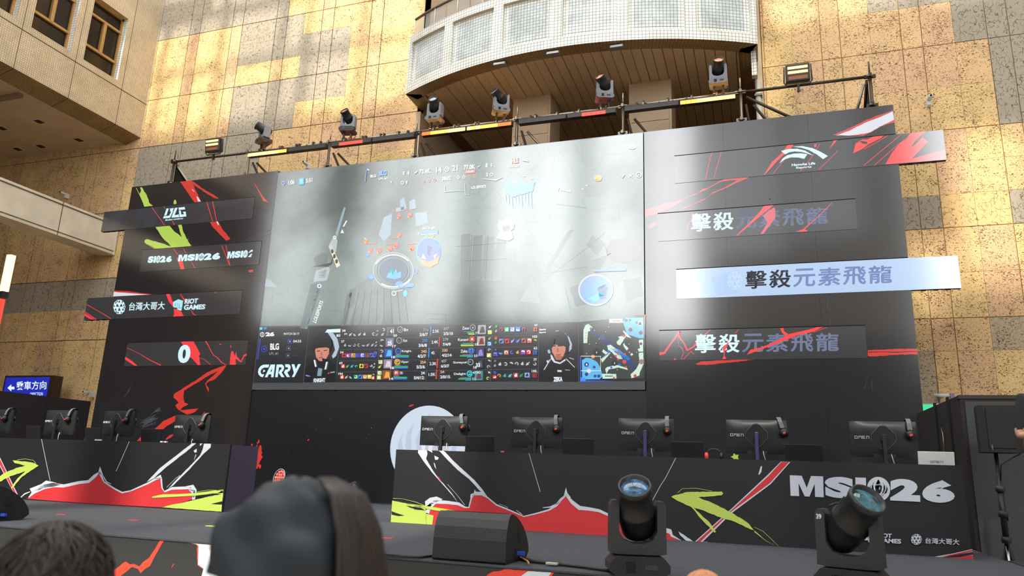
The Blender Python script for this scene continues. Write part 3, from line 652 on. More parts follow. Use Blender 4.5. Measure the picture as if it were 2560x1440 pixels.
a.text('8', B(1780, 150, 1808, 148, 58), wh, .03); a.poly(c5((1845, 158), (1872, 152), (1858, 178)), wh); a.poly(c5((1845, 182), (1872, 178), (1858, 198)), wh)
a.poly(c5((1508, 246), (1640, 236), (1640, 276), (1510, 288)), GL('badge', (236, 120, 130))); a.up(); a.text('+3.6K', B(1524, 250, 1625, 242, 26), wh, .02)
a.text('38:02', B(1200, 330, 1320, 320, 50), wh, .03); a.ring(c5((672, 408))[0], 3.6, 3.6, 1.2, wh); a.text('1', B(722, 385, 736, 384, 40), wh, .03); a.text('2', B(1788, 278, 1812, 276, 46), wh, .03); a.ring(c5((1858, 300))[0], 3.6, 3.6, 1.2, wh)
for x, y, m in ((950, 385, org), (1022, 378, org), (1097, 370, rdg), (1416, 338, wh), (1490, 332, wh), (1566, 328, org), (1638, 320, org)):
    p = c5((x, y))[0]; a.line([(p[0], p[1] - 4), (p[0] + 3.4, p[1]), (p[0], p[1] + 4), (p[0] - 3.4, p[1]), (p[0], p[1] - 4)], 1.2, m)
a.text('HLE', B(2128, 84, 2220, 72, 70), GL('coral', (250, 130, 96)), .06); a.text('LCK #1', B(2084, 176, 2224, 166, 34), wh, .01); a.line(c5((2270, 110), (2310, 118), (2350, 125)), 2, pale)
a.disc(c5((522, 400))[0], 2, 2, gold)
a.line([(1550, 436), (1556, 444), (1562, 436)], 2, GL('violet', (150, 140, 236))); a.line([(1573, 436), (1581, 443)], 1.6, wh); a.line([(1581, 436), (1573, 443)], 1.6, wh); a.ring((1597, 437), 6, 6, 1.6, wh); a.disc((1597, 437), 2, 2, wh)
a.build('score_bar', MS)
# ---- statistics panel along the bottom
a = Art(1, YM, -0.002); a.k = 2
a.poly([(651, 818), (1449, 806), (1449, 953), (762, 957), (633, 957)], leddark); a.poly([(1449, 806), (1613, 789), (1614.5, 953), (1449, 953)], leddark); a.up()
gl = GL('gridline', (120, 126, 132), .6)
d1 = crop(640, 780, 4); d2 = crop(1040, 780, 4)
a.line(d1((528, 178), (470, 708)), .8, gl); a.line(d1((470, 708), (2560, 700)), .8, gl); a.line(d1((845, 172), (795, 706)), .8, gl)
for y0, y1 in ((268, 130 + 112), (378, 242 + 112), (490, 354 + 112), (602, 466 + 112)):
    a.line([d1((838 - (y0 - 172) * .09, y0))[0], d2((1220, y1 - 8))[0]], .7, gl)
for x0, x1 in ((1250, 1205), (1745, 1700), (1862, 1830)): a.line(d1((x0, 150), (x1, 702)), .7, gl)
for x0, x1 in ((768, 745), (1230, 1222), (1625, 1622)): a.line(d2((x0, 120), (x1, 698)), .8, gl)
D = lambda cv, x, y, x1, y1, h: band(*cv((x, y))[0], *cv((x1, y1))[0], h / 4)
rows = [(58, 'Bin', 356, '2/6/7', '2.5K', 0, 307, '2/5/10', 'Zeus', 20, 19, 43), (57, 'Xun', 250, '3/6/8', '2.4K', 1, 279, '7/4/9', 'Kanavi', 17, 18, 103), (54, 'Knight', 345, '4/2/7', '45', 0, 330, '4/2/14', 'Zeka', 18, 18, 63), (69, 'Viper', 354, '5/3/6', '2.3K', 1, 407, '6/3/7', 'Gumayusi', 18, 18, 77), (194, 'ON', 34, '0/4/12', '1.5K', 1, 54, '2/0/15', 'Delight', 14, 15, 195)]
icons = [[(200, 200, 200)] * 7, [(170, 180, 190)] * 7, [(220, 50, 60), (150, 70, 190), (230, 190, 90), (90, 80, 220), (110, 120, 240), (150, 90, 70), (90, 110, 240)], [(220, 50, 60), (90, 200, 80), (70, 180, 235), (60, 190, 110), (230, 220, 70), (190, 60, 80), (190, 190, 190)], [(220, 70, 40), (190, 190, 190), (200, 200, 200), (40, 160, 90), (80, 140, 220), (220, 150, 50), (230, 200, 60)]]
icons2 = [[(200, 70, 60), (60, 190, 110), (150, 170, 240), (80, 150, 240), (220, 90, 90)], [(120, 150, 200), (220, 60, 70), (170, 170, 240), (130, 150, 240), (200, 90, 100), (220, 110, 110)], [(90, 170, 240), (180, 110, 90), (110, 110, 240), (230, 170, 80), (150, 70, 190), (220, 50, 60)], [(200, 200, 204)] * 6, [(210, 170, 80), (50, 180, 170), (110, 200, 210), (200, 70, 90), (40, 160, 90), (150, 180, 230)]]
ir = random.Random(11)
def icon(cv, x, y, s, c):
    m = GL('i%d_%d_%d' % c, c); p = cv((x, y))[0]; s = s / 4
    if max(c) - min(c) > 30 and ir.random() < .6: a.poly([(p[0] - s, p[1] - s), (p[0] + s, p[1] - s), (p[0] + s, p[1] + s), (p[0] - s, p[1] + s)], m); m2 = leddark if ir.random() < .5 else wh; a.up()
    else: m2 = m
    t0 = ir.random() * 6; q = ir.randrange(4)
    if q == 0: a.ring(p, s * .6, s * .6, s * .35, m2, 9, t0, t0 + 4.6)
    elif q == 1: a.line([(p[0] - s * .7, p[1] + s * .7), (p[0] + s * .1, p[1] - s * .1), (p[0] + s * .75, p[1] - s * .75)], [s * .7, s * .5, s * .15], m2); a.line([(p[0] - s * .5, p[1] - s * .3), (p[0] + s * .3, p[1] + s * .5)], s * .3, m2)
    elif q == 2: a.disc((p[0], p[1] + s * .15), s * .62, s * .55, m2, 9); a.disc((p[0] + s * .2, p[1] - s * .5), s * .28, s * .3, m2, 7)
    else: a.line([(p[0] + s * .8 * math.cos(t0 + k * 1.1), p[1] + s * (.8 - .25 * k) * math.sin(t0 + k * 1.1)) for k in range(4)], [s * .25, s * .7, s * .6, s * .2], m2)
for r, (cs, nm, gold_, kda, diff, side, gold2, kda2, nm2, lv, lv2, cs2) in enumerate(rows):
    y = 172 + r * 108; sh = -r * 10
    a.text(str(cs), D(d1, 862 + sh, y + 4, 862 + sh + 14 * len(str(cs)) + 4, y + 3, 22), wh, .02)
    for k in range(7):
        xx = 900 + sh + k * 46
        if r == 0 and k == 5: continue
        icon(d1, xx, y + 46 - k * .6 + (6 if r < 2 else 0), 20, icons[r][k])
    icon(d1, 1214 + sh, y + 22, 12, (120, 130, 240) if r == 2 else (200, 200, 200)); icon(d1, 1210 + sh, y + 54, 17, (100, 90, 220) if r == 2 else ((210, 60, 60) if r == 4 else (160, 160, 165)))
    a.up()
    icon(d1, 1275 + sh, y + 4, 20, (190, 200, 120) if r > 2 else (200, 205, 208)); icon(d1, 1268 + sh, y + 50, 20, (210, 215, 90) if r > 2 else (190, 195, 200))
    pc = [(90, 96, 104), (110, 116, 140), (40, 90, 170), (150, 140, 160), (150, 80, 40)][r]
    px_, py_ = 1350 + sh, y + 22; m = GL('p%d' % r, pc)
    a.poly(d1((px_ - 42, py_ - 42), (px_ + 40, py_ - 44), (px_ + 36, py_ + 44), (px_ - 46, py_ + 46)), m); a.up(); a.poly(d1((px_ - 30, py_ + 34), (px_ - 10, py_ - 30), (px_ + 24, py_ - 26), (px_ + 26, py_ + 30)), GL('p%dh' % r, [(50, 52, 56), (150, 156, 190), (90, 190, 240), (220, 210, 214), (240, 170, 70)][r])); a.up()
    if r == 0: a.text('41', D(d1, px_ - 10, py_ - 22, px_ + 26, py_ - 24, 42), wh, .03)
    if r == 1: a.text('25', D(d1, px_ - 24, py_ - 8, px_ + 16, py_ - 10, 42), wh, .03)
    a.text(str(lv), D(d1, 1372 + sh, y + 52, 1410 + sh, y + 50, 24), wh, .02)
    a.ring(d1((1442 + sh, y + 4))[0], 6.4, 7, 1.5, [pale, pale, blu, gold, GL('coralr', (200, 90, 80))][r]); icon(d1, 1442 + sh, y + 4, 17, [(170, 170, 170), (120, 120, 120), (50, 110, 220), (240, 180, 60), (220, 140, 110)][r])
    a.text(nm, D(d1, 1478 + sh, y - 8, 1478 + sh + 17 * len(nm) - 8, y - 10, 28), wh, .01)
    if r > 1:
        for q, (cc, w0, hh) in enumerate((((140, 110, 160), 60, 6), ((50, 180, 110), 134, 14), ((60, 120, 220), 134, 12))): a.line(d1((1415 + sh, y + 42 + q * 13 - 4), (1415 + sh + w0, y + 41 + q * 13 - 4)), hh / 4, GL('b%d' % q, cc))
    a.text(str(gold_), D(d1, 1726 + sh - 18 * len(str(gold_)), y - 8, 1726 + sh, y - 10, 30), [icy, blu, GL('salmon', (250, 190, 150)), GL('salmon', (250, 190, 150)), wh][r], .01); a.text(kda, D(d1, 1720 + sh - 17 * len(kda), y + 38, 1718 + sh, y + 36, 32), wh, .02)
    a.text(diff, D(d1, 1765 + sh - (0 if len(diff) > 2 else -6), y + 6, 1832 + sh - (0 if len(diff) > 2 else 30), y + 4, 30), wh, .01)
    a.line(d1((1752 + sh + (94 if side else 0), y - 30), (1746 + sh + (94 if side else 0), y + 66)), 2.2, rdg if side else blu)
    a.text(str(gold2), D(d1, 1876 + sh * .8, y - 18, 1876 + sh * .8 + 18 * len(str(gold2)), y - 20, 28), GL('salmon', (250, 190, 150)) if r in (2, 4) else pale, .01); a.text(kda2, D(d1, 1874 + sh * .8, y + 30, 1874 + sh * .8 + 16 * len(kda2), y + 28, 30), wh, .02)
    yy = 150 + r * 115; s2 = -r * 8
    a.text(nm2, D(d2, 530 + s2 - 17 * len(nm2), yy - 2, 530 + s2, yy - 4, 28), wh, .01)
    a.ring(d2((568 + s2, yy + 6))[0], 6.4, 7, 1.5, [pale, rdg, blu, pale, cyn][r]); icon(d2, 568 + s2, yy + 6, 17, [(170, 170, 170), (230, 110, 60), (80, 140, 240), (120, 130, 140), (60, 200, 200)][r])
    if r != 3:
        for q, (cc, w0, hh) in enumerate((((140, 110, 160), 110, 6), ((50, 180, 110), 130 if r != 0 else 76, 14), ((220, 220, 80) if r < 2 else (60, 120, 220), 130 if r == 1 else 60, 10))): a.line(d2((585 + s2 - w0, yy + 46 + q * 13), (585 + s2, yy + 45 + q * 13)), hh / 4, GL('c%d%d' % (q, r < 2), cc))
    a.text(str(lv2), D(d2, 598 + s2, yy + 46, 632 + s2, yy + 45, 26), wh, .02)
    m = GL('e%d' % r, [(170, 172, 176), (190, 170, 170), (60, 50, 110), (40, 42, 46), (60, 150, 150)][r])
    a.poly(d2((620 + s2, yy - 20), (700 + s2, yy - 22), (698 + s2, yy + 70), (616 + s2, yy + 72)), m); a.up(); a.poly(d2((634 + s2, yy + 60), (650 + s2, yy), (676 + s2, yy - 6), (690 + s2, yy + 56)), GL('eh%d' % r, [(70, 72, 78), (130, 40, 46), (150, 140, 210), (90, 92, 96), (110, 60, 66)][r])); a.up()
    if r == 3: a.text('33', D(d2, 622 + s2, yy + 16, 664 + s2, yy + 14, 40), wh, .03)
    if r == 4: a.text('473G', D(d2, 600 + s2, yy - 16, 676 + s2, yy - 18, 24), wh, .01)
    icon(d2, 742 + s2 * .6, yy - 2, 18, (220, 220, 220) if r != 1 else (180, 190, 130)); icon(d2, 738 + s2 * .6, yy + 52, 20, [(210, 220, 70), (60, 160, 230), (220, 225, 90), (190, 200, 205), (215, 220, 110)][r])
    icon(d2, 803 + s2 * .5, yy - 4, 12, [(60, 190, 100), (240, 140, 70), (70, 140, 240), (200, 200, 200), (70, 110, 240)][r]); icon(d2, 800 + s2 * .5, yy + 40, 18, [(190, 180, 180), (50, 170, 90), (120, 120, 240), (160, 165, 170), (220, 60, 60)][r])
    for k, c in enumerate(icons2[r]): icon(d2, 862 + s2 + k * 56 - (10 if r == 0 else 0), yy + 26 - k * 1.2, 23, c)
    a.text(str(cs2), D(d2, 1212 + s2 * .3 - 15 * len(str(cs2)), yy - 30, 1214 + s2 * .3, yy - 31, 24), wh, .02); icon(d2, 1194 + s2 * .3, yy + 24, 20, [(220, 70, 50), (230, 180, 50), (40, 110, 200), (210, 210, 214), (180, 50, 50)][r])
    a.up(); a.k = 3 if a.k > 12 else a.k
# left block of the panel
a.ring(d1((62, 226))[0], 4.6, 5.4, 1.6, wh); a.line(d1((62, 212), (62, 240)), 1.6, wh); a.text('26', D(d1, 94, 202, 184, 200, 42, ), wh, .06); a.text('PATCH 26.13', D(d1, 278, 208, 430, 204, 22), wh, .01)
a.poly(d1((36, 155), (66, 152), (64, 176), (38, 178)), cyn); a.poly(d1((76, 150), (108, 148), (106, 174), (78, 176)), GL('mid', (80, 120, 210)))
a.line(d1((42, 268), (16, 474)), 2.4, GL('royal', (40, 80, 220))); a.ring(d1((82, 370))[0], 6.4, 7.6, 1.4, GL('royal', (40, 80, 220))); a.disc(d1((82, 370))[0], 3, 3.6, GL('royal', (40, 80, 220)), 4)
a.text('BLG', D(d1, 142, 314, 230, 312, 66), wh, .04); a.text('LPL #1', D(d1, 134, 404, 220, 402, 26), pale, 0)
for y, x in ((294, 338), (364, 328), (436, 320)): a.line(d1((x - 18, y - 18), (x + 18, y - 20), (x + 16, y + 18), (x - 20, y + 20), (x - 18, y - 18)), 1.4, GL('royal', (40, 80, 220)) if y < 300 else GL('steel', (70, 90, 130))); a.disc(d1((x, y))[0], 2, 2, pale, 6)
a.text('04:55', D(d1, 372, 280, 452, 278, 26), wh, .01)
for x, y in ((372, 365), (390, 365), (408, 364), (360, 437), (378, 437), (396, 436)): a.line(d1((x, y), (x + 10, y)), .8, gl)
cc = crop(580, 900, 12)
a.poly(cc((940, 140), (1120, 135), (1085, 228), (960, 228), (900, 262), (862, 320), (858, 372), (890, 425), (968, 428), (925, 516), (870, 506), (800, 440), (778, 360), (800, 262), (860, 180)), WHTB); a.poly(cc((942, 282), (1008, 326), (926, 378)), WHTB)
a.poly(cc((1160, 138), (1292, 134), (1245, 516), (1168, 516), (1180, 430), (1100, 432), (1062, 516), (982, 516)), WHTB); a.up(); a.poly(cc((1206, 240), (1192, 346), (1148, 346)), leddark)
a.poly(cc((1340, 136), (1500, 132), (1552, 175), (1562, 240), (1540, 310), (1488, 372), (1574, 514), (1482, 514), (1396, 378), (1440, 300), (1480, 280), (1486, 235), (1468, 218), (1408, 220), (1368, 516), (1294, 516)), WHTB)
a.poly(cc((1588, 130), (1710, 128), (1752, 172), (1758, 240), (1736, 310), (1658, 374), (1738, 510), (1648, 514), (1556, 374), (1600, 290), (1668, 282), (1684, 240), (1660, 218), (1606, 216)), WHTB)
a.poly(cc((1786, 128), (1868, 126), (1912, 272), (1980, 126), (2064, 124), (1870, 508), (1794, 512), (1856, 384)), WHTB)
a.build('statistics_panel', MS)
# ---- portraits of two players (plain faces, dark hair, headsets)
def face(a, cv, hair, skin, jersey, trim, extra):
    for pts, m in jersey: a.poly(cv(*pts), m)
    a.up()
    for pts, m in extra: a.poly(cv(*pts), m)
    a.up()
    for pts, m in skin: a.poly(cv(*pts), m); a.up()
    for pts, m in hair: a.poly(cv(*pts), m); a.up()
    for pts, m in trim: a.poly(cv(*pts), m)
    a.up()
HAIR = GL('hair', (28, 27, 32), .8); SKN = GL('skin', (226, 150, 128), .85); SKD = GL('skin_shade', (196, 120, 100), .8); JER = GL('jersey', (26, 27, 32), .8); LIP = GL('lip', (196, 96, 92), .8); CHW = GL('chair_white', (190, 208, 228), .85)
a = Art(1, YM, -0.002); a.k = 4
a.poly(d1((845, 168), (842, 204), (690, 206), (712, 174)), WHTB); a.text('BLG', D(d1, 806, 222, 842, 220, 26), wh, .04)
face(a, d1, [([(580, 400), (556, 340), (580, 250), (640, 208), (700, 205), (745, 245), (756, 330), (735, 400), (730, 362), (690, 350), (640, 356), (598, 366)], HAIR)],
     [([(586, 360), (734, 352), (728, 420), (700, 470), (660, 492), (630, 488), (600, 450)], SKN), ([(608, 388), (640, 384), (640, 392), (612, 396)], HAIR), ([(676, 382), (710, 378), (710, 386), (678, 390)], HAIR), ([(648, 400), (662, 400), (668, 432), (648, 434)], SKD), ([(620, 452), (668, 446), (664, 460), (636, 466)], LIP)],
     [([(480, 705), (500, 560), (560, 480), (600, 470), (720, 470), (800, 530), (800, 700)], JER)],
     [([(576, 480), (590, 478), (604, 545), (590, 550)], wh), ([(700, 500), (716, 496), (700, 570), (684, 578)], wh), ([(622, 560), (662, 566), (650, 640), (610, 640)], icy), ([(660, 460), (700, 470), (704, 520), (668, 510)], HAIR), ([(490, 635), (510, 628), (545, 642), (520, 646)], GL('violet', (150, 140, 236))), ([(720, 606), (732, 604), (730, 618), (718, 620)], rdg), ([(742, 600), (786, 592), (786, 606), (742, 612)], icy)],
     [([(715, 205), (770, 208), (815, 270), (832, 350), (800, 440), (770, 465), (758, 440), (790, 380), (770, 290)], CHW), ([(500, 420), (540, 370), (560, 430), (520, 450)], GL('chair_dark', (58, 60, 66), .6))])
a.text('KNIGHT', D(d1, 576, 664, 690, 660, 40), wh, .04)
a.build('player_picture', MS)
a = Art(1, YM, -0.002); a.k = 4
face(a, d2, [([(1335, 400), (1350, 300), (1380, 215), (1440, 200), (1510, 230), (1535, 310), (1530, 400), (1500, 420), (1496, 350), (1470, 335), (1420, 345), (1390, 262), (1372, 340), (1352, 370)], HAIR)],
     [([(1350, 330), (1500, 320), (1494, 390), (1470, 450), (1430, 470), (1390, 450), (1362, 400)], SKN), ([(1366, 336), (1398, 332), (1396, 342), (1370, 346)], HAIR), ([(1440, 334), (1472, 332), (1470, 340), (1442, 343)], HAIR), ([(1410, 360), (1424, 360), (1428, 398), (1408, 400)], SKD), ([(1394, 424), (1450, 418), (1446, 434), (1404, 438)], LIP), ([(1380, 440), (1470, 440), (1450, 480), (1400, 480)], SKD)],
     [([(1228, 698), (1232, 560), (1290, 500), (1360, 470), (1480, 470), (1560, 500), (1610, 570), (1620, 698)], JER)],
     [([(1345, 425), (1358, 430), (1390, 490), (1440, 505), (1490, 470), (1498, 482), (1440, 520), (1380, 505), (1350, 470)], WHT), ([(1340, 470), (1346, 474), (1282, 580), (1276, 576)], WHT), ([(1498, 470), (1504, 466), (1588, 550), (1584, 556)], WHT), ([(1305, 485), (1326, 482), (1322, 505), (1310, 508)], WHT), ([(1414, 580), (1456, 582), (1456, 600), (1414, 598)], WHT), ([(1490, 574), (1540, 580), (1538, 586), (1492, 582)], pale), ([(1532, 452), (1580, 470), (1580, 478), (1534, 462)], pale), ([(1395, 188), (1430, 185), (1428, 194), (1398, 196)], pale)],
     [([(1486, 210), (1530, 250), (1560, 320), (1555, 370), (1530, 400), (1500, 410), (1510, 370), (1540, 330), (1520, 270)], CHW), ([(1316, 380), (1346, 372), (1342, 416), (1320, 410)], CHW), ([(1240, 470), (1300, 340), (1310, 345), (1250, 470)], GL('chair_dark', (58, 60, 66), .6)), ([(1570, 350), (1620, 430), (1612, 440), (1560, 360)], GL('chair_dark', (58, 60, 66), .6))])
a.text('Hanwha', D(d2, 1234, 168, 1300, 164, 18), wh, .04); a.text('Esports', D(d2, 1234, 198, 1300, 194, 18), wh, .04)
a.text('ZEKA', D(d2, 1374, 650, 1464, 648, 46), wh, .05)
a.build('player_picture', MS)
# ---- overview map in the corner
a = Art(1, YM, -0.002); a.k = 4; m7 = crop(1380, 760, 6.546)
MK = GL('mm_dark', (62, 68, 66), .9); MP = GL('mm_path', (206, 232, 214)); MB_ = GL('mm_blue', (96, 186, 236)); MV = GL('mm_river', (50, 62, 116), .9); MR = GL('mm_red', (214, 70, 70)); MBR = GL('mm_brown', (128, 70, 66), .9); MNB = GL('mm_navy', (40, 70, 140))
a.poly(m7((514, 330), (935, 245), (1500, 215), (1500, 1215), (1300, 1220), (820, 1225), (510, 860)), MK); a.up()
a.poly(m7((590, 330), (660, 400), (700, 440), (900, 560), (1060, 700), (1280, 880), (1380, 1040), (1330, 1080), (1200, 960), (1000, 760), (820, 620), (640, 470)), MV)
for q in ([(550, 345), (600, 325), (660, 380), (640, 440), (590, 450), (575, 640), (514, 640), (514, 430)], [(935, 245), (1200, 235), (1190, 310), (935, 306)], [(1420, 590), (1492, 580), (1492, 780), (1420, 780), (1400, 740), (1440, 720)], [(1420, 800), (1495, 795), (1500, 980), (1440, 1110), (1430, 1170), (1300, 1215), (1285, 1150), (1380, 1060), (1430, 960)], [(820, 1140), (1050, 1145), (1055, 1220), (830, 1222)], [(900, 680), (960, 665), (1060, 740), (1160, 900), (1080, 900), (980, 790), (920, 760)], [(800, 900), (920, 790), (960, 800), (820, 960)], [(1055, 620), (1180, 500), (1220, 520), (1110, 680), (1070, 660)], [(905, 1030), (1080, 1000), (1230, 1050), (1240, 1080), (1090, 1040), (930, 1070), (890, 1140), (870, 1060)], [(1080, 540), (1140, 520), (1160, 580), (1110, 570)], [(1170, 430), (1300, 560), (1230, 540), (1160, 450)], [(1180, 640), (1230, 700), (1330, 830), (1300, 850), (1190, 720), (1160, 660)], [(840, 740), (920, 800), (880, 830), (820, 780)]): a.poly(m7(*q), MP, .4, 5)
a.poly(m7((490, 920), (560, 880), (640, 890), (740, 950), (790, 1040), (830, 1180), (780, 1230), (495, 1235)), MB_); a.poly(m7((1145, 260), (1200, 220), (1500, 225), (1505, 560), (1420, 560), (1220, 490), (1190, 380)), MB_); a.poly(m7((1020, 750), (1075, 730), (1280, 890), (1260, 930), (1180, 890)), GL('mm_mid', (60, 140, 220))); a.up()
for x, y, r, m in ((1215, 268, 26, MBR), (1275, 265, 22, MBR), (1445, 315, 40, WHT), (1285, 420, 34, MBR), (1455, 470, 34, MBR), (1385, 305, 22, MBR), (1440, 320, 26, MBR), (565, 990, 40, MNB), (690, 1033, 24, MNB), (605, 1095, 36, WHT), (565, 1150, 30, MNB), (705, 1180, 24, MNB), (765, 1180, 28, MNB), (672, 862, 30, org), (930, 780, 26, GL('mm_b2', (60, 100, 220))), (1085, 800, 22, MR), (1190, 820, 20, MR), (1045, 850, 18, MR), (1185, 945, 34, MR), (1080, 905, 18, MR), (1105, 995, 20, GL('mm_b2', (60, 100, 220))), (970, 1040, 18, GL('mm_b2', (60, 100, 220))), (1210, 1030, 18, MR), (1270, 775, 46, GL('mm_k', (88, 50, 60))), (1465, 945, 44, GL('mm_k2', (160, 120, 130))), (1360, 1175, 26, MR), (1180, 520, 24, MR), (1455, 650, 24, GL('mm_k', (88, 50, 60))), (830, 545, 48, GL('mm_w', (60, 84, 130))), (735, 790, 70, GL('mm_n', (36, 42, 44))), (1020, 965, 50, GL('mm_n', (36, 42, 44))), (1240, 640, 56, GL('mm_n2', (48, 52, 52))), (560, 470, 8, rdg), (560, 520, 8, rdg), (550, 560, 8, rdg), (1270, 790, 14, WHT), (1015, 1210, 18, MR)):
    a.disc(m7((x, y))[0], r / 6.546, r / 6.546, m, 10)
a.up()
for k in range(5): a.disc(m7((1005 + k * 24, 276))[0], 1.8, 2, rdg, 6); a.disc(m7((880 + k * 26, 1180))[0], 1.8, 2, GL('mm_teal', (40, 110, 120)), 6); a.disc(m7((820 + k * 22, 880 - k * 16))[0], 1.8, 2, GL('mm_teal', (40, 110, 120)), 6)
for x, y in ((925, 375), (772, 570), (612, 655), (720, 640), (1260, 655), (965, 875), (1068, 1075), (1386, 790), (695, 430), (880, 455), (567, 805)): a.disc(m7((x, y))[0], 1.1, 1.1, wh, 6)
a.line(m7((475, 852), (795, 855), (795, 1092), (475, 1092)), 1.5, wh); a.line(m7((730, 780), (730, 806)), 2, wh); a.line(m7((1023, 955), (1023, 980)), 2, wh); a.poly(m7((560, 975), (575, 975), (580, 1005), (555, 1005)), wh)
a.line(m7((465, 850), (465, 1265)), 2.6, GL('royal2', (70, 90, 220))); a.line(m7((460, 1262), (990, 1258)), [4, .5], GL('royal2', (70, 90, 220))); a.poly(m7((470, 1200), (540, 1210), (555, 1262), (465, 1265)), blu); a.line(m7((1340, 186), (1524, 180), (1524, 500)), [1, 2, .6], GL('redline', (236, 110, 96)))
a.build('overview_map', MS)
# ================================================================ artwork of the side walls, backdrop and strip screens
def emblem(a, f, cx, cy, rx, ry, light, dark):
    "lotus-like crest inside a disc; f maps unit coordinates to the surface"
    E_ = lambda pts: [(cx + x * rx, cy + y * ry) for x, y in pts]
    a.upoly(f, E_([(math.cos(2 * PI * k / 32), math.sin(2 * PI * k / 32)) for k in range(32)]), light)
def crest(a, f, cx, cy, rx, ry, light, dark):
    E_ = lambda pts: [(cx + x * rx, cy + y * ry) for x, y in pts]
    a.upoly(f, E_([(0, .86), (.17, .55), (.33, .2), (.27, -.18), (.06, -.5), (-.06, -.5), (-.27, -.18), (-.33, .2), (-.17, .55)]), dark)
    for s_ in (1, -1):
        T = lambda p: [(s_ * x, y) for x, y in p]
        a.upoly(f, E_(T([(.40, .62), (.60, .34), (.62, 0), (.42, -.36), (.12, -.66), (.30, -.36), (.44, -.05), (.47, .3)])), dark)
        a.upoly(f, E_(T([(.70, .36), (.84, .05), (.76, -.28), (.46, -.55), (.16, -.72), (.44, -.42), (.66, -.1), (.73, .14)])), dark)
    a.upoly(f, E_([(0, -.52), (.12, -.66), (0, -.96), (-.12, -.66)]), dark)
    a.up()
    a.upoly(f, E_([(0, .58), (.20, .2), (.13, -.12), (.04, -.32), (.05, .1), (.12, .28), (0, .12), (-.12, .28), (-.05, .1), (-.04, -.32), (-.13, -.12), (-.20, .2)]), light)
    a.up()
def wordmark(a, q, light, dark, start=0.0):
    "MSI + crest + 26 across the quad q"
    f = a.Q(q); T = lambda x0, x1: (lambda u, v: f(x0 + (x1 - x0) * u, v))
    def put(t, x0, x1, bold):
        vs, fs = glyphs(t, bold); a.mb.add([f(x0 + (x1 - x0) * u, v) for u, v in vs], fs, light)
    vsM = [(0, 0), (0, 1), (.36, 1), (.50, .42), (.64, 1), (1, 1), (1, 0), (.74, 0), (.74, .62), (.57, 0), (.43, 0), (.26, .62), (.26, 0)]
    if start <= 0: a.upoly(f, [(0.0 + .213 * x, y) for x, y in vsM], light)
    put('S', .222, .405, .07)
    a.upoly(f, [(.413 + .065 * x, y) for x, y in ((0, 0), (0, 1), (1, 1), (1, 0))], light)
    emblem(a, f, .553, .5, .070, .56, light, dark); a.up(); crest(a, f, .553, .5, .066, .53, light, dark)
    put('2', .622, .800, .075); put('6', .812, 1.0, .075)
def ball(a, c, rx, ry, light, dark):
    "faceted ball mark"
    N = 10; P = lambda r, t: (c[0] + rx * r * math.cos(t), c[1] + ry * r * math.sin(t))
    a.poly([P(1, 2 * PI * k / N) for k in range(N)], light); a.up()
    for k in range(6):
        t = PI / 6 + k * PI / 3
        if k % 2: a.poly([P(.05, t), P(.56, t - .42), P(.56, t + .42)], dark)
        a.poly([P(.62, t - .3), P(.62, t + .3), P(.92, t)], dark) if k % 2 == 0 else a.poly([P(.66, t + .12), P(.9, t + .12), P(.86, t + .55)], dark)
        a.poly([P(.66, t + .62), P(.93, t + .5), P(.93, t + .8)], dark)
    a.up()
def fist(a, f, light, dark):
    a.upoly(f, [(0, .25), (0, .72), (.52, 1.0), (1, .86), (.92, .12), (.86, -.1), (.44, .0), (.44, .16), (.1, .16)], light); a.up()
    for x in (.2, .42, .62): a.upoly(f, [(x, .62), (x + .06, .63), (x + .04, .2), (x - .01, .2)], dark)
    a.upoly(f, [(.44, .16), (.92, .22), (.92, .18), (.44, .1)], dark); a.up()
cA = crop(240, 470, 5.818); cB = crop(200, 700, 5.818); cC = crop(0, 860, 3); c5_ = crop(0, 400, 3); cT = crop(400, 300, 8)
# ---- left wall
a = Art(1, YW, clip=(-12.95, -9.15, 1.0, 7.39))
a.poly(cA((640, -10), (655, 40), (630, 90), (650, 130), (690, 240), (702, 272), (830, 260), (770, 210), (760, 160), (725, 80), (700, 50), (668, -10)), LIME, .5, 4)
a.line(cA((585, 0), (640, 110), (668, 180)), [1.4, 1.2, .6], LIME); a.poly(cA((1128, 235), (1130, 195), (1145, 170), (1165, 178), (1170, 232)), LIME, .5, 4)
a.poly(cA((860, 560), (1062, 543), (1120, 610), (1190, 665), (1250, 715), (1192, 535), (1242, 530), (1260, 610), (1320, 740), (1385, 840), (1340, 856), (1100, 880), (930, 886), (860, 880), (800, 840), (740, 820), (705, 790), (710, 755), (745, 742), (800, 760), (900, 790), (1000, 815), (1088, 848), (1060, 810), (1000, 760), (930, 670)), LIME, .8, 5)
a.line(cA((760, 825), (860, 888)), 1.0, LIME); a.line(cA((1320, 760), (1345, 740)), 1, LIME); a.line(cA((1345, 815), (1390, 840)), 1, LIME)
a.poly([(450, 453), (478, 451), (503, 505), (486, 506), (468, 480)], RED, .5, 5); a.poly([(478, 451), (494, 462), (515, 477), (536, 488), (547, 497), (536, 495), (520, 486), (500, 472), (484, 462)], RED, .9, 4)
a.up(); a.poly(cA((1460, 120), (1480, 130), (1525, 195), (1485, 197)), WHT); a.poly(cA((1390, 20), (1410, 25), (1435, 60), (1420, 50)), WHT)
a.poly(cA((1655, 492), (1778, 484), (1840, 600), (1900, 670), (1955, 740), (1890, 768), (1830, 700), (1700, 570)), RED, .6, 5); a.up(); a.poly(cA((1748, 488), (1770, 486), (1790, 530), (1775, 540)), WHT)
cS = crop(560, 400, 12); a.poly(cS((872, 648), (960, 760), (1180, 1110), (1338, 1278), (1250, 1240), (1190, 1245), (1100, 1060), (960, 800)), RED)
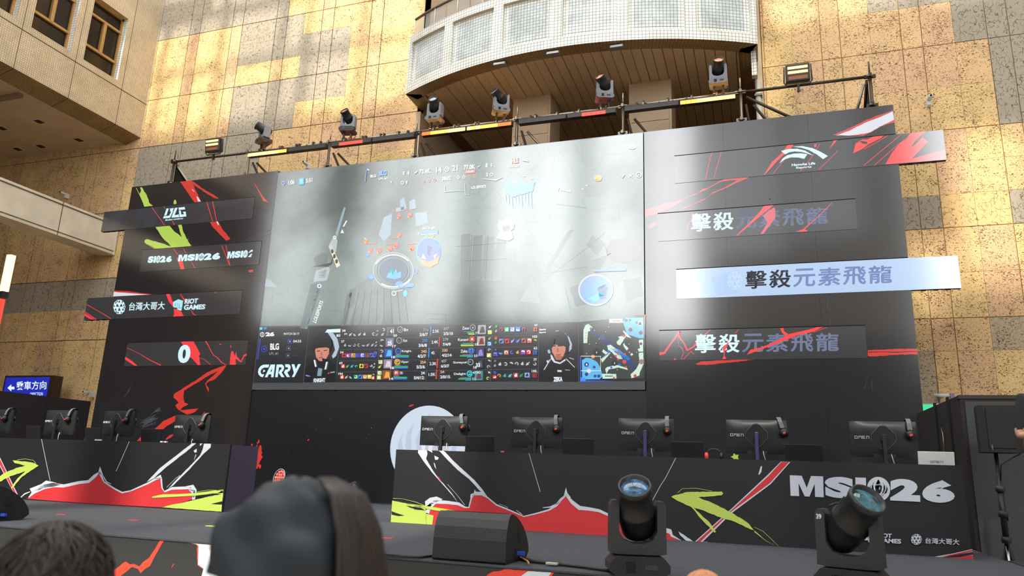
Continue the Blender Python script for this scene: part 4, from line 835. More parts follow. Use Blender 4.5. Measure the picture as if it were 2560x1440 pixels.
a.line(cA((2100, 800), (2540, 600)), .8, GRYS); a.line(cA((2200, 790), (2370, 720)), .7, GRYS); a.line(cA((2380, 715), (2540, 665)), .7, GRYS)
a.poly(cA((2210, 1200), (2240, 1190), (2290, 1190), (2280, 1225), (2230, 1228)), RED, .9, 3)
a.poly(cB((462, 160), (640, 178), (900, 195), (1090, 215), (800, 225), (452, 245)), WHT); a.up(); a.line(cB((458, 160), (560, 168), (700, 180), (900, 200), (1085, 213)), [4, 4, 3, 2, 1], RED, 1.6); a.poly(cB((452, 228), (480, 242), (452, 246)), RED)
# lower left sweep
a.poly(cC((1650, 172), (1700, 158), (1660, 215), (1610, 265), (1560, 285), (1545, 300), (1565, 330), (1566, 365), (1550, 330), (1538, 300), (1560, 270), (1600, 240), (1630, 205), (1560, 240), (1430, 320), (1380, 350), (1375, 400), (1385, 440), (1412, 450), (1370, 475), (1350, 495), (1400, 492), (1440, 488), (1490, 485), (1450, 515), (1400, 530), (1370, 512), (1335, 490), (1315, 460), (1340, 440), (1300, 400), (1305, 375), (1345, 350), (1480, 265), (1560, 210)), RED, .7, 5)
a.poly(cC((1160, 638), (1230, 575), (1320, 535), (1310, 580), (1260, 610), (1220, 640)), RED, .6, 4); a.poly(cC((1025, 728), (1050, 700), (1075, 694), (1070, 726)), RED, .6, 4); a.poly(cC((1240, 715), (1270, 685), (1305, 672), (1290, 695), (1250, 718)), RED, .5, 4); a.line(cC((1515, 535), (1535, 510)), 1.6, RED)
rs = random.Random(9)
for k in range(26):
    x = 1040 + rs.random() * 60; y = 560 + rs.random() * 50; a.line(cC((x, y + rs.uniform(0, 30)), (x + rs.uniform(60, 110), y - rs.uniform(5, 50))), rs.uniform(.5, 1.3), GRYS, .5)
for k in range(8): a.line(cC((1130 + k * 4, 530 - k * 3), (1205 + rs.uniform(-8, 4), 475 + k * 4)), .7, GRYS, .6)
a.line(cC((930, 400), (960, 360), (985, 305)), [.5, 1.2, .6], GRYS, .5); a.line(cC((1715, 320), (1732, 308)), .7, GRYS)
a.build('artwork', Lw)
# ---- right wall
a = Art(1, YW, clip=(-1.71, 2.14, 1.0, 7.35)); c1 = crop(1600, 360, 5.333); c2 = crop(1640, 780, 3.765); cR = crop(2160, 240, 8)
PNK = RED
a.poly(c1((65, 880), (300, 800), (560, 745), (650, 700), (790, 640), (830, 600), (890, 590), (1000, 530), (1060, 495), (1130, 465), (1170, 452), (1300, 440), (1490, 428), (1380, 478), (1200, 560), (1080, 615), (960, 665), (860, 745), (700, 810), (600, 860), (500, 885), (640, 825), (780, 765), (900, 710), (970, 640), (1100, 590), (1250, 510), (1310, 475), (1180, 490), (1090, 500), (1000, 545), (900, 600), (800, 648), (660, 705), (560, 760), (430, 850), (300, 900), (180, 950), (68, 970)), PNK, .6, 5)
a.poly(c1((110, 1090), (180, 1040), (228, 1030), (225, 1065), (150, 1120), (115, 1130)), PNK, .8, 5)
a.poly(cR((-620, 780), (-400, 690), (-200, 600), (0, 500), (300, 380), (575, 285), (610, 480), (610, 530), (540, 545), (340, 605), (150, 720), (0, 790), (-300, 800)), RED, .7, 7); a.up()
a.poly(cR((-560, 790), (-300, 700), (0, 545), (200, 470), (440, 370), (582, 305), (598, 475), (530, 510), (300, 620), (150, 715), (0, 755), (-300, 790)), WHT, .6, 7)
a.poly(c2((1995, 358), (2200, 350), (2458, 346), (2465, 398), (2200, 405), (2060, 418), (1995, 415)), RED, .8, 6); a.up(); a.line(c2((2000, 378), (2150, 374), (2250, 380), (2460, 370)), [2, 1.5, 2, 1], ledm, .8)
a.poly(c2((370, 490), (430, 465), (600, 455), (760, 448), (920, 446), (820, 462), (620, 482), (480, 500), (400, 498)), RED, .7, 6)
for p in (((1635, 80), (1650, 150)), ((1998, 595), (1958, 730)), ((2030, 650), (2036, 740)), ((1360, 1005), (1375, 1075))):
    a.line(c2(*p) if p[0][0] > 1400 else crop(1920, 400, 3)((435, 1010), (450, 1070), (440, 1090), (465, 1140)), .8, GRYS, .6)
a.line(crop(1920, 400, 3)((433, 1010), (448, 1065), (442, 1090), (465, 1138)), 1.2, GRYS, .5); a.line(c1((1722, 730), (1740, 735)), 2.5, black)
a.build('artwork', Rw)
# ---- backdrop below the screen with the round emblem
a = Art(1, YW + 0.02, clip=(-9.144, -1.714, 1.0, 2.915)); d6 = crop(540, 1000, 3.273)
cw = un((977, 1100), 1, YW + 0.02); ct = un((1075, 1014), 1, YW + 0.02); R_ = 0.70; cx_ = cw.x + R_; cz_ = ct.z - R_
yy = YW + 0.02 - 0.004
a.mb.poly([V((cx_ + R_ * math.cos(2 * PI * k / 48), yy, cz_ + R_ * math.sin(2 * PI * k / 48))) for k in range(48)], led('led_disc', rgb(206, 220, 236), 1.0)); a.up(); a.up(); a.up()
f = lambda u, v: V((cx_ + u * R_, YW + 0.02 - 0.0015 * a.k, cz_ + v * R_))
crest(a, f, 0, 0, .95, .95, led('led_disc_pale', rgb(228, 226, 242), 1.05), led('led_disc_shade', rgb(196, 204, 224), .98))
a.k = 1
for pts in (((1575, 52), (1590, 40), (1620, 34), (1612, 46), (1585, 56)), ((748, 335), (752, 322), (764, 318), (758, 334)), ((1266, 234), (1270, 222), (1276, 232))): a.poly(d6(*pts), RED)
for k in range(26):
    y = 325 + rs.random() * 240; x = 345 + rs.uniform(-26, 30) * (1 - abs(y - 420) / 260); a.disc(d6((x, y))[0], rs.uniform(.8, 4), rs.uniform(1, 5), RED, 7)
a.poly(d6((330, 470), (345, 400), (375, 410), (372, 480), (345, 540), (318, 578)), RED, 1.2, 3); a.disc(d6((294, 366))[0], 2.5, 2.5, RED, 7); a.disc(d6((430, 715))[0], 4, 4, RED, 8)
for x, y in ((935, 152), (820, 240), (750, 295), (590, 426), (865, 205), (1250, 280), (1230, 315)): a.line(d6((x - 4, y + 4), (x + 5, y - 4)), .8, GRYS)
a.build('artwork', Bk)
# ---- strip screens
YS = YW - 0.008
def strip(tl, tr, br, bl, label, m=ledk):
    p = [un(q, 1, YS) for q in (tl, tr, br, bl)]
    x0 = (p[0].x + p[3].x) / 2; x1 = (p[1].x + p[2].x) / 2; z1 = (p[0].z + p[1].z) / 2; z0 = (p[2].z + p[3].z) / 2
    mb = MB(); mb.box((x0, YS + 0.002, z0), (x1, YW - 0.001, z1), backm); mb.box((x0, YS, z0), (x1, YS + 0.002, z1), m)
    mb.box((max(x0, -12.94), YS + 0.001, z1), (min(x1, 2.13), YW - 0.001, z1 + (0.014 if x0 > -5 else 0.008)), gapm)
    for a_, b_ in ((x0, -12.955), (2.145, x1)):
        if b_ > a_ + 0.05:
            mb.box((a_, YW - 0.001, z0), (b_, YW + 0.07, z1), backm)
            for k in range(3): xx = a_ + (b_ - a_) * (.25 + .25 * k); mb.box((xx - .03, YW + .01, z0 - .012), (xx + .03, YW + .05, z0), black_m)
    o = mb.build('strip_screen'); tag(o, label, 'screen', 'strip screens on the stage wall'); return o, Art(1, YS, clip=(x0, x1, z0, z1))
gapm = mat('gap_black', rgb(8, 8, 9), .9)
# left: team strip
o, a = strip((258, 531), (637, 492), (631, 546), (255, 579), 'left wall strip screen with slanted BLG logo over faint letters')
a.poly(cA((260, 315), (460, 300), (330, 590), (180, 600)), SHD); a.poly(cA((650, 290), (900, 275), (850, 560), (710, 565), (690, 460), (550, 458)), SHD); a.poly(cA((1460, 210), (2160, 150), (2130, 245), (1480, 300)), SHD); a.poly(cA((1500, 380), (1640, 368), (1650, 478), (1510, 488)), SHD); a.poly(cA((930, 268), (1310, 240), (1330, 300), (1180, 480), (960, 500)), led('led_shade2', rgb(60, 62, 68), .7)); a.up()
for p in (((815, 262), (1002, 545)), ((1612, 192), (1697, 486)), ((1697, 182), (1754, 482))): a.line(cA(*p), [1.8, 1.2], REDB)
a.line(cA((985, 255), (1010, 305)), 1, REDB); a.line(cA((1110, 480), (1142, 538)), 1.4, REDB); a.up()
cL = crop(380, 500, 12.133)
for p in (((440, 260), (510, 255), (435, 465), (370, 470)), ((535, 262), (660, 243), (628, 325), (636, 345), (575, 480), (545, 540), (328, 560), (362, 490), (520, 474), (572, 372), (580, 350), (535, 345), (560, 300)), ((695, 240), (775, 232), (685, 460), (780, 445), (808, 428), (825, 520), (585, 535)), ((800, 232), (990, 210), (1005, 285), (810, 300)), ((812, 320), (872, 318), (888, 440), (968, 435), (955, 385), (930, 358), (1018, 350), (1042, 495), (840, 522))): a.poly(cL(*p), WHTB)
a.text('BILIBILI GAMING', cA((1012, 455), (1268, 434), (1262, 452), (1006, 478)), WHTB, .03); a.build('lettering', o)
# left: MSI strip
o, a = strip((358, 622), (655, 606), (646, 662), (349, 679), 'left wall strip screen repeating the white MSI 26 wordmark')
a.poly(cA((1170, 1018), (1200, 1020), (1260, 1070), (1290, 1182), (1230, 1186), (1205, 1090)), REDB, .4, 5)
for p in (((1125, 880), (1190, 970)), ((1270, 880), (1310, 950)), ((1390, 1075), (1440, 1168)), ((1830, 835), (1940, 1120)), ((1888, 830), (1950, 1130))): a.line(cA(*p), 1.3, REDB)
a.up(); k0 = a.k
wordmark(a, cA((520, 1006), (1112, 985), (1098, 1076), (505, 1106)), WHTB, ledk, 1); a.k = k0
wordmark(a, cA((1205, 972), (1815, 938), (1800, 1038), (1190, 1068)), WHTB, ledk); a.k = k0
q = cA((1920, 926), (2530, 885), (2515, 985), (1905, 1026)); f = a.Q(q)
a.upoly(f, [(.213 * x, y) for x, y in [(0, 0), (0, 1), (.36, 1), (.50, .42), (.64, 1), (1, 1), (1, 0), (.74, 0), (.74, .62), (.57, 0), (.43, 0), (.26, .62), (.26, 0)]], WHTB)
vs, fs = glyphs('S', .07); a.mb.add([f(.222 + .183 * u, v) for u, v in vs], fs, WHTB); a.upoly(f, [(.413, 0), (.413, 1), (.478, 1), (.478, 0)], WHTB); emblem(a, f, .553, .5, .07, .56, WHTB, ledk); a.up(); crest(a, f, .553, .5, .066, .53, WHTB, ledk)
a.upoly(f, [(.64, .62), (.70, 1.0), (.765, 1.05), (.76, .78), (.70, .74), (.68, .62)], WHTB); a.upoly(f, [(.635, 0), (.735, .5), (.755, .5), (.75, .25), (.73, .25), (.745, 0)], WHTB)
a.build('lettering', o)
# left: sponsors strip
o, a = strip((218, 743), (606.5, 728), (598.5, 786), (211, 799), 'left wall strip screen with ball logo, white Chinese lettering and fist logo')
a.poly(cB((80, 462), (130, 490), (250, 570), (210, 574), (160, 574), (65, 520)), REDB); a.up(); a.line(cB((75, 480), (215, 572)), 1.4, ledk); a.line(cB((90, 472), (240, 568)), 1.2, ledk)
a.line(cB((100, 358), (270, 455), (350, 500), (450, 567)), [1.6, 1, 1.4, 2.2], REDB); a.poly(cB((1252, 206), (1305, 204), (1330, 270), (1355, 330), (1360, 400), (1330, 360), (1290, 310)), REDB, .4, 5)
a.poly(cB((1365, 415), (1430, 430), (1480, 470), (1508, 528), (1355, 533), (1372, 490)), REDB, .4, 5); a.line(cB((1458, 200), (1490, 250), (1525, 300)), [1, 2, 4], REDB); a.line(cB((1612, 435), (1650, 495), (1690, 516)), [1.2, 2, 1.4], REDB); a.line(cB((1770, 520), (1980, 522)), 1.2, REDB, .6); a.disc(cB((1968, 185))[0], 1.3, 2.4, REDB, 6); a.up()
ball(a, cB((571, 392))[0], 15.2, 18.6, WHTB, ledk)
a.text('台灣大哥大', cB((718, 325), (1240, 312), (1226, 428), (706, 446)), WHTB, .012)
fist(a, a.Q(cB((1355, 280), (1500, 280), (1490, 436), (1352, 420))), led('led_ice', rgb(178, 234, 246), 1), ledk)
a.text('RIOT', cB((1530, 275), (1720, 266), (1706, 338), (1518, 350)), WHTB, .035); a.text('GAMES', cB((1516, 360), (1826, 352), (1812, 424), (1506, 436)), WHTB, .035); a.build('lettering', o)
# left: score strip
o, a = strip((319.5, 857), (621.5, 850.5), (613, 912.5), (309.5, 914.5), 'left wall strip screen with a large white zero over red torn shapes')
a.poly(cB((1470, 888), (1650, 886), (1690, 960), (1750, 1080), (1730, 1100), (1750, 1235), (1715, 1240), (1640, 1150), (1590, 1110), (1500, 950)), REDB, .5, 6); a.line(cB((680, 985), (860, 1070), (1010, 1160), (1175, 1242)), [1, .8, 1.8, 2.4], REDB); a.poly(cB((648, 1115), (760, 1180), (835, 1246), (790, 1246), (648, 1155)), REDB)
a.line(cB((1740, 1130), (1800, 1150), (1850, 1190), (1900, 1235)), 1.2, REDB, .4); a.line(cB((1828, 888), (1870, 960), (1920, 1060), (1950, 1100), (2000, 1130), (2060, 1200), (2120, 1232)), [4, 2.4, 2, 1.4, 1.4, 1.6, 2], REDB, .6)
a.poly(cB((2175, 1230), (2190, 1080), (2205, 1030), (2230, 1040), (2255, 1110), (2270, 1035), (2280, 1110), (2340, 1180), (2380, 1090), (2425, 1070), (2420, 1100), (2390, 1110), (2345, 1200), (2290, 1160), (2262, 1150), (2266, 1235), (2200, 1235)), REDB, .5, 5); a.line(cB((2192, 945), (2194, 985)), 1.6, REDB); a.disc(cB((2040, 934))[0], 2.4, 1.4, REDB, 7); a.up(); a.up()
a.text('0', cB((1440, 945), (1615, 940), (1594, 1206), (1412, 1210)), WHTB, .05); a.build('lettering', o)
# right: team strip
o, a = strip((1686, 391), (2359, 324), (2365, 403), (1687, 455), 'right wall strip screen with swoosh logo reading Hanwha Life Esports')
a.poly(cR((630, 745), (930, 720), (990, 720), (1245, 695), (1170, 830), (1280, 910), (960, 1250), (1640, 1070), (1645, 1275), (425, 1368), (560, 1130), (700, 950), (860, 830), (930, 740)), REDB); a.up()
a.poly(cR((1245, 700), (1262, 698), (1160, 820), (1040, 960), (940, 1028), (990, 940), (1120, 800)), ledk); a.poly(cR((900, 800), (830, 880), (775, 915), (830, 860)), ledk); a.poly(cR((630, 748), (690, 744), (930, 722), (720, 925), (560, 1130), (425, 1368), (240, 1378), (580, 1110), (700, 960), (540, 1060), (430, 1060)), ledk); a.up()
for p in (((770, 742), (600, 890), (0, 1385)), ((710, 955), (600, 1040), (210, 1385)), ((478, 790), (250, 930), (0, 1060))): a.line(cR(*p), 1.3, REDB)
a.poly(cR((-170, 955), (-40, 870), (60, 870), (200, 800), (390, 790), (330, 850), (100, 960), (-50, 1070), (-220, 1150)), REDB, .3, 6); a.up(); a.poly(cR((-100, 900), (0, 905), (70, 920), (60, 958), (-20, 955)), ledk)
a.poly(c1((1970, 10), (2050, 8), (2000, 80), (1900, 160), (1820, 240), (1665, 410), (1655, 408), (1760, 240), (1880, 130)), REDB); a.line(c1((1930, 205), (1770, 400)), 1.2, REDB); a.line(c1((1860, 200), (1670, 408)), 1, ledk)
for p in (((960, 115), (920, 260), (875, 475)), ((1085, 105), (1040, 260), (985, 462)), ((2395, 5), (2300, 160), (2230, 250), (2140, 365)), ((2640, 90), (2380, 345))): a.line(c1(*p), 1.2, REDB, .3)
a.poly(c1((2320, 5), (2360, 0), (2345, 40), (2325, 50)), REDB); a.poly(cR((-610, 830), (-540, 800), (-600, 960), (-700, 1060), (-620, 930)), REDB); a.up()
a.poly(c1((1880, 92), (1990, 66), (2100, 64), (2200, 88), (2310, 152), (2240, 130), (2160, 106), (2060, 98), (1990, 110), (1935, 138)), WHTB); a.poly(c1((1858, 258), (1900, 195), (1960, 150), (2050, 128), (2150, 124), (2230, 136), (2190, 198), (2110, 180), (2010, 178), (1930, 204)), WHTB); a.poly(c1((2035, 36), (2160, 28), (2300, 55), (2420, 110), (2505, 160), (2440, 202), (2360, 140), (2250, 80), (2150, 48)), WHTB)
a.text('Hanwha Life', c1((2024, 262), (2338, 238), (2336, 272), (2022, 298)), WHTB, .03); a.text('Esports', c1((2082, 304), (2288, 288), (2286, 322), (2080, 336)), WHTB, .03); a.build('lettering', o)
# right: three dark strips and one bright strip with the same six characters
def phrase(a, q, m1, m2, slash):
    f = a.Q(q)
    for k, ch in enumerate('擊殺元素飛龍'):
        vs, fs = glyphs(ch, 0.004)
        for du, dv in ((0, 0), (.0028, 0), (-.0028, 0), (0, .015), (0, -.015), (.002, .01), (-.002, -.01)):
            a.mb.add([f((k + .05) / 6 + .145 * u + du, .03 + .94 * v + dv) for u, v in vs], fs, m1 if k < 2 else m2)
    a.up()
    for k, (u0, u1, v0, v1) in enumerate(((.01, .06, .1, .0), (.12, .165, .95, .72), (.2, .235, .0, .3), (.27, .33, .95, .6), (.36, .385, .0, .2), (.46, .52, .1, .55), (.55, .62, .55, .95), (.86, .975, .0, 1.05), (.84, .88, .1, .3))):
        if u0 > .3 or slash: a.upoly(f, [(u0, v0), (u0 + .006, v0), (u1 + .006, v1), (u1, v1)], slash)
o, a = strip((1645, 533.5), (2137, 499), (2145, 576), (1643.5, 600), 'dark strip screen with six Chinese characters, directly below the swoosh logo strip')
phrase(a, c1((672, 925), (2530, 835), (2530, 1060), (668, 1180)), WHTB, LTXT, ledk)
a.poly(c1((1660, 815), (1785, 808), (1720, 870), (1640, 930), (1300, 1220), (1280, 1222), (1450, 1060), (1600, 900)), REDB, .3, 6); a.poly(c1((1780, 850), (1800, 850), (1805, 980), (1740, 1070), (1650, 1195), (1605, 1202), (1700, 1050), (1640, 960), (1700, 900)), led('led_red_soft', rgb(236, 96, 110), .85), .4, 6)
a.line(c1((2560, 785), (2380, 965), (2190, 1130)), [1.4, 1.6, 3], REDB); a.poly(c1((2075, 1172), (2190, 1128), (2235, 1160), (2230, 1166)), REDB); a.line(c1((705, 900), (680, 1010), (630, 1120), (612, 1255)), [1.4, 1.4, 3, 1.4], REDB, .5); a.build('lettering', o)
cw_ = crop(1660, 620, 3.368)
o, a = strip((1690.5, 674.5), (2395.5, 638.5), (2402, 722), (1691.5, 745.5), 'bright pale blue strip screen with dark Chinese characters', m=led('led_sky', rgb(186, 214, 248), .92))
PV = led('led_violet_tint', rgb(200, 206, 246), .95); PB = led('led_sky_deep', rgb(172, 204, 244), .95)
a.poly(cw_((160, 300), (280, 290), (320, 330), (310, 412), (170, 418)), PV); a.poly(cw_((400, 250), (560, 200), (620, 380), (440, 405)), PB); ball(a, cw_((595, 275))[0], 19, 23, led('led_ball', rgb(196, 222, 250), .94), PB)
phrase(a, cw_((684, 190), (1935, 140), (1935, 296), (676, 350)), led('led_ink', rgb(50, 52, 66), .7), led('led_slate', rgb(122, 144, 196), .85), led('led_skyk', rgb(196, 222, 250), .95)); a.build('lettering', o)
o, a = strip((1647.5, 825), (2163, 816.5), (2168.5, 895.5), (1648.5, 900.5), 'lowest dark strip screen on the right, six Chinese characters crossed by red strokes')
a.line(c2((30, 392), (80, 385), (130, 310), (225, 180), (215, 230), (260, 290), (295, 360), (350, 330)), [8, 6, 4, 5, 5, 3, 4, 4], REDB, .6); a.line(c2((350, 330), (420, 250), (515, 162)), [4, 5, 2], REDB); a.line(c2((205, 240), (215, 320), (245, 340), (260, 385), (235, 445), (265, 440), (330, 370), (360, 400)), 1.2, REDB, .5); a.disc(c2((178, 444))[0], 3, 2, REDB, 7); a.line(c2((750, 200), (775, 165)), 1.2, REDB); a.up()
phrase(a, c2((365, 205), (1738, 195), (1738, 370), (358, 390)), WHTB, LTXT, ledk)
a.poly(c2((855, 402), (890, 355), (1000, 330), (1140, 270), (1260, 205), (1440, 165), (1520, 142), (1575, 140), (1480, 185), (1330, 220), (1160, 290), (1010, 345)), REDB, .3, 6); a.poly(c2((1168, 155), (1198, 148), (1205, 180), (1250, 210), (1215, 225), (1185, 190)), REDB, .3, 5); a.line(c2((1610, 145), (1480, 190)), 1, REDB); a.poly(c2((625, 445), (640, 400), (625, 330), (690, 280), (650, 360), (645, 410), (662, 440)), REDB, .5, 5); a.build('lettering', o)
# ================================================================ things
steel = mat('scaffold_steel', rgb(150, 140, 124), 0.35, metal=0.9); steel_dk = mat('scaffold_dark', rgb(70, 58, 46), 0.45, metal=0.4); cloth_dk = mat('black_cloth', rgb(36, 30, 26), 0.95)
plast = mat('black_plastic', rgb(34, 35, 37), 0.42, noise=0.1, nscale=20); plast2 = mat('dark_plastic', rgb(48, 50, 53), 0.5); greyp = mat('grey_plastic', rgb(128, 128, 132), 0.5); whitep = mat('white_plastic', rgb(222, 226, 226), 0.45); cable_m = mat('cable_black', rgb(20, 20, 22), 0.6)
chrome = mat('chrome', rgb(180, 182, 186), 0.2, metal=1.0)
# ---- scaffold frame above the wall
t = thing('scaffold_frame', (-5.2, 12.0, 0.0), 'dark steel tube scaffold rising behind the top of the LED wall', 'scaffold')
UX = [-12.25, -10.22, -8.23, -6.25, -4.15, -2.14, -0.11, 1.91]
for i, x in enumerate(UX):
    m_ = steel_dk if i in (0, 7) else steel
    MB().tube([(x, 12.0, 0.0), (x, 12.0, 8.12)], 0.028, m_).build('upright', t); MB().tube([(x, 12.0, 8.10), (x, 12.0, 8.34)], 0.014, m_, 8).build('spigot', t)
    for z in (7.55, 8.07):
        mb = MB(); mb.lathe([(0.03, -0.012), (0.062, -0.008), (0.062, 0.008), (0.03, 0.012)], steel, TR(x, 12.0, z), 16)
        for k in range(4): mb.box((-0.02, 0.03, -0.028), (0.02, 0.085, 0.028), m_, TR(x, 12.0, z) @ M4.Rotation(k * PI / 2, 4, 'Z'))
        mb.build('rosette', t)
    if i < 7: MB().tube([(x + 0.04, 12.0, 8.07), (UX[i + 1] - 0.04, 12.0, 8.07)], 0.025, steel_dk if i in (0, 6) else steel).build('ledger', t)
    if 0 < i < 7:
        MB().tube([(x + 0.08, 12.03, 7.85), (x + 0.22, 12.75, 7.0)], 0.024, steel_dk).build('brace', t); MB().tube([(x + 0.2, 12.02, 7.82), (x + 0.75, 12.5, 7.2)], 0.024, steel if i == 4 else steel_dk).build('brace', t)
    MB().tube([(x, 13.1, 0.0), (x, 13.1, 7.3)], 0.028, steel_dk).build('upright', t)
MB().tube([(-0.02, 12.02, 7.98), (1.0, 12.05, 7.3)], 0.026, steel_dk).build('brace', t)
for x, s_ in ((-12.25, 1), (1.91, -1)):
    mb = MB(); mb.add([(x + .03 * s_, 12.03, 8.02), (x + .03 * s_, 13.1, 7.2), (x + .03 * s_, 13.1, 1.2), (x + .03 * s_, 12.03, 1.2)], [(0, 1, 2, 3)], cloth_dk); mb.build('side_cloth', t)
    MB().tube([(x + .05 * s_, 12.02, 8.02), (x + .05 * s_, 13.1, 7.25)], 0.022, steel_dk).build('brace', t); MB().tube([(x + .1 * s_, 12.02, 7.95), (x + .35 * s_, 12.9, 7.1)], 0.022, steel).build('brace', t)
for i in range(1, 6):
    mb = MB(); x0, x1 = UX[i] + 0.1, UX[i + 1] - 0.1
    pts = [V((x0 + (x1 - x0) * k / 30, 11.97 + 0.02 * math.sin(k), 8.035 + 0.03 * math.sin(k * 1.7 + i) + 0.015 * math.sin(k * 3.1))) for k in range(31)]
    mb.tube(pts, 0.007, cable_m, 5)
    for k in range(4):
        xx = x0 + (x1 - x0) * (0.15 + 0.23 * k); mb.box((xx - 0.02, 11.96, 8.0), (xx + 0.02, 12.04, 8.12), steel_dk); mb.box((xx - 0.012, 11.93, 7.98), (xx + 0.012, 11.97, 8.08), steel)
    mb.build('cable_run', t)
# ---- LED battens
def em(name, c, e): return mat(name, (0.02, 0.02, 0.02, 1), 0.4, em=c, es=e)
OR1 = em('lamp_amber', (1.0, 0.34, 0.04, 1), 3.2); OR2 = em('lamp_orange', (1.0, 0.2, 0.02, 1), 1.5); YE1 = em('lamp_yellow', (1.0, 0.44, 0.09, 1), 6); RD1 = em('lamp_red', (1.0, 0.09, 0.05, 1), 1.3); OFF = mat('lamp_off', rgb(66, 56, 50), 0.3)
bat = [(622, 394, 720, 381, [YE1] * 8 + [OR1, OR1], 'LED batten lit yellow, leftmost of the row'), (722, 381, 817, 368, [OFF] * 10, 'unlit LED batten just right of the leftmost yellow lit one'),
       (830, 368, 931, 355, [OFF, OFF] + [RD1] * 6 + [OFF, OFF], 'LED batten with red cells below the second spotlight on the scaffold'), (933, 355, 1038, 341, [OFF] * 10, 'unlit LED batten beside the red one on the left'),
       (1056, 341, 1166, 329, [OR2, OR2] + [OR1] * 4 + [YE1] * 4, 'glowing orange LED batten under the left corner of the balcony, left of its twin'), (1168, 329, 1281, 316, [YE1, OR1, YE1, OR1, OR1, OR1, OR1, OR2, OR2, OR2], 'glowing orange LED batten under the balcony, right of its twin'),
       (1298, 313, 1417, 299, [OFF] * 10, 'unlit LED batten under the middle of the balcony, above the grey dome'), (1419, 299, 1541, 284, [OFF, OFF, OFF] + [RD1] * 5 + [OFF, OFF], 'LED batten with red cells beneath the balcony'),
       (1562, 285, 1698, 269, [OFF] * 10, 'unlit LED batten left of the rightmost yellow one'), (1700, 269, 1840, 250, [OR1] * 3 + [YE1] * 7, 'LED batten lit yellow, rightmost of the row')]
for x0, y0, x1, y1, cells, lab in bat:
    p, q = un((x0, y0), 1, 11.9), un((x1, y1), 1, 11.9); z = 7.945
    t = thing('led_batten', ((p.x + q.x) / 2, 11.9, z), lab, 'stage light', 'LED battens along the scaffold')
    mb = MB(); mb.box((p.x, 11.86, z - 0.045), (q.x, 11.96, z + 0.055), plast2, bev=0.008); mb.build('housing', t)
    n = len(cells); wd = (q.x - p.x - 0.02) / n
    for lit, nm in ((True, 'lit_cells'), (False, 'dark_cells')):
        mb = MB(); got = False
        for k, m in enumerate(cells):
            if (m is not OFF) == lit:
                got = True; g_ = .003 if lit else 0; mb.box((p.x + 0.01 + k * wd + g_, 11.845, z - 0.042), (p.x + 0.01 + (k + 1) * wd - g_, 11.861, z + 0.02), m)
        if got: mb.build(nm, t, 'glowing cells' if lit else None)
    lit_ = [m for m in cells if m is not OFF]
    if lit_:
        ld = bpy.data.lights.new('batten_glow', 'AREA'); ld.shape = 'RECTANGLE'; ld.size = (q.x - p.x) * len(lit_) / n; ld.size_y = .06; ld.energy = 6 * len(lit_) / n * (.6 if RD1 in lit_ else 1)
        ld.color = (1, .12, .06) if RD1 in lit_ else (1, .46, .10); lo = bpy.data.objects.new('batten_glow', ld); C.objects.link(lo); lo.parent = t
        ks = [k for k, m in enumerate(cells) if m is not OFF]; lo.location = V((p.x + 0.01 + (sum(ks) / len(ks) + .5) * wd, 11.98, z + .13)) - t.location; lo.rotation_euler = (math.radians(150), 0, 0)
    for xx in (p.x + 0.2, q.x - 0.2):
        mb = MB(); mb.box((xx - 0.018, 11.94, z + 0.05), (xx + 0.018, 12.02, z + 0.16), steel_dk); mb.build('hanger', t)
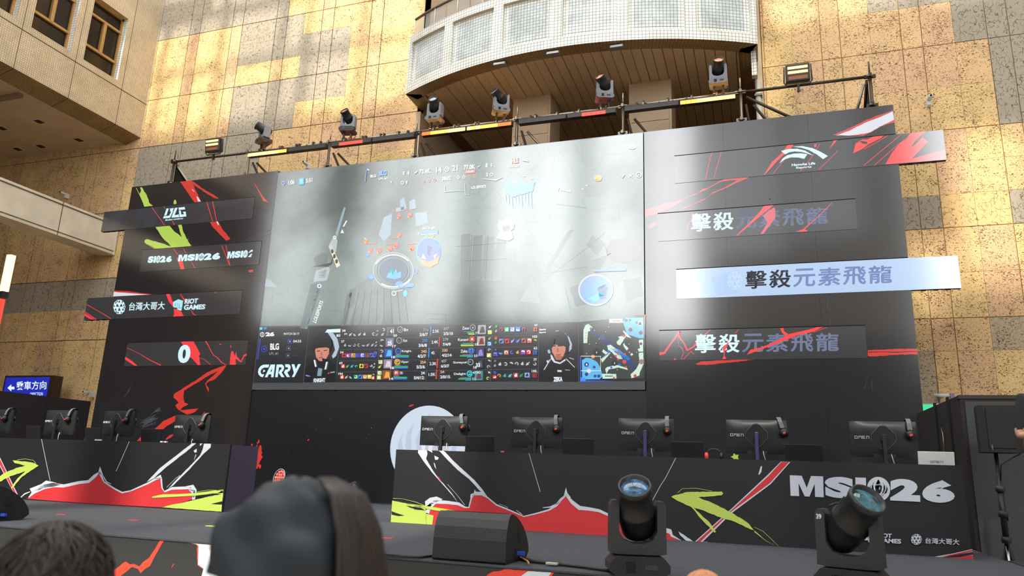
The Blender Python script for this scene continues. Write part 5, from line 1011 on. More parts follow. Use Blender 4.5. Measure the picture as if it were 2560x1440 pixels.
# ---- moving head lights
def moving_head(loc, s, yaw, ax, lens, lab, group, yoke_m, base_m, num=None, clamp=False, dome=None):
    t = thing('moving_head_light', loc, lab, 'stage light', group)
    X = M4.Translation(loc) @ M4.Rotation(yaw, 4, 'Z') @ M4.Scale(s, 4)
    mb = MB(); out = [(-0.19, 0.03), (-0.14, 0.0), (0.14, 0.0), (0.19, 0.03), (0.19, 0.075), (0.15, 0.12), (-0.15, 0.12), (-0.19, 0.075)]
    mb.prism(out, 0.30, base_m, X @ M4.Translation((0, 0.15, 0)) @ M4.Rotation(PI / 2, 4, 'X')); mb.build('base', t)
    mb = MB(); mb.box((-0.085, -0.158, 0.03), (-0.03, -0.149, 0.09), mat('display', rgb(24, 26, 30), 0.2), X); mb.box((0.03, -0.156, 0.045), (0.11, -0.149, 0.075), plast2, X); mb.build('display_panel', t)
    mb = MB(); U = [(-0.18, 0.135), (-0.13, 0.128), (0.13, 0.128), (0.18, 0.135), (0.178, 0.43), (0.165, 0.46), (0.135, 0.46), (0.122, 0.43), (0.122, 0.27), (0.09, 0.215), (0.03, 0.195), (-0.03, 0.195), (-0.09, 0.215), (-0.122, 0.27), (-0.122, 0.43), (-0.135, 0.46), (-0.165, 0.46), (-0.178, 0.43)]
    mb.prism(U, 0.17, yoke_m, X @ M4.Translation((0, 0.085, 0)) @ M4.Rotation(PI / 2, 4, 'X')); mb.lathe([(0.001, 0.118), (0.07, 0.118), (0.075, 0.136), (0.001, 0.136)], base_m, X, 20); yk = mb.build('yoke', t)
    if num:
        a_ = MB(); vs, fs = glyphs(num, .03); a_.add([X @ V((-0.168 + 0.03 * u, -0.0875, 0.40 + 0.03 * v)) for u, v in vs], fs, whitep); a_.build('number', yk)
    d = V(ax).normalized(); H = X @ M4.Translation((0, 0, 0.375)) @ d.to_track_quat('Z', 'Y').to_matrix().to_4x4()
    mb = MB(); mb.lathe([(0.001, -0.175), (0.07, -0.172), (0.105, -0.14), (0.116, -0.06), (0.118, 0.02), (0.121, 0.025), (0.121, 0.04), (0.112, 0.06), (0.100, 0.19), (0.108, 0.20), (0.111, 0.225), (0.106, 0.245), (0.094, 0.245), (0.09, 0.215), (0.001, 0.213)], plast, H, 28)
    for k in range(11): mb.box((-0.004, 0.104, 0.055 + k * 0.011), (0.004, 0.116, 0.060 + k * 0.011), plast2, H @ M4.Rotation(0.9, 4, 'Z'))
    hd = mb.build('lamp_head', t)
    mb = MB(); mb.lathe([(0.089, 0.216), (0.07, 0.226), (0.04, 0.233), (0.001, 0.236)], lens, H, 24); mb.build('lens', hd)
    mb = MB(); mb.tube([H @ V((0.10 * math.cos(k / 8 * PI), 0.11, 0.02 + 0.05 * math.sin(k / 8 * PI))) for k in range(9)], 0.005 * s, base_m, 6); mb.build('carry_handle', hd)
    if clamp:
        for xx in (-0.09, 0.09):
            mb = MB(); mb.box((xx - 0.02, -0.03, -0.2), (xx + 0.02, 0.03, 0.0), steel_dk, X); mb.lathe([(0.028, -0.03), (0.045, -0.03), (0.045, 0.03), (0.028, 0.03)], steel_dk, X @ M4.Translation((xx, 0, -0.17)) @ M4.Rotation(PI / 2, 4, 'Y'), 12); mb.build('clamp', t)
        mb = MB(); mb.tube([X @ V((0.16, 0.05, 0.02)), X @ V((0.2, 0.05, -0.06)), X @ V((0.12, 0.02, -0.16)), X @ V((0.0, 0.02, -0.13))], 0.006, cable_m, 5); mb.build('cable', t)
    return t
def lens_mat(name, c, e, c2=None):
    m, n, b = nt(name); L = n.links.new; b.inputs['Base Color'].default_value = (0.02, 0.02, 0.03, 1); b.inputs['Roughness'].default_value = 0.05
    tc = gnode(n, 'ShaderNodeTexCoord'); w_ = gnode(n, 'ShaderNodeTexNoise'); w_.inputs['Scale'].default_value = 17; w_.inputs['Detail'].default_value = 3; L(tc.outputs['Object'], w_.inputs['Vector'])
    rp = gnode(n, 'ShaderNodeValToRGB'); rp.color_ramp.elements[0].position = 0.38; rp.color_ramp.elements[1].position = 0.68; rp.color_ramp.elements[0].color = c2 or c; rp.color_ramp.elements[1].color = c
    L(w_.outputs['Fac'], rp.inputs['Fac']); L(rp.outputs['Color'], b.inputs['Emission Color']); b.inputs['Emission Strength'].default_value = e; return m
LOR = lens_mat('lens_orange', (1.0, 0.42, 0.14, 1), 1.5, (0.8, 0.10, 0.04, 1)); LWH = lens_mat('lens_clear', (0.62, 0.74, 0.9, 1), 1.0, (0.2, 0.24, 0.3, 1))
LST = lens_mat('lens_coated', (0.06, 0.20, 0.34, 1), 1.0, (0.01, 0.015, 0.03, 1)); LST2 = lens_mat('lens_teal', (0.06, 0.22, 0.24, 1), 1.0, (0.012, 0.02, 0.022, 1))
gy = mat('fixture_grey', rgb(136, 138, 144), 0.45)
for (bx, by), ax, ln, lab in [((657, 369), (-0.72, -0.6, 0.42), LOR, 'spotlight with orange lens turned left, first on the scaffold from the left'), ((868, 343), (-0.16, -0.8, 0.58), LOR, 'spotlight with orange lens above the batten with red cells on the left'), ((1086, 312), (0.05, -0.86, 0.5), LWH, 'spotlight with clear lens facing the hall under the left corner of the balcony'),
                              ((1251, 297), (-0.5, -0.72, 0.5), LWH, 'spotlight with clear lens turned to the left, above the glowing orange battens'), ((1511, 265), (-0.32, -0.8, 0.5), LOR, 'spotlight with orange lens above the red cells beneath the balcony'), ((1797, 222), (0.1, -0.84, 0.52), LOR, 'spotlight with orange lens above the rightmost yellow batten')]:
    p = un((bx, by), 1, 12.0); p.z = 8.24; moving_head(p, 0.84, {657: -0.5, 1251: 0.55, 1511: 0.35, 868: 0.25}.get(bx, 0), M4.Rotation(-{657: -0.5, 1251: 0.55, 1511: 0.35, 868: 0.25}.get(bx, 0), 3, 'Z') @ V(ax), ln, lab, 'spotlights standing on the scaffold', gy, greyp if bx > 1000 else plast2, clamp=True)
p = un((1592, 1436), 2, 1.0); moving_head((p.x, p.y, 1.0), 1.0, 0.30, M4.Rotation(-0.30, 3, 'Z') @ V((0.06, -0.66, 0.75)), LST, 'large black stage spotlight with bluish lens, in front of the right desk centre', 'spotlights standing on the stage', plast2, plast)
p = un((2125, 1350), 1, 5.12); moving_head((p.x, 5.12, 0.94 + 0.06), 1.0, -0.28, M4.Rotation(0.28, 3, 'Z') @ V((0.42, -0.62, 0.66)), LST2, 'large black stage spotlight numbered 39 in front of the sponsor logos', 'spotlights standing on the stage', plast2, plast, num='39')
# ---- two flood lights with glowing tubes
TUBE = em('lamp_tube', (1.0, 0.45, 0.09, 1), 8); PLATEG = em('plate_orange_glow', (1.0, 0.30, 0.08, 1), .3)
for (px, py), lab in (((535, 364), 'strobe light with two glowing amber tubes at the left end of the scaffold'), ((1994, 184), 'strobe light with two glowing amber tubes at the right end of the scaffold')):
    p = un((px, py), 1, 11.95); X = TR(p.x, 11.95, p.z, 0, 0.12)
    t = thing('strobe_light', (p.x, 11.95, p.z), lab, 'stage light', 'strobe lights at the ends of the scaffold')
    mb = MB(); mb.box((-0.19, -0.06, -0.15), (0.19, 0.08, 0.15), plast2, X, bev=0.02); mb.build('housing', t)
    mb = MB(); mb.box((-0.15, -0.066, -0.12), (0.15, -0.061, -0.06), PLATEG, X); mb.build('glow_plate', t)  # plain plate given a faint glow for the orange light on it
    for z in (0.005, 0.085): MB().box((-0.155, -0.075, z - 0.018), (0.155, -0.06, z + 0.018), TUBE, X).build('lamp_tube', t, 'glowing amber tube')
    mb = MB(); mb.tube([X @ V(q) for q in ((-0.21, 0.0, 0.14), (-0.22, 0.0, -0.14), (-0.17, 0.0, -0.2), (0.17, 0.0, -0.2), (0.22, 0.0, -0.14), (0.21, 0.0, 0.14))], 0.012, plast, 8); mb.build('bracket', t)
    mb = MB(); mb.box((-0.02, -0.02, -0.32), (0.02, 0.02, -0.2), steel_dk, X); mb.build('clamp', t)
# ---- small fixtures under the balcony, cameras, dome, signs
for i, (px, py) in enumerate(((1250, 160), (1383, 133), (1542, 117))):
    p = un((px, py), 2, 9.36); t = thing('flood_lamp', p, 'small slim floodlight under the curved balcony edge, ' + ['left of the three', 'middle of the three', 'right of the three'][i], 'lamp', 'floodlights under the balcony')
    MB().box((p.x - .1, p.y - .02, p.z + .02), (p.x + .1, p.y + .06, p.z + .045), steel_dk).build('bracket', t)
    MB().box((p.x - .13, p.y - .05, p.z - .035), (p.x + .13, p.y + .07, p.z + .02), greyp, bev=.008).build('housing', t); MB().box((p.x - .11, p.y - .055, p.z - .03), (p.x + .11, p.y - .049, p.z + .01), whitep).build('glass', t)
for (px, py, yy), lab in (((2323, 254, 13.3), 'small pale security camera on the stone wall at upper right'), ((163, 489, 13.3), 'small white security camera on the shaded wall above the concrete beam'), ((768, 415, 13.3), 'small pale camera peeking over the top left of the giant screen'), ((222, 985, 13.25), 'small white security camera beside the blue sign')):
    p = un((px, py), 1, yy); t = thing('security_camera', p, lab, 'camera'); X = TR(p.x, p.y, p.z) @ M4.Scale(.62, 4)
    MB().box((-.05, -.02, -.1), (.05, .25, .1), whitep, X, bev=.01).build('wall_box', t); mb = MB(); mb.box((-.06, -.26, .02), (.06, -.02, .10), whitep, X, bev=.012); mb.build('housing', t); MB().lathe([(.03, 0), (.03, .02), (.001, .022)], black, X @ M4.Translation((0, -.26, .06)) @ M4.Rotation(PI / 2, 4, 'X'), 14).build('lens', t)
p = un((1443, 338), 1, 16.3); t = thing('dome_lamp', p, 'grey dome on a square plate behind the top of the giant screen', 'lamp'); gdm = mat('dome_grey', rgb(176, 160, 138), .5)
MB().box((p.x - .42, 16.3, p.z - .45), (p.x + .42, 16.36, p.z + .12), gdm).build('plate', t); mb = MB(); mb.lathe([(.25, -.3), (.25, 0), (.235, .1), (.18, .2), (.1, .25), (.001, .262)], gdm, TR(p.x, 16.12, p.z), 22); mb.build('dome', t)
p = un((2357, 990), 1, 13.25); t = thing('tube_lamp', p, 'short white tube light on the stone wall above the right-hand partition', 'lamp')
mb = MB(); mb.tube([(p.x - .14, 13.2, p.z + .01), (p.x + .10, 13.2, p.z)], .024, whitep, 10); mb.build('tube', t); MB().box((p.x + .09, 13.16, p.z - .035), (p.x + .15, 13.25, p.z + .035), mat('lilac_cap', rgb(150, 130, 170), .5)).build('end_cap', t); MB().box((p.x - .05, 13.2, p.z - .03), (p.x, 13.4, p.z + .03), greyp).build('bracket', t)
p = un((2318, 1020), 1, 13.0); t = thing('exit_sign', p, 'green glowing exit sign half hidden between LED wall and partition', 'sign')
MB().box((p.x - .2, 13.0, p.z - .2), (p.x + .24, 13.4, p.z + .07), rail_wh).build('housing', t); MB().box((p.x - .18, 12.994, p.z - .18), (p.x + .08, 12.999, p.z + .055), em('exit_green', (0.05, 0.85, 0.35, 1), .9)).build('face', t)
# blue direction sign
Y_ = 12.7; tl, tr_, br = un((16, 943.5), 1, Y_), un((125, 940.5), 1, Y_), un((118, 990), 1, Y_)
t = thing('direction_sign', ((tl.x + tr_.x) / 2, Y_, 0), 'blue lit sign with white arrow pointing left and white Chinese characters', 'sign')
MB().box((tl.x - .05, Y_ + .004, 2.45), (tr_.x + .12, Y_ + .25, tl.z + .04), steel_dk).build('housing', t)
SB = em('sign_blue', rgb(22, 40, 178), 1.0); SW = em('sign_white', rgb(224, 238, 255), 1.1)
MB().box((tl.x, Y_ - .002, 2.5), (tr_.x, Y_ + .004, tl.z), SB).build('face', t)
a = Art(1, Y_ - .002); a.text('乘車方向', cC((122, 280), (350, 276), (346, 340), (122, 346)), SW, .014); a.poly(cC((55, 330), (85, 302), (85, 320), (108, 320), (108, 340), (85, 340), (85, 356)), SW)
a.text('DIRECTION', cC((228, 364), (322, 362), (320, 386), (227, 388)), SW, .01); a.build('lettering', t)
for xx in (tl.x + .1, tr_.x - .1): MB().tube([(xx, Y_ + .12, 0), (xx, Y_ + .12, 2.45)], .04, steel_dk, 8).build('post', t)
# glowing column lamp at the left edge
p = un((12, 720), 1, 11.2); t = thing('column_lamp', (p.x, 11.2, 0), 'tall glowing yellow and red column lamp at the left edge of the photo', 'lamp')
z0 = un((4, 846), 1, 11.2).z; z1 = un((15, 690), 1, 11.2).z
MB().tube([(p.x - .02, 11.2, 0), (p.x - .02, 11.2, 4.2)], .05, black, 10).build('post', t)
MB().box((p.x - .12, 11.13, 4.22), (p.x - .0, 11.27, 4.86), em('lamp_col_red', (1, .09, .06, 1), 1.0)).build('red_panel', t, 'red glowing panel'); MB().box((p.x - .1, 11.13, 4.88), (p.x + .06, 11.27, 5.02), plast2).build('collar', t); MB().box((p.x - .07, 11.14, 5.03), (p.x + .06, 11.26, 5.85), em('lamp_col_yellow', (1, .68, .26, 1), 3.5)).build('yellow_tube', t, 'yellow glowing tube')
# ---- partitions
pt = mat('partition_black', rgb(38, 29, 27), .7); ptg = mat('partition_grey', rgb(66, 69, 73), .75)
t = thing('partition', (-13.05, 10, 1.0), 'black partition wall behind the left desk, below the blue sign', 'partition')
mb = MB(); mb.box((-13.12, 7.6, 1.0), (-13.02, 11.6, 2.69), pt); mb.build('board', t)
for yy in (8.6, 9.6, 10.6): MB().box((-13.02, yy, 1.0), (-13.005, yy + .05, 2.69), black_m).build('joint_strip', t)
t = thing('partition', (2.1, 9.2, 0), 'tall black partition with grey front panel at the right of the stage', 'partition')
MB().box((2.06, 9.21, 0), (5.2, 9.26, 2.56), pt).build('frame', t); MB().box((2.10, 9.19, 0), (5.1, 9.215, 2.53), ptg).build('front_panel', t); MB().box((2.06, 9.26, 0), (2.12, 11.6, 2.6), pt).build('side_board', t)
for yy in (9.7, 10.4): MB().box((2.04, yy, 0), (2.062, yy + .07, 2.63), black_m).build('post', t)
MB().box((2.05, 9.2, 2.56), (5.2, 9.3, 2.60), mat('partition_edge', rgb(54, 42, 36), .6)).build('top_rail', t)
mb = MB(); mb.tube([(2.03, 10.1, 2.3), (2.02, 10.0, 2.22), (2.02, 10.02, 2.05), (2.02, 10.06, 1.9), (2.03, 10.05, 1.5)], .006, steel, 5); mb.build('cable', t)
# ---- player desks with printed fronts
PBK = mat('print_black', rgb(27, 27, 31), .55); PRD = mat('print_red', rgb(208, 50, 56), .55); PWH = mat('print_white', rgb(206, 214, 228), .55); PLM = mat('print_lime', rgb(190, 214, 96), .55); PGR = mat('print_grey', rgb(104, 104, 108), .6)
def desk(x0, x1, y0, label, dp=.85):
    t = thing('player_desk', ((x0 + x1) / 2, y0, 1.0), label, 'desk')
    MB().box((x0, y0, 1.0), (x1, y0 + .03, 1.815), PBK).build('front_panel', t); MB().box((x0, y0 + .03, 1.76), (x1 - .004, y0 + dp, 1.80), plast).build('desktop', t)
    for a_, b_ in ((x0, x0 + .03), (x1 - .03, x1)): MB().box((a_, y0 + .03, 1.0), (b_, y0 + dp, 1.81), mat('desk_side', rgb(84, 76, 96), .35)).build('side_panel', t)
    return t
YD = 7.93
dR = desk(-4.095, 1.735, YD, 'long black player desk with white MSI 26 wordmark, red shapes and lime arrow')
a = Art(1, YD, clip=(-4.095, 1.735, 1.0, 1.815)); cD = crop(960, 1000, 3.273); cE = crop(1480, 1000, 3.273); cF = crop(1920, 860, 2.483)
a.poly(cD((280, 407), (350, 410), (356, 440), (344, 480), (390, 560), (432, 622), (500, 700), (560, 770), (605, 840), (560, 780), (480, 690), (400, 600), (330, 510), (278, 432)), PWH, .3, 6); a.poly(cD((356, 408), (392, 412), (396, 432), (376, 420)), PWH); a.poly(cD((412, 455), (448, 472), (440, 488), (418, 490)), PWH); a.poly(cD((406, 512), (416, 520), (428, 566), (414, 545)), PWH)
a.poly(cD((446, 408), (486, 410), (560, 490), (650, 575), (740, 655), (800, 725), (850, 795), (780, 738), (700, 650), (600, 570), (520, 490)), PWH, .3, 6); a.line(cD((520, 690), (600, 780), (660, 858)), 1, PWH, .4)
a.line(cD((1186, 425), (1240, 620), (1278, 750)), 1.2, PWH); a.line(cE((685, 475), (600, 640), (560, 700), (480, 850)), 1.3, PWH)
RB = cD((362, 930), (365, 880), (420, 832), (520, 838), (610, 850), (660, 876), (695, 880), (715, 800), (735, 772), (800, 772), (850, 800), (920, 858), (1000, 890), (1090, 928), (1142, 952), (1260, 926), (1350, 900), (1410, 862), (1450, 812), (1488, 776), (1540, 836), (1600, 884), (1680, 892), (1760, 905), (1868, 955)) + cE((165, 950), (300, 985), (440, 1020), (540, 1050), (640, 1075), (655, 1112), (730, 1165))
a.up(); a.poly(RB + cE((480, 1145), (160, 1120)) + cD((1860, 1122), (1080, 1078), (362, 1022)), PRD); a.up()
a.line(RB, [6, 12, 10, 8, 7, 5, 3, 3.5, 5, 5, 3, 3, 3, 3, 3, 3, 4, 6, 6, 6, 9, 10, 8, 8, 5, 6, 8, 9, 11, 12, 5, 2], PWH, 1.0)
a.poly(cD((335, 830), (375, 800), (430, 790), (480, 812), (430, 838), (400, 850), (365, 885), (340, 880)), PWH); a.disc(cD((346, 912))[0], 4.5, 4, PWH, 8); a.poly(cD((1470, 790), (1489, 715), (1500, 760), (1530, 800), (1490, 790)), PWH); a.poly(cD((705, 800), (710, 770), (735, 762), (742, 732), (752, 750), (800, 752), (830, 778), (770, 770), (735, 782)), PWH)
a.line(cD((1300, 882), (1360, 876), (1420, 846), (1462, 790)), [1, 3, 3, 1], PWH, .6); a.line(cD((940, 850), (980, 862), (1015, 880)), 1.2, PWH, .5); a.line(cD((1080, 900), (1115, 925), (1135, 942)), 1.2, PWH, .5); a.up()
a.poly(cD((430, 620), (450, 632), (478, 676), (455, 655)), PRD); a.poly(cE((706, 1076), (760, 1110), (825, 1155), (820, 1168), (770, 1150), (720, 1105)), PWH, .8, 4); a.poly(cE((1380, 545), (1392, 540), (1386, 590), (1365, 615), (1362, 605)), PWH)
a.poly(cE((1546, 504), (1622, 508), (1460, 690), (1150, 920), (905, 1170), (948, 1160), (945, 1180), (845, 1172), (1130, 900), (1440, 610)), PWH); a.up(); a.poly(cE((1550, 506), (1612, 508), (1455, 680), (1140, 912), (888, 1175), (856, 1172), (1135, 906), (1445, 620)), PRD); a.up()
a.poly(cE((648, 792), (690, 775), (740, 765), (780, 752), (830, 752), (1060, 748), (1074, 765), (1060, 780), (870, 796), (1000, 850), (1150, 925), (1280, 1010), (1335, 1075), (1270, 1045), (1150, 990), (1060, 965), (900, 900), (810, 875), (700, 825)), PLM, .8, 5); a.poly(cE((810, 872), (830, 880), (960, 1000), (1015, 1080), (1000, 1085), (900, 980)), PLM, .6, 5); a.line(cE((700, 760), (740, 725), (850, 722), (980, 745)), .9, PLM); a.line(cE((1330, 1075), (1420, 1150), (1510, 1218)), [3, 1, .8], PLM, .6); a.line(cE((1330, 1040), (1400, 1075), (1470, 1140), (1530, 1220)), .9, PLM)
a.poly(cD((68, 822), (150, 840), (300, 862), (340, 880), (350, 1018), (55, 1000)), PLM, .5, 6); a.poly(cD((340, 930), (405, 945), (395, 1022), (340, 1018)), PLM); a.line(cD((180, 850), (300, 872), (420, 892), (560, 912), (680, 930), (775, 945)), [3, 6, 7, 7, 6, 2], PLM, .8); a.line(cD((75, 805), (150, 808), (260, 835), (360, 875)), .8, PLM, .6); a.up(); a.poly(cD((62, 910), (110, 928), (168, 945), (120, 950), (62, 938)), PBK); a.poly(cD((180, 865), (300, 880), (345, 905), (250, 895)), PBK, .6, 5)
a.up(); wordmark(a, cF((135, 815), (1158, 848), (1160, 990), (140, 942)), PWH, PBK); 
a.text('RIOT', cF((680, 1174), (768, 1178), (768, 1205), (680, 1200)), PWH, .035); a.text('GAMES', cF((682, 1206), (826, 1211), (826, 1240), (682, 1232)), PWH, .035); fist(a, a.Q(cF((585, 1170), (668, 1174), (668, 1232), (585, 1226))), PWH, PBK)
ball(a, cF((921, 1213))[0], 13.8, 14, PWH, PBK); a.text('台灣大哥大', cF((976, 1202), (1188, 1210), (1188, 1248), (976, 1238)), PWH, .012)
a.poly(cF((1035, 1336), (1150, 1300), (1280, 1274), (1286, 1354), (1180, 1348)), PWH); a.up(); a.poly(cF((1100, 1342), (1200, 1318), (1284, 1312), (1286, 1354)), PRD); a.poly(cF((1060, 1332), (1150, 1304), (1278, 1278), (1280, 1288), (1160, 1312)), PRD); a.poly(cF((1080, 1334), (1170, 1308), (1282, 1292), (1283, 1308), (1190, 1322), (1120, 1336)), PBK); a.line(cE((425, 460), (425, 555)), .6, black)
a.build('printed_artwork', dR)
YL = 7.76; lr = un((555, 1279), 1, YL).x
dL = desk(-11.6, lr, YL, 'long black player desk on the left with lime arrow and red torn-paper print', dp=.56)
a = Art(1, YL, clip=(-11.6, lr, 1.0, 1.815))
a.line(cC((312, 706), (345, 880), (376, 1025)), 1.2, PWH); a.line(cC((970, 728), (900, 890), (870, 955)), 1.2, PWH)
a.poly(cC((1440, 744), (1470, 745), (1400, 805), (1250, 920), (1200, 965), (1150, 1010), (1100, 1035), (1200, 930), (1330, 830)), PWH, .3, 6); a.poly(cC((1530, 745), (1582, 748), (1580, 775), (1520, 830), (1430, 930), (1300, 1060), (1262, 1085), (1330, 1010), (1440, 900), (1500, 835), (1520, 790)), PWH, .3, 6); a.poly(cC((1452, 800), (1475, 785), (1475, 812), (1460, 815)), PWH); a.poly(cC((1500, 745), (1520, 746), (1500, 765)), PWH); a.line(cC((1470, 830), (1455, 870)), [2, .6], PWH); a.line(cC((1250, 1075), (1320, 1005), (1350, 985)), .8, PWH)
LB = cC((215, 1152), (250, 1112), (330, 1072), (400, 1056), (480, 1066), (590, 1040), (665, 1032), (710, 990), (745, 960), (780, 1034), (860, 1086), (916, 1115), (980, 1100), (1110, 1046), (1170, 1012), (1208, 1005), (1216, 1080), (1232, 1106), (1290, 1084), (1412, 1078), (1450, 1105), (1458, 1150))
a.poly(LB + cC((1440, 1165), (1260, 1222), (1200, 1224), (700, 1198), (200, 1160)), PRD); a.up()
a.line(LB, [2, 8, 11, 12, 7, 7, 7, 8, 7, 4, 4, 4, 3, 4, 5, 5, 3, 4, 6, 7, 10, 5], PWH, .9); a.poly(cC((735, 970), (750, 918), (765, 962), (775, 990)), PWH); a.poly(cC((1150, 1012), (1205, 980), (1218, 1020), (1205, 1010)), PWH); a.line(cC((155, 1152), (185, 1125), (225, 1108)), [2, 3, 2], PWH, .5); a.line(cC((770, 985), (800, 1035), (835, 1050)), [2, 2.5, 1], PWH, .4); a.poly(cC((222, 1085), (310, 1050), (345, 1024), (400, 1035), (460, 1056), (400, 1070), (330, 1078), (240, 1118)), PWH); a.poly(cC((1380, 1070), (1450, 1055), (1475, 1095), (1462, 1165), (1440, 1168), (1448, 1110)), PWH); a.up()
a.poly(cC((-40, 790), (5, 860), (145, 1155), (105, 1155), (100, 1140), (120, 1150), (-20, 880)), PWH); a.up(); a.poly(cC((-30, 800), (4, 872), (138, 1155), (120, 1150), (-12, 880)), PRD); a.up()
a.poly(cC((95, 872), (200, 882), (262, 895), (290, 912), (240, 945), (160, 1000), (90, 1085), (85, 1075), (130, 1010), (190, 955), (80, 990), (0, 1032), (-60, 1040), (20, 975), (120, 930), (195, 912), (110, 893)), PLM, .7, 5); a.line(cC((130, 868), (190, 862), (250, 872), (270, 895)), .9, PLM)
a.poly(cC((1676, 1095), (1660, 1258), (1215, 1225), (1290, 1205), (1380, 1188), (1500, 1160), (1600, 1135)), PLM, .4, 6); a.line(cC((1142, 1150), (1220, 1140), (1330, 1136), (1450, 1130), (1560, 1116), (1674, 1104)), [3, 7, 6, 6, 7, 8], PLM, .8); a.line(cC((1475, 1110), (1560, 1096), (1670, 1098)), .8, PLM, .5); a.up(); a.poly(cC((1580, 1200), (1672, 1178), (1668, 1205)), PBK); a.poly(cC((1470, 1145), (1600, 1120), (1660, 1125), (1530, 1150)), PBK, .7, 5)
a.build('printed_artwork', dL)
# ---- monitors, headsets, laptops
monm = mat('monitor_back', rgb(40, 42, 44), .32); ring_m = mat('monitor_ring', rgb(86, 90, 96), .35); hp = mat('headset_black', rgb(26, 26, 28), .45); hpg = mat('headset_grey', rgb(112, 116, 124), .5); hpr = mat('headset_red', rgb(210, 60, 40), .5, em=rgb(210, 60, 40), es=.35)
def mon(x, yaw, label, neck, ZT=2.235, y=8.30, zt=1.80):
    t = thing('monitor', (x, y, zt), label, 'monitor', 'monitors on the player desks'); X = TR(x, y, 0, yaw); w_, h_ = .305, .352
    mb = MB(); zb = ZT - h_; n = 14; vs = []
    def depth(u, v): return 0.018 + 0.03 * (1 - abs(u) ** 4) * (1 - abs(v) ** 4)
    for j in range(n + 1):
        for i in range(n + 1):
            u, v = -1 + 2 * i / n, -1 + 2 * j / n; vs.append(X @ V((u * w_, -depth(u, v), zb + (v + 1) / 2 * h_)))
    fs = [(j * (n + 1) + i, j * (n + 1) + i + 1, (j + 1) * (n + 1) + i + 1, (j + 1) * (n + 1) + i) for j in range(n) for i in range(n)]
    mb.add(vs, fs, monm, True); mb.box((-w_, -.0165, zb), (w_, .012, ZT), monm, X); bk = mb.build('back_shell', t)
    MB().box((-w_ + .008, .012, zb + .01), (w_ - .008, .014, ZT - .006), mat('screen_off', rgb(16, 17, 20), .15), X).build('screen', t)
    mb = MB(); cz = zb + h_ * .54; D_ = [(0, .125), (.03, .115), (.108, .03), (.112, 0), (.108, -.03), (.03, -.115), (0, -.125), (-.03, -.115), (-.108, -.03), (-.112, 0), (-.108, .03), (-.03, .115)]
    mb.prism([(q[0] * .93, q[1] * .93) for q in D_], .012, monm, X @ M4.Translation((0, -.046, cz)) @ M4.Rotation(PI / 2, 4, 'X'))
    mb.tube([X @ V((q[0], -.052, cz + q[1])) for q in D_ + D_[:1]], .0035, ring_m, 5, cap=False); mb.build('mount_plate', t)
    mb = MB(); mb.box((-.018, -.095, zt + .01), (.018, -.06, cz + .03), neck, X, bev=.005); mb.box((-.03, -.08, cz - .03), (.03, -.05, cz + .03), plast, X); mb.build('stand_neck', t)
    MB().box((-.12, -.17, zt), (.12, .08, zt + .012), plast, X, bev=.004).build('stand_base', t)
    mb = MB(); L_ = lambda x0, z0, x1, z1: mb.box((min(x0, x1) - .0022, -.052, min(z0, z1) - .0022), (max(x0, x1) + .0022, -.046, max(z0, z1) + .0022), whitep, X)
    z0, z1 = cz - .012, cz + .012; xs_ = -.262
    for k, segs in enumerate(([(0, z0, .022, z0), (0, z1, .022, z1), (0, z0, 0, z1), (.022, z0, .022, z1)], [(0, z0, 0, z1), (0, z1, .026, z1), (.026, z0, .026, z1), (.013, cz, .013, z1)], [(0, z0, 0, z1), (0, z0, .02, z0), (0, cz, .018, cz), (0, z1, .02, z1)], [(0, z0, 0, z1), (0, z1, .022, z1), (.022, z0, .022, z1)])):
        for s_ in segs: L_(xs_ + s_[0], s_[1], xs_ + s_[2], s_[3])
        xs_ += .036
    mb.build('lettering', bk)
    for dx, m_ in ((-.05, cable_m), (.06, whitep)):
        mb = MB(); mb.tube([X @ V((dx, -.035, zb + .03)), X @ V((dx + .005, -.05, zb - .01)), X @ V((dx + .02, -.06, zt + .01))], .004, m_, 5); mb.build('cable', t)
    mb = MB(); mb.box((-.1, -.035, zb - .004), (.1, -.012, zb + .03), plast, X); mb.build('port_cover', t)
    return t
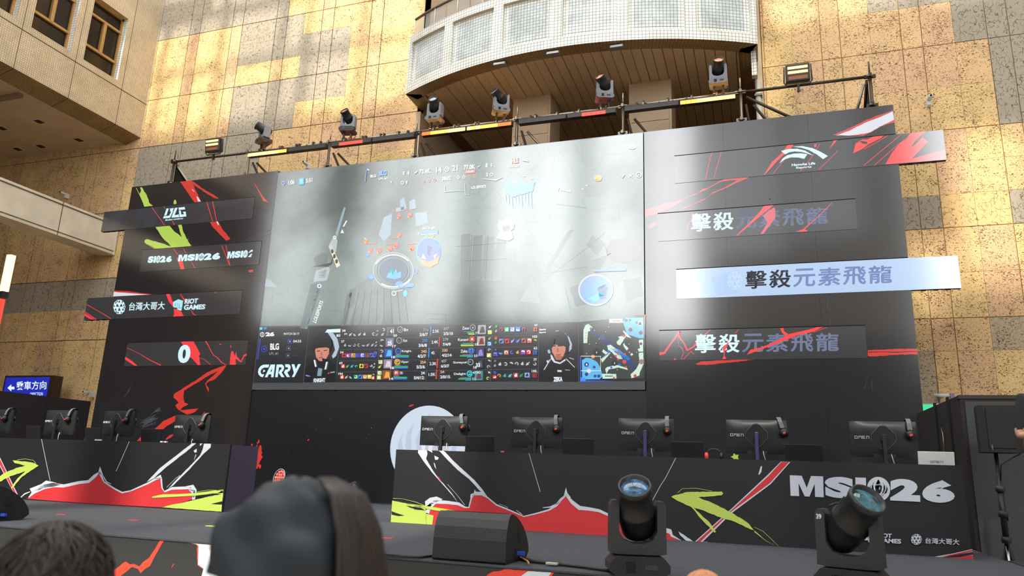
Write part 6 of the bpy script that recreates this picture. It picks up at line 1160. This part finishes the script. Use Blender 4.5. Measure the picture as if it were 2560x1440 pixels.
def headset(x, yaw, label, ZT=2.235, y=8.30, dx=.235, lean=0.0):
    X = TR(x, y, 0, yaw); t = thing('headset', X @ V((dx, 0, ZT - .1)), label, 'headset', 'headsets hung on the monitors')
    mb = MB(); pts = [(-.075, -.085), (-.066, -.02), (-.045, .018), (0, .032), (.045, .018), (.066, -.02), (.072, -.085)]
    for (y0, z0), (y1, z1) in zip(pts, pts[1:]):
        s0, s1 = lean * (z0 < 0) * .0, 0
        mb.add([X @ V((dx + q * .021 + lean * (-zz), yy, ZT + zz)) for yy, zz, q in ((y0, z0, -1), (y0, z0, 1), (y1, z1, 1), (y1, z1, -1))], [(0, 1, 2, 3)], hpg)
        mb.add([X @ V((dx + q * .021 + lean * (-zz), yy * .9, ZT + zz - .006)) for yy, zz, q in ((y0, z0, -1), (y0, z0, 1), (y1, z1, 1), (y1, z1, -1))], [(3, 2, 1, 0)], hp)
    mb.build('headband', t)
    for sy in (-1, 1):
        Hc = X @ M4.Translation((dx + lean * .13, sy * .075, ZT - .135)) @ M4.Rotation(-sy * PI / 2, 4, 'X')
        mb = MB(); mb.lathe([(.001, .032), (.026, .03), (.034, .02), (.044, .008), (.046, -.012), (.03, -.02), (.001, -.02)], hp, Hc, 20); mb.box((-.008, -.005, -.006), (.008, .055, .004), plast2, Hc if sy < 0 else Hc @ M4.Rotation(PI, 4, 'Z')); cp = mb.build('ear_cup', t)
        mb = MB(); mb.prism([(-.014, -.012), (.014, -.006), (.012, .012), (-.012, .006)], .003, hpr, Hc @ M4.Translation((0, 0, .031))); mb.build('red_logo', cp)
    mb = MB(); mb.tube([X @ V((dx + .02, .08, ZT - .15)), X @ V((dx + .05, .06, ZT - .2)), X @ V((dx + .06, .03, ZT - .19))], .004, hp, 5); mb.build('microphone', t)
    return t
NV = mat('neck_violet', rgb(76, 70, 118), .25)
for k, (x, nk) in enumerate(zip((-3.66, -2.485, -1.225, -.065, 1.14), (plast, plast, NV, NV, plast))):
    w_ = ['black monitor in front of the round white emblem', 'second black monitor from the round emblem on the right desk', 'black monitor in the middle of the right desk, violet stand, faint back plate', 'black monitor with violet stand and pale diamond outline on its back', 'rightmost black monitor, next to the white laptop'][k]
    mon(x, 0, w_, nk); headset(x, 0, 'black headset with red logo hung on the ' + ['monitor in front of the round emblem', 'second monitor from the round emblem', 'middle monitor of the right desk', 'monitor with pale diamond outline', 'monitor next to the white laptop'][k], lean=(.28, .12, .04, .3, .04)[k])
for k, (x, yw) in enumerate(((-11.06, -.05), (-9.8, -.05), (-8.70, -.1), (-7.40, -.03))):
    w_ = ['leftmost black monitor, cut by the left edge of the photo', 'black monitor with pale diamond outline, second from the left edge', 'black monitor in front of grey scribbles on the left desk', 'black monitor at the right end of the left desk'][k]
    mon(x, yw, w_, plast, ZT=2.25 if k < 3 else 2.205, y=8.28); headset(x, yw, 'black headset hung on the ' + ['leftmost monitor cut by the photo edge', 'second monitor from the left edge, orange light behind', 'monitor in front of grey scribbles', 'monitor at the right end of the left desk'][k], ZT=2.25 if k < 3 else 2.205, y=8.28, lean=-.2)
def laptop(x0, x1, zt_, label, m, y=8.12, logo=False):
    t = thing('laptop', ((x0 + x1) / 2, y, 1.80), label, 'laptop', 'laptops on the player desks'); w_ = (x1 - x0) / 2; h_ = zt_ - 1.80; X = TR((x0 + x1) / 2, y, 1.80)
    MB().box((-w_, 0.02, 0), (w_, .25, .016), m, X, bev=.004).build('keyboard_base', t); H = X @ M4.Translation((0, 0.03, .012)) @ M4.Rotation(.18, 4, 'X'); 
    ld = MB().box((-w_, -.006, 0), (w_, .006, h_ * 1.0), m, H, bev=.003).build('lid', t)
    if logo:
        mb = MB(); 
        for k, segs in enumerate(([(0, 0, .02, 0), (0, .016, .02, .016), (0, 0, 0, .016), (.02, 0, .02, .016)], [(0, 0, 0, .016), (0, .016, .022, .016), (.022, 0, .022, .016), (.011, .008, .011, .016)], [(0, 0, 0, .016), (0, 0, .016, 0), (0, .008, .016, .008), (0, .016, .016, .016)], [(0, 0, 0, .016), (0, .016, .02, .016), (.02, 0, .02, .016)])):
            for a_, b_, c_, d_ in segs: mb.box((-.05 + k * .028 + a_ - .0012, -.0085, .03 + b_ - .0012), (-.05 + k * .028 + c_ + .0012, -.0065, .03 + d_ + .0012), plast2, H)
        mb.build('lettering', ld)
lap = mat('laptop_black', rgb(30, 30, 34), .4)
for (xa, ya, xb), lb in (((1167, 1092, 1237), 'open black laptop right of the monitor in front of the round emblem'), ((1408, 1098, 1486), 'open black laptop, second along the right desk'), ((1678, 1106, 1760), 'open black laptop beside the middle monitor of the right desk'), ((1962, 1113, 2056), 'open black laptop beside the monitor with pale diamond outline'), ((72, 1066, 107), 'open dark laptop near the left edge of the left desk'), ((218, 1071, 257), 'open dark laptop between the two middle monitors of the left desk'), ((358, 1074, 408), 'open dark laptop beside the right-end monitor of the left desk')):
    q0, q1 = un((xa, ya), 1, 8.15), un((xb, ya + 1), 1, 8.15); laptop(q0.x, q1.x, q0.z, lb, lap)
q0, q1 = un((2293, 1131), 1, 8.15), un((2384, 1134), 1, 8.15); laptop(q0.x, q1.x, q0.z, 'open white laptop at the right end of the right desk', whitep, logo=True)
rd_s = mat('wrap_red', rgb(214, 90, 96), .5)
for (px, py), lb, m_ in (((245, 1097), 'small white box on the left desk by the third monitor, left of a pair', whitep), ((254, 1097), 'small white box on the left desk by the third monitor, right of a pair', whitep), ((408, 1103), 'small white box on the left desk by the right-end monitor, left of a pair', whitep), ((418, 1103), 'small white box on the left desk by the right-end monitor, right of a pair', whitep), ((1258, 1127), 'small red and white box on the right desk between two laptops', rd_s)):
    q = un((px, py), 1, 7.9 if px < 900 else 8.05); z = 1.80 if px > 900 else 1.80; X = TR(q.x, 7.88 if px < 900 else 8.03, z)
    o = MB().box((-.018, -.015, 0), (.018, .015, .034), m_, X, bev=.004).build('small_box'); tag(o, lb, 'box', 'small boxes on the desks')
lm = un((1838, 1143), 1, 8.06); o = MB().prism([(.045 * (1 if k % 2 else .55) * math.cos(k * PI / 5), .04 * (1 if k % 2 else .55) * math.sin(k * PI / 5) + .04) for k in range(10)], .03, mat('toy_lime', rgb(186, 224, 84), .6), TR(lm.x, 8.09, 1.80, 0, PI / 2)).build('star_figure'); tag(o, 'small lime star-shaped object on the right desk', 'decoration')
hq = un((1785, 1141), 1, 8.12); t = thing('headset', (hq.x, 8.12, 1.80), 'black headset lying on the right desk near the lime star', 'headset')
mb = MB(); mb.tube([(hq.x - .075 * math.cos(k / 12 * PI), 8.12, 1.85 + .065 * math.sin(k / 12 * PI)) for k in range(13)], .009, hp, 8); mb.build('headband', t)
for s_ in (-1, 1): MB().lathe([(.001, -.02), (.035, -.016), (.04, 0), (.035, .016), (.001, .02)], hp if s_ > 0 else hpr, TR(hq.x + s_ * .075, 8.12, 1.842, 0, 0, PI / 2), 18).build('ear_cup', t)
# ---- stage wedge loudspeakers, cable along the edge
wood_b = mat('speaker_black', rgb(32, 34, 36), .5, noise=.15, nscale=60, bump=.25); gril = mat('speaker_grille', rgb(46, 50, 52), .6, bump=.3, nscale=140)
def wedge(x0, x1, y0, label, sh=0.0):
    t = thing('wedge_speaker', ((x0 + x1) / 2, y0 + .25, 1.0), label, 'loudspeaker', 'wedge loudspeakers on the stage edge')
    prof = [(0.0, 0.015), (0.015, 0.0), (.46, 0.0), (.53, .05), (.515, .10), (.46, .17), (.39, .225), (.31, .27), (.22, .305), (.13, .325), (.10, .325), (.075, .315), (.045, .285), (.02, .23), (.005, .15)]   # y, z
    X = M4(((0, 0, 1, x0), (1, 0, 0, y0), (0, 1, 0, 1.0), (0, 0, 0, 1)))
    mb = MB(); mb.prism(prof, x1 - x0, wood_b, X); mb.build('cabinet', t)
    mb = MB()
    for k in range(3, 9):
        (ya, za), (yb, zb) = prof[k], prof[k + 1]; o_ = V((0, y0 - .002, 1.003)); mb.add([V((xx, yy, zz)) + o_ for xx, yy, zz in ((x0 + .03, ya, za), (x1 - .03, ya, za), (x1 - .03, yb, zb), (x0 + .03, yb, zb))], [(0, 1, 2, 3)], gril)
    mb.build('grille', t)
    mb = MB(); mb.prism([(.25, .14), (.31, .125), (.33, .145), (.28, .215), (.25, .225)], .012, black_m, X @ M4.Translation((0, 0, x1 - x0 - .008))); mb.build('handle_recess', t)
    mb = MB(); mb.box((x1 - .004, y0 + .22, 1.03), (x1 + .006, y0 + .32, 1.09), black_m); mb.box((x1, y0 + .235, 1.045), (x1 + .06, y0 + .26, 1.07), mat('plug_blue', rgb(40, 80, 200), .5)); mb.build('connector', t)
    return t
qa, qb = un((1076, 1400), 2, 1.0), un((1259, 1415), 2, 1.0)
wedge(qa.x, qb.x, 4.96, 'black wedge loudspeaker lying on the stage edge in front of the right desk')
ql = un((18, 1302), 2, 1.0); wedge(ql.x - .56, ql.x, 4.98, 'black wedge loudspeaker cut off by the left edge of the photo')
mb = MB(); pts = [un(q, 2, 1.012) for q in ((960, 1387), (1010, 1391), (1050, 1393), (1080, 1390))]; mb.tube(pts, .010, cable_m, 6)
o = mb.build('stage_cable'); tag(o, 'thin black cable on the stage edge left of the wedge loudspeaker', 'cable')
mb = MB(); pts = [un(q, 2, 1.012) for q in ((1272, 1390), (1300, 1396), (1330, 1404), (1400, 1411), (1460, 1418), (1535, 1428))]; mb.tube(pts, .010, cable_m, 6); mb.tube([p_ + V((0, .03, .003)) for p_ in pts[:4]], .007, cable_m, 6)
mb.tube([un(q, 2, 1.02) for q in ((1275, 1388), (1300, 1393), (1318, 1402), (1322, 1408))], .006, mat('cable_orange', rgb(206, 150, 84), .6), 6); mb.box((-.04, -.02, 0), (.04, .02, .012), mat('tape_pale', rgb(190, 186, 168), .7), M4.Translation(un((1380, 1411), 2, 1.012)))
o = mb.build('stage_cable'); tag(o, 'black cable bundle with orange lead running right from the wedge loudspeaker', 'cable')
for (px, py), m_, lb in (((155, 1286), 'r', 'short red tape mark on the stage, nearest the left edge'), ((336, 1300), 'r', 'short red tape mark on the stage, in front of the left desk centre'), ((530, 1315), 'l', 'short lime tape mark on the stage floor'), ((967, 1345), 'r', 'short red tape mark on the stage left of the wedge loudspeaker')):
    p = un((px, py), 2, 1.003); o = MB().box((p.x - .06, p.y - .025, 1.0), (p.x + .06, p.y + .025, 1.004), PRD if m_ == 'r' else PLM).build('tape_mark'); tag(o, lb, 'tape', 'tape marks on the stage')
# ---- floor lights by the backdrop
p = un((700, 1194), 1, 11.1); t = thing('wash_light', (p.x, 11.1, 1.0), 'round red LED wash light glowing in front of the backdrop', 'stage light'); d = V((-.28, -.93, .22)).normalized(); H = M4.Translation(p) @ d.to_track_quat('Z', 'Y').to_matrix().to_4x4()
mb = MB(); mb.lathe([(.001, -.2), (.09, -.19), (.13, -.08), (.148, 0), (.148, .02), (.138, .02), (.135, .005), (.001, .004)], plast, H, 28); hd = mb.build('lamp_head', t)
mb = MB(); mb.lathe([(.137, .021), (.149, .021), (.149, .026), (.137, .026), (.137, .021)], whitep, H, 28); mb.build('rim', hd)
mb = MB(); mb.lathe([(.134, .006), (.001, .0065)], em('wash_base', (.6, .02, .02, 1), .5), H, 24)
REDC = em('wash_cell', (1, .2, .18, 1), 1.25)
for r_, n_ in ((0, 1), (.055, 6), (.108, 12)):
    for k in range(n_): mb.lathe([(.023, .006), (.018, .016), (.001, .02)], REDC, H @ M4.Translation((r_ * math.cos(2 * PI * k / n_), r_ * math.sin(2 * PI * k / n_), 0)), 10)
mb.build('led_cells', hd)
mb = MB(); mb.tube([p + V((.16, .06, 0)), V((p.x + .17, 11.16, 1.06)), V((p.x, 11.16, 1.03)), V((p.x - .17, 11.16, 1.06)), p + V((-.16, .06, 0))], .014, plast, 8); mb.build('bracket', t); MB().box((p.x - .13, 11.05, 1.0), (p.x + .13, 11.3, 1.05), plast).build('base', t)
p = un((886, 1258), 2, 1.0); t = thing('wash_light', (p.x, p.y, 1.0), 'small tilted unlit floor light with metal fins in front of the backdrop', 'stage light'); H = M4.Translation((p.x - .08, p.y, 1.2)) @ V((-.75, .1, -.35)).to_track_quat('Z', 'Y').to_matrix().to_4x4(); sil = mat('fin_grey', rgb(150, 156, 156), .35, metal=.6)
mb = MB(); mb.lathe([(.001, -.15), (.08, -.14), (.10, -.08), (.11, .04), (.115, .12), (.1, .12), (.001, .10)], plast, H, 24)
hd = mb.build('lamp_head', t); mb = MB()
for k in range(16): mb.box((-.003, .095, -.12), (.003, .118, .0), sil, H @ M4.Rotation(k * PI / 8, 4, 'Z'))
mb.build('cooling_fins', hd); mb = MB(); mb.box((-.02, -.02, 0), (.02, .02, .2), plast2, TR(p.x + .02, p.y - .12, 1.0, 0, 0, -.25)); mb.box((-.02, -.02, 0), (.02, .02, .2), plast2, TR(p.x + .02, p.y + .12, 1.0, 0, 0, -.25)); mb.build('bracket', t)
MB().tube([(p.x + .05, p.y, 1.01), (p.x + .2, p.y + .1, 1.01), (p.x + .45, p.y + .2, 1.01), (p.x + 1.0, p.y + .25, 1.01)], .006, cable_m, 6).build('cable', t)
# ---- loudspeaker on a tripod
spm = mat('speaker_dark', rgb(24, 20, 20), .6, noise=.1, nscale=40)
sx = un((2498, 1130), 1, 8.5).x; za, zb = un((2498, 1131), 1, 8.5).z, un((2480, 1014), 1, 8.5).z; xl, xr = un((2439, 1014), 1, 8.5).x, un((2541, 1020), 1, 8.5).x; zl = un((2452, 1129), 1, 8.5).z
t = thing('loudspeaker', (sx, 8.5, za), 'dark loudspeaker box on a tripod stand at the right edge', 'loudspeaker')
mb = MB(); mb.prism([(xl, 0), (xl + .06, -.03), (xr - .03, -.03), (xr + .02, 0.0), (xr - .02, .3), (xl + .05, .3)], zb - za, spm, TR(0, 8.5, za)); mb.build('cabinet', t)
MB().box((xl + .07, 8.458, za + .04), (xr - .05, 8.469, zb - .03), spm).build('grille', t); mb = MB(); mb.prism([(0, 0), (.012, 0), (.012, .05), (0, .05)], .002, PGR, TR(xl + .085, 8.457, za + .02, 0, PI / 2)); mb.build('badge', t)
t = thing('tripod_stand', (sx, 8.62, 0), 'black tripod stand carrying the loudspeaker at the right edge', 'stand')
MB().tube([(sx, 8.62, .45), (sx, 8.62, za)], [.02, .018], black).build('pole', t); MB().tube([(sx, 8.62, 1.12), (sx, 8.62, 1.62)], .028, black).build('sleeve', t)
for z in (1.62, 1.38, 1.14): MB().lathe([(.02, -.03), (.042, -.03), (.042, .03), (.02, .03)], plast2, TR(sx, 8.62, z), 14).build('collar', t)
for k in range(3):
    a_ = -PI / 2 - .15 + k * 2 * PI / 3; MB().tube([(sx, 8.62, 1.12), (sx + .28 * math.cos(a_), 8.62 + .28 * math.sin(a_), .015)], .015, chrome if k == 0 else black, 8).build('leg', t)
    MB().tube([(sx, 8.62, .55), (sx + .18 * math.cos(a_), 8.62 + .18 * math.sin(a_), .57)], .009, black, 6).build('strut', t)
MB().box((sx + .03, 8.58, 1.32), (sx + .07, 8.62, 1.36), chrome).build('clamp_knob', t)
mb = MB(); mb.tube([(sx + .2, 8.57, za - .005), (sx + .1, 8.54, za - .06), (sx + .02, 8.57, za - .12), (sx + .01, 8.6, 1.7)], .006, cable_m, 5); mb.build('cable', t)
o = MB().box((2.02, 6.3, 0), (3.3, 8.0, 1.0), skirt).build('stage_steps'); tag(o, 'black side step platform beside the right end of the stage', 'platform')
# stage front print
a = Art(1, 4.93, clip=(-13, 1.9, 0, .985)); cG = crop(0, 1200, 4); cH = crop(960, 1000, 3.273)
SR = mat('print_scarlet', rgb(226, 70, 50), .6); SWt = mat('print_ice', rgb(206, 222, 230), .6)
a.poly(cG((1600, 602), (1640, 602), (1590, 690), (1540, 780), (1500, 860), (1450, 890), (1405, 932), (1380, 890), (1320, 870), (1220, 950), (1100, 1010), (1060, 960), (1170, 880), (1255, 815), (1300, 845), (1340, 840), (1395, 865), (1430, 820), (1490, 780), (1550, 690)), SR, .7, 5)
a.poly(cG((1880, 618), (1975, 655), (1968, 700), (1975, 850), (2035, 890), (2000, 990), (2160, 990), (2260, 880), (2262, 790), (2190, 858), (2100, 795), (2120, 640), (2130, 640)), SR, .6, 6); a.up()
a.poly(cG((1885, 618), (2110, 632), (2100, 790), (2190, 858), (2270, 828), (2270, 870), (2200, 940), (2160, 990), (2010, 990), (2035, 885), (1980, 845), (1985, 660), (1960, 640)), SWt); a.line(cG((1715, 880), (1738, 840)), [.6, 2.4], SR)
a.poly(cH((830, 1445), (880, 1410), (960, 1395), (1010, 1382), (1395, 1412), (1360, 1460), (830, 1460)), SR, 1, 5); a.up(); a.poly(cH((1120, 1440), (1180, 1400), (1370, 1410), (1330, 1460), (1120, 1460)), SWt, .6, 5)
a.build('printed_artwork', stage)
# ================================================================ people
skin = mat('skin', rgb(206, 156, 128), .5); hair_bk = mat('hair_black', rgb(34, 30, 30), .45, noise=.3, nscale=30); hair_br = mat('hair_brown', rgb(52, 42, 38), .45, noise=.35, nscale=26); hair_or = mat('hair_orange', rgb(226, 160, 116), .5, noise=.2, nscale=20)
cloth_a = mat('shirt_dark', rgb(38, 40, 46), .9); cloth_b = mat('shirt_grey', rgb(60, 62, 70), .9); trous = mat('trousers', rgb(36, 36, 42), .9); hatm = mat('hat_cloth', rgb(52, 60, 68), .7, noise=.25, nscale=9)
def skinned(name, joints, edges, parent, mats, zones=None, sub=2):
    me = bpy.data.meshes.new(name); me.from_pydata([j[0] for j in joints], edges, []); o = bpy.data.objects.new(name, me); C.objects.link(o)
    md = o.modifiers.new('skin', 'SKIN'); md.use_smooth_shade = True
    for i, j in enumerate(joints): me.skin_vertices[0].data[i].radius = (j[1], j[1] * (j[2] if len(j) > 2 else 1))
    me.skin_vertices[0].data[0].use_root = True
    sb = o.modifiers.new('sub', 'SUBSURF'); sb.levels = sub; sb.render_levels = sub
    dg = bpy.context.evaluated_depsgraph_get(); m2 = bpy.data.meshes.new_from_object(o.evaluated_get(dg)); bpy.data.objects.remove(o)
    for m in mats: m2.materials.append(m)
    for p in m2.polygons: p.use_smooth = True; p.material_index = zones(p.center) if zones else 0
    r = bpy.data.objects.new(name, m2); C.objects.link(r); r.parent = parent; r.location = -wloc(parent); return r
def body(t, base, h, yaw, shirt, arms=None, sitting=False):
    "standing figure of height h whose feet are at base; local -Y is the way it faces"
    X = M4.Translation(base) @ M4.Rotation(yaw, 4, 'Z') @ M4.Scale(h / 1.75, 4); P = lambda x, y, z: X @ V((x, y, z)); k = h / 1.75
    J = [(P(0, 0, .95), .125 * k, 1.25), (P(0, .01, 1.15), .12 * k, 1.2), (P(0, .02, 1.33), .135 * k, 1.25), (P(0, .01, 1.46), .075 * k), (P(0, 0, 1.54), .055 * k)]
    E_ = [(0, 1), (1, 2), (2, 3), (3, 4)]
    for s_ in (-1, 1):
        n = len(J)
        if sitting: J += [(P(.1 * s_, -.05, .9), .095 * k), (P(.13 * s_, -.45, .92), .068 * k), (P(.13 * s_, -.47, .5), .05 * k), (P(.13 * s_, -.46, .1), .04 * k), (P(.13 * s_, -.6, .06), .035 * k)]
        else: J += [(P(.1 * s_, 0, .88), .095 * k), (P(.11 * s_, -.01, .5), .066 * k), (P(.11 * s_, .02, .28), .055 * k), (P(.11 * s_, .03, .1), .04 * k), (P(.12 * s_, -.12, .05), .036 * k)]
        E_ += [(0, n), (n, n + 1), (n + 1, n + 2), (n + 2, n + 3), (n + 3, n + 4)]
        n = len(J); A = (arms or {}).get(s_) or [(.19, .01, 1.40), (.25, .03, 1.12), (.25, -.08, .88), (.24, -.12, .80)]
        J += [(P(A[0][0] * s_, A[0][1], A[0][2]), .062 * k), (P(A[1][0] * s_, A[1][1], A[1][2]), .043 * k), (P(A[2][0] * s_, A[2][1], A[2][2]), .03 * k), (P(A[3][0] * s_, A[3][1], A[3][2]), .034 * k)]
        E_ += [(2, n), (n, n + 1), (n + 1, n + 2), (n + 2, n + 3)]
        w_, e_ = P(A[3][0] * s_, A[3][1], A[3][2]), P(A[2][0] * s_, A[2][1], A[2][2]); d = (w_ - e_).normalized(); sd_ = d.cross(V((0, 0, 1))); sd_ = sd_.normalized() if sd_.length > .1 else V((1, 0, 0)); up_ = sd_.cross(d)
        for q in range(4):
            n2 = len(J); o_ = sd_ * (.027 - .018 * q) * k; ln = (.07, .08, .076, .06)[q] * k
            J += [(w_ + d * .03 * k + o_, .011 * k), (w_ + d * (.03 * k + ln * .5) + o_ - up_ * .012, .009 * k), (w_ + d * (.03 * k + ln * .8) + o_ - up_ * .035, .008 * k)]; E_ += [(n + 3, n2), (n2, n2 + 1), (n2 + 1, n2 + 2)]
        n2 = len(J); J += [(w_ + sd_ * .04 * k - up_ * .01, .011 * k), (w_ + sd_ * .055 * k + d * .04 * k - up_ * .02, .009 * k)]; E_ += [(n + 3, n2), (n2, n2 + 1)]
    Xi = X.inverted()
    def zones(c):
        l = Xi @ c
        if l.z > 1.47: return 1
        if l.z < .94: return 2 if abs(l.x) < .2 and not arms else (2 if l.z < .75 else (2 if abs(l.x) < .17 else 1))
        if abs(l.x) > .17:
            el = (arms or {}).get(1 if l.x > 0 else -1)
            if el: return 1 if (l.y < -.075 or l.z < 1.16) else 0
            return 1 if l.z < 1.15 else 0
        return 0
    return skinned('body', J, E_, t, [shirt, skin, trous], zones), X, k
def head(t, X, k, hairm, long_=0.0, hat=None, zc=1.64):
    Hd = X @ M4.Translation((0, -.005, zc)) @ M4.Scale(1.0, 4)
    mb = MB(); n, m = 24, 16; vs = []
    for j in range(m + 1):
        th = PI * j / m
        for i in range(n):
            ph = 2 * PI * i / n; x, y, z = math.sin(th) * math.cos(ph), math.sin(th) * math.sin(ph), math.cos(th)
            jaw = 1 - .28 * max(0, -z) ** 1.5; vs.append(Hd @ V((.076 * x * jaw, .097 * y * (1 - .12 * max(0, -z) * (y > 0)) - (.012 if z < -.2 and y < 0 else 0), .118 * z)))
    mb.add(vs, [(j * n + i, j * n + (i + 1) % n, (j + 1) * n + (i + 1) % n, (j + 1) * n + i) for j in range(m) for i in range(n)], skin, True)
    mb.tube([Hd @ V((0, -.09, .03)), Hd @ V((0, -.112, -.02)), Hd @ V((0, -.098, -.035))], [.008, .015, .008], skin, 8)
    for s_ in (-1, 1): mb.tube([Hd @ V((.074 * s_, .005, .03)), Hd @ V((.086 * s_, .012, .01)), Hd @ V((.076 * s_, .008, -.03))], [.008, .014, .008], skin, 8); mb.lathe([(.011, 0), (.008, .005), (.001, .007)], whitep, Hd @ M4.Translation((.03 * s_, -.087, .012)) @ M4.Rotation(PI / 2, 4, 'X'), 10)
    mb.tube([Hd @ V((-.025, -.088, -.062)), Hd @ V((0, -.097, -.06)), Hd @ V((.025, -.088, -.062))], .006, mat('lips', rgb(180, 104, 96), .5), 6)
    hd = mb.build('head', t)
    rh = random.Random(int(zc * 1000 + k * 77)); mb = MB(); vs = []; n, m = 40, 20
    for j in range(m + 1):
        th = PI * (.0 + .66 * j / m)
        for i in range(n):
            ph = 2 * PI * i / n; x, y, z = math.sin(th) * math.cos(ph), math.sin(th) * math.sin(ph), math.cos(th)
            front = max(0, -math.sin(ph)); th2 = th * (1 - .42 * front ** 2); x, y, z = math.sin(th2) * math.cos(ph), math.sin(th2) * math.sin(ph), math.cos(th2)
            wv = 1 + .022 * math.sin(ph * 9 + 2 * z) + .016 * math.sin(ph * 17 - 3 * th) * (j / m); v = V((.102 * x * wv, .120 * y * wv, .130 * z * (1 if z > 0 else .9)))
            if long_ and j > m * .62 and front < .5: q = (j / m - .62) / .38; v.z -= long_ * q; v.x *= 1 + 1.5 * q * long_; v.y *= 1 + .35 * q
            vs.append(Hd @ v)
    mb.add(vs, [(j * n + i, j * n + (i + 1) % n, (j + 1) * n + (i + 1) % n, (j + 1) * n + i) for j in range(m) for i in range(n)], hairm, True)
    for q in range(170):
        ph = rh.uniform(0, 2 * PI); a0, a1 = rh.uniform(.0, .5), rh.uniform(1.2, 1.75); fr = max(0, -math.sin(ph)); pts = []
        for i in range(6):
            th = (a0 + (a1 - a0) * i / 5) * (1 - .42 * fr ** 2); pp = ph + .25 * math.sin(i * .9 + q); r_ = 1.01 + .02 * math.sin(q * 1.3) + .006 * i * rh.random()
            v = V((.102 * r_ * math.sin(th) * math.cos(pp), .120 * r_ * math.sin(th) * math.sin(pp), .130 * r_ * math.cos(th)))
            pts.append(Hd @ v)
        if long_ and fr < .5: pts += [pts[-1] + V((0, 0, -long_ * .5)), pts[-1] + (Hd.to_3x3() @ V((.2 * long_ * math.cos(ph), .1 * long_, -long_)))]
        mb.tube(pts, [.0022] * (len(pts) - 1) + [.0006], hairm, 4, cap=False)
    mb.build('hair', hd)
    if hat:
        mb = MB(); vs = []; n, m = 40, 14
        for j in range(m + 1):
            th = PI * .5 * j / m
            for i in range(n):
                ph = 2 * PI * i / n; x, y, z = math.sin(th) * math.cos(ph), math.sin(th) * math.sin(ph), math.cos(th)
                f = 1 + .085 * math.sin(ph * 3 + 5 * th) * math.sin(th) ** 2 + .06 * math.sin(ph * 5 - 8 * th + 1) * math.sin(th) + .02 * math.sin(ph * 2 + 13 * th); vs.append(Hd @ V((.117 * x * f, .136 * y * f + .01, .142 * z * f + .0 - .01 * (j == m))))
        mb.add(vs, [(j * n + i, j * n + (i + 1) % n, (j + 1) * n + (i + 1) % n, (j + 1) * n + i) for j in range(m) for i in range(n)], hat, True); mb.build('hat', hd)
    return hd
def spectator(px, py, Y, label, hairm, shirt, long_=0.0, hat=None, yaw=PI, sitting=False, hh=None):
    "px,py: top of the head in the photo; the feet stand on the hall floor"
    top = un((px, py), 1, Y); extra = .142 if hat else .13
    h = hh or top.z / (1.64 + extra) * 1.75; base = V((top.x, top.y, top.z - (1.64 + extra) * h / 1.75))
    t = thing('person', base, label, 'person'); b, X, k = body(t, base, h, yaw, shirt, sitting=sitting); hd = head(t, X, k, hairm, long_, hat)
    if hat:     # hair hanging out of the hat on one side
        rq = random.Random(4); c = X @ V((0, 0, 1.64)); mb = MB()
        for q in range(230):
            a_ = rq.uniform(-.5, 1.25); e = V((math.cos(a_), math.sin(a_) * .95, 0)); r_ = rq.uniform(.97, 1.05); w_ = rq.uniform(-.02, .02)
            mb.tube([c + e * .05 * r_ + V((0, 0, .128)), c + e * .093 * r_ + V((0, 0, .105)), c + e * .118 * r_ + V((0, 0, .055)), c + e * .132 * r_ + V((0, w_ * .3, -.02)), c + e * .150 * r_ + V((w_ * .4, w_, -.1)), c + e * .175 * r_ + V((w_, w_, -.22))], [.002, .0045, .005, .005, .0045, .0015], hairm, 5)
        mb.build('side_hair', hd)
    return t
spectator(752, 1193, .98, 'person in the audience seen from behind, crumpled dark hat over long brown hair', hair_br, cloth_a, .16, hatm, PI + .1)
spectator(146, 1308, 1.0, 'person in the audience seen from behind at lower left, dark brown bare head', hair_br, cloth_b, .12, None, PI - .15)
spectator(1758, 1427, 2.6, 'person whose orange hair just shows at the bottom edge below the lime arrow', hair_or, cloth_b, 0, None, PI)
# bystander holding a phone at the right edge, standing on the side platform
el = un((2536, 1086), 1, 7.2); print('ELBOW', el); base = V((el.x + .24, 7.15, 1.0)); t = thing('person', base, 'person in a black shirt at the right edge of the photo with bent bare forearm', 'person')
b, X, k = body(t, base, 1.66, .2, cloth_a, arms={-1: [(.19, .0, 1.42), (.25, .0, 1.09), (.10, -.22, 1.17), (.03, -.27, 1.20)], 1: [(.19, .0, 1.42), (.25, .0, 1.09), (.10, -.22, 1.17), (.04, -.27, 1.20)]}); head(t, X, k, hair_bk)
ph = X @ V((0, -.30, 1.24)); o = MB().box((-.04, -.005, -.07), (.04, .005, .08), plast, M4.Translation(ph) @ M4.Rotation(.35, 4, 'Z'), bev=.004).build('phone'); tag(o, 'black phone held by the bystander at the right edge', 'phone')
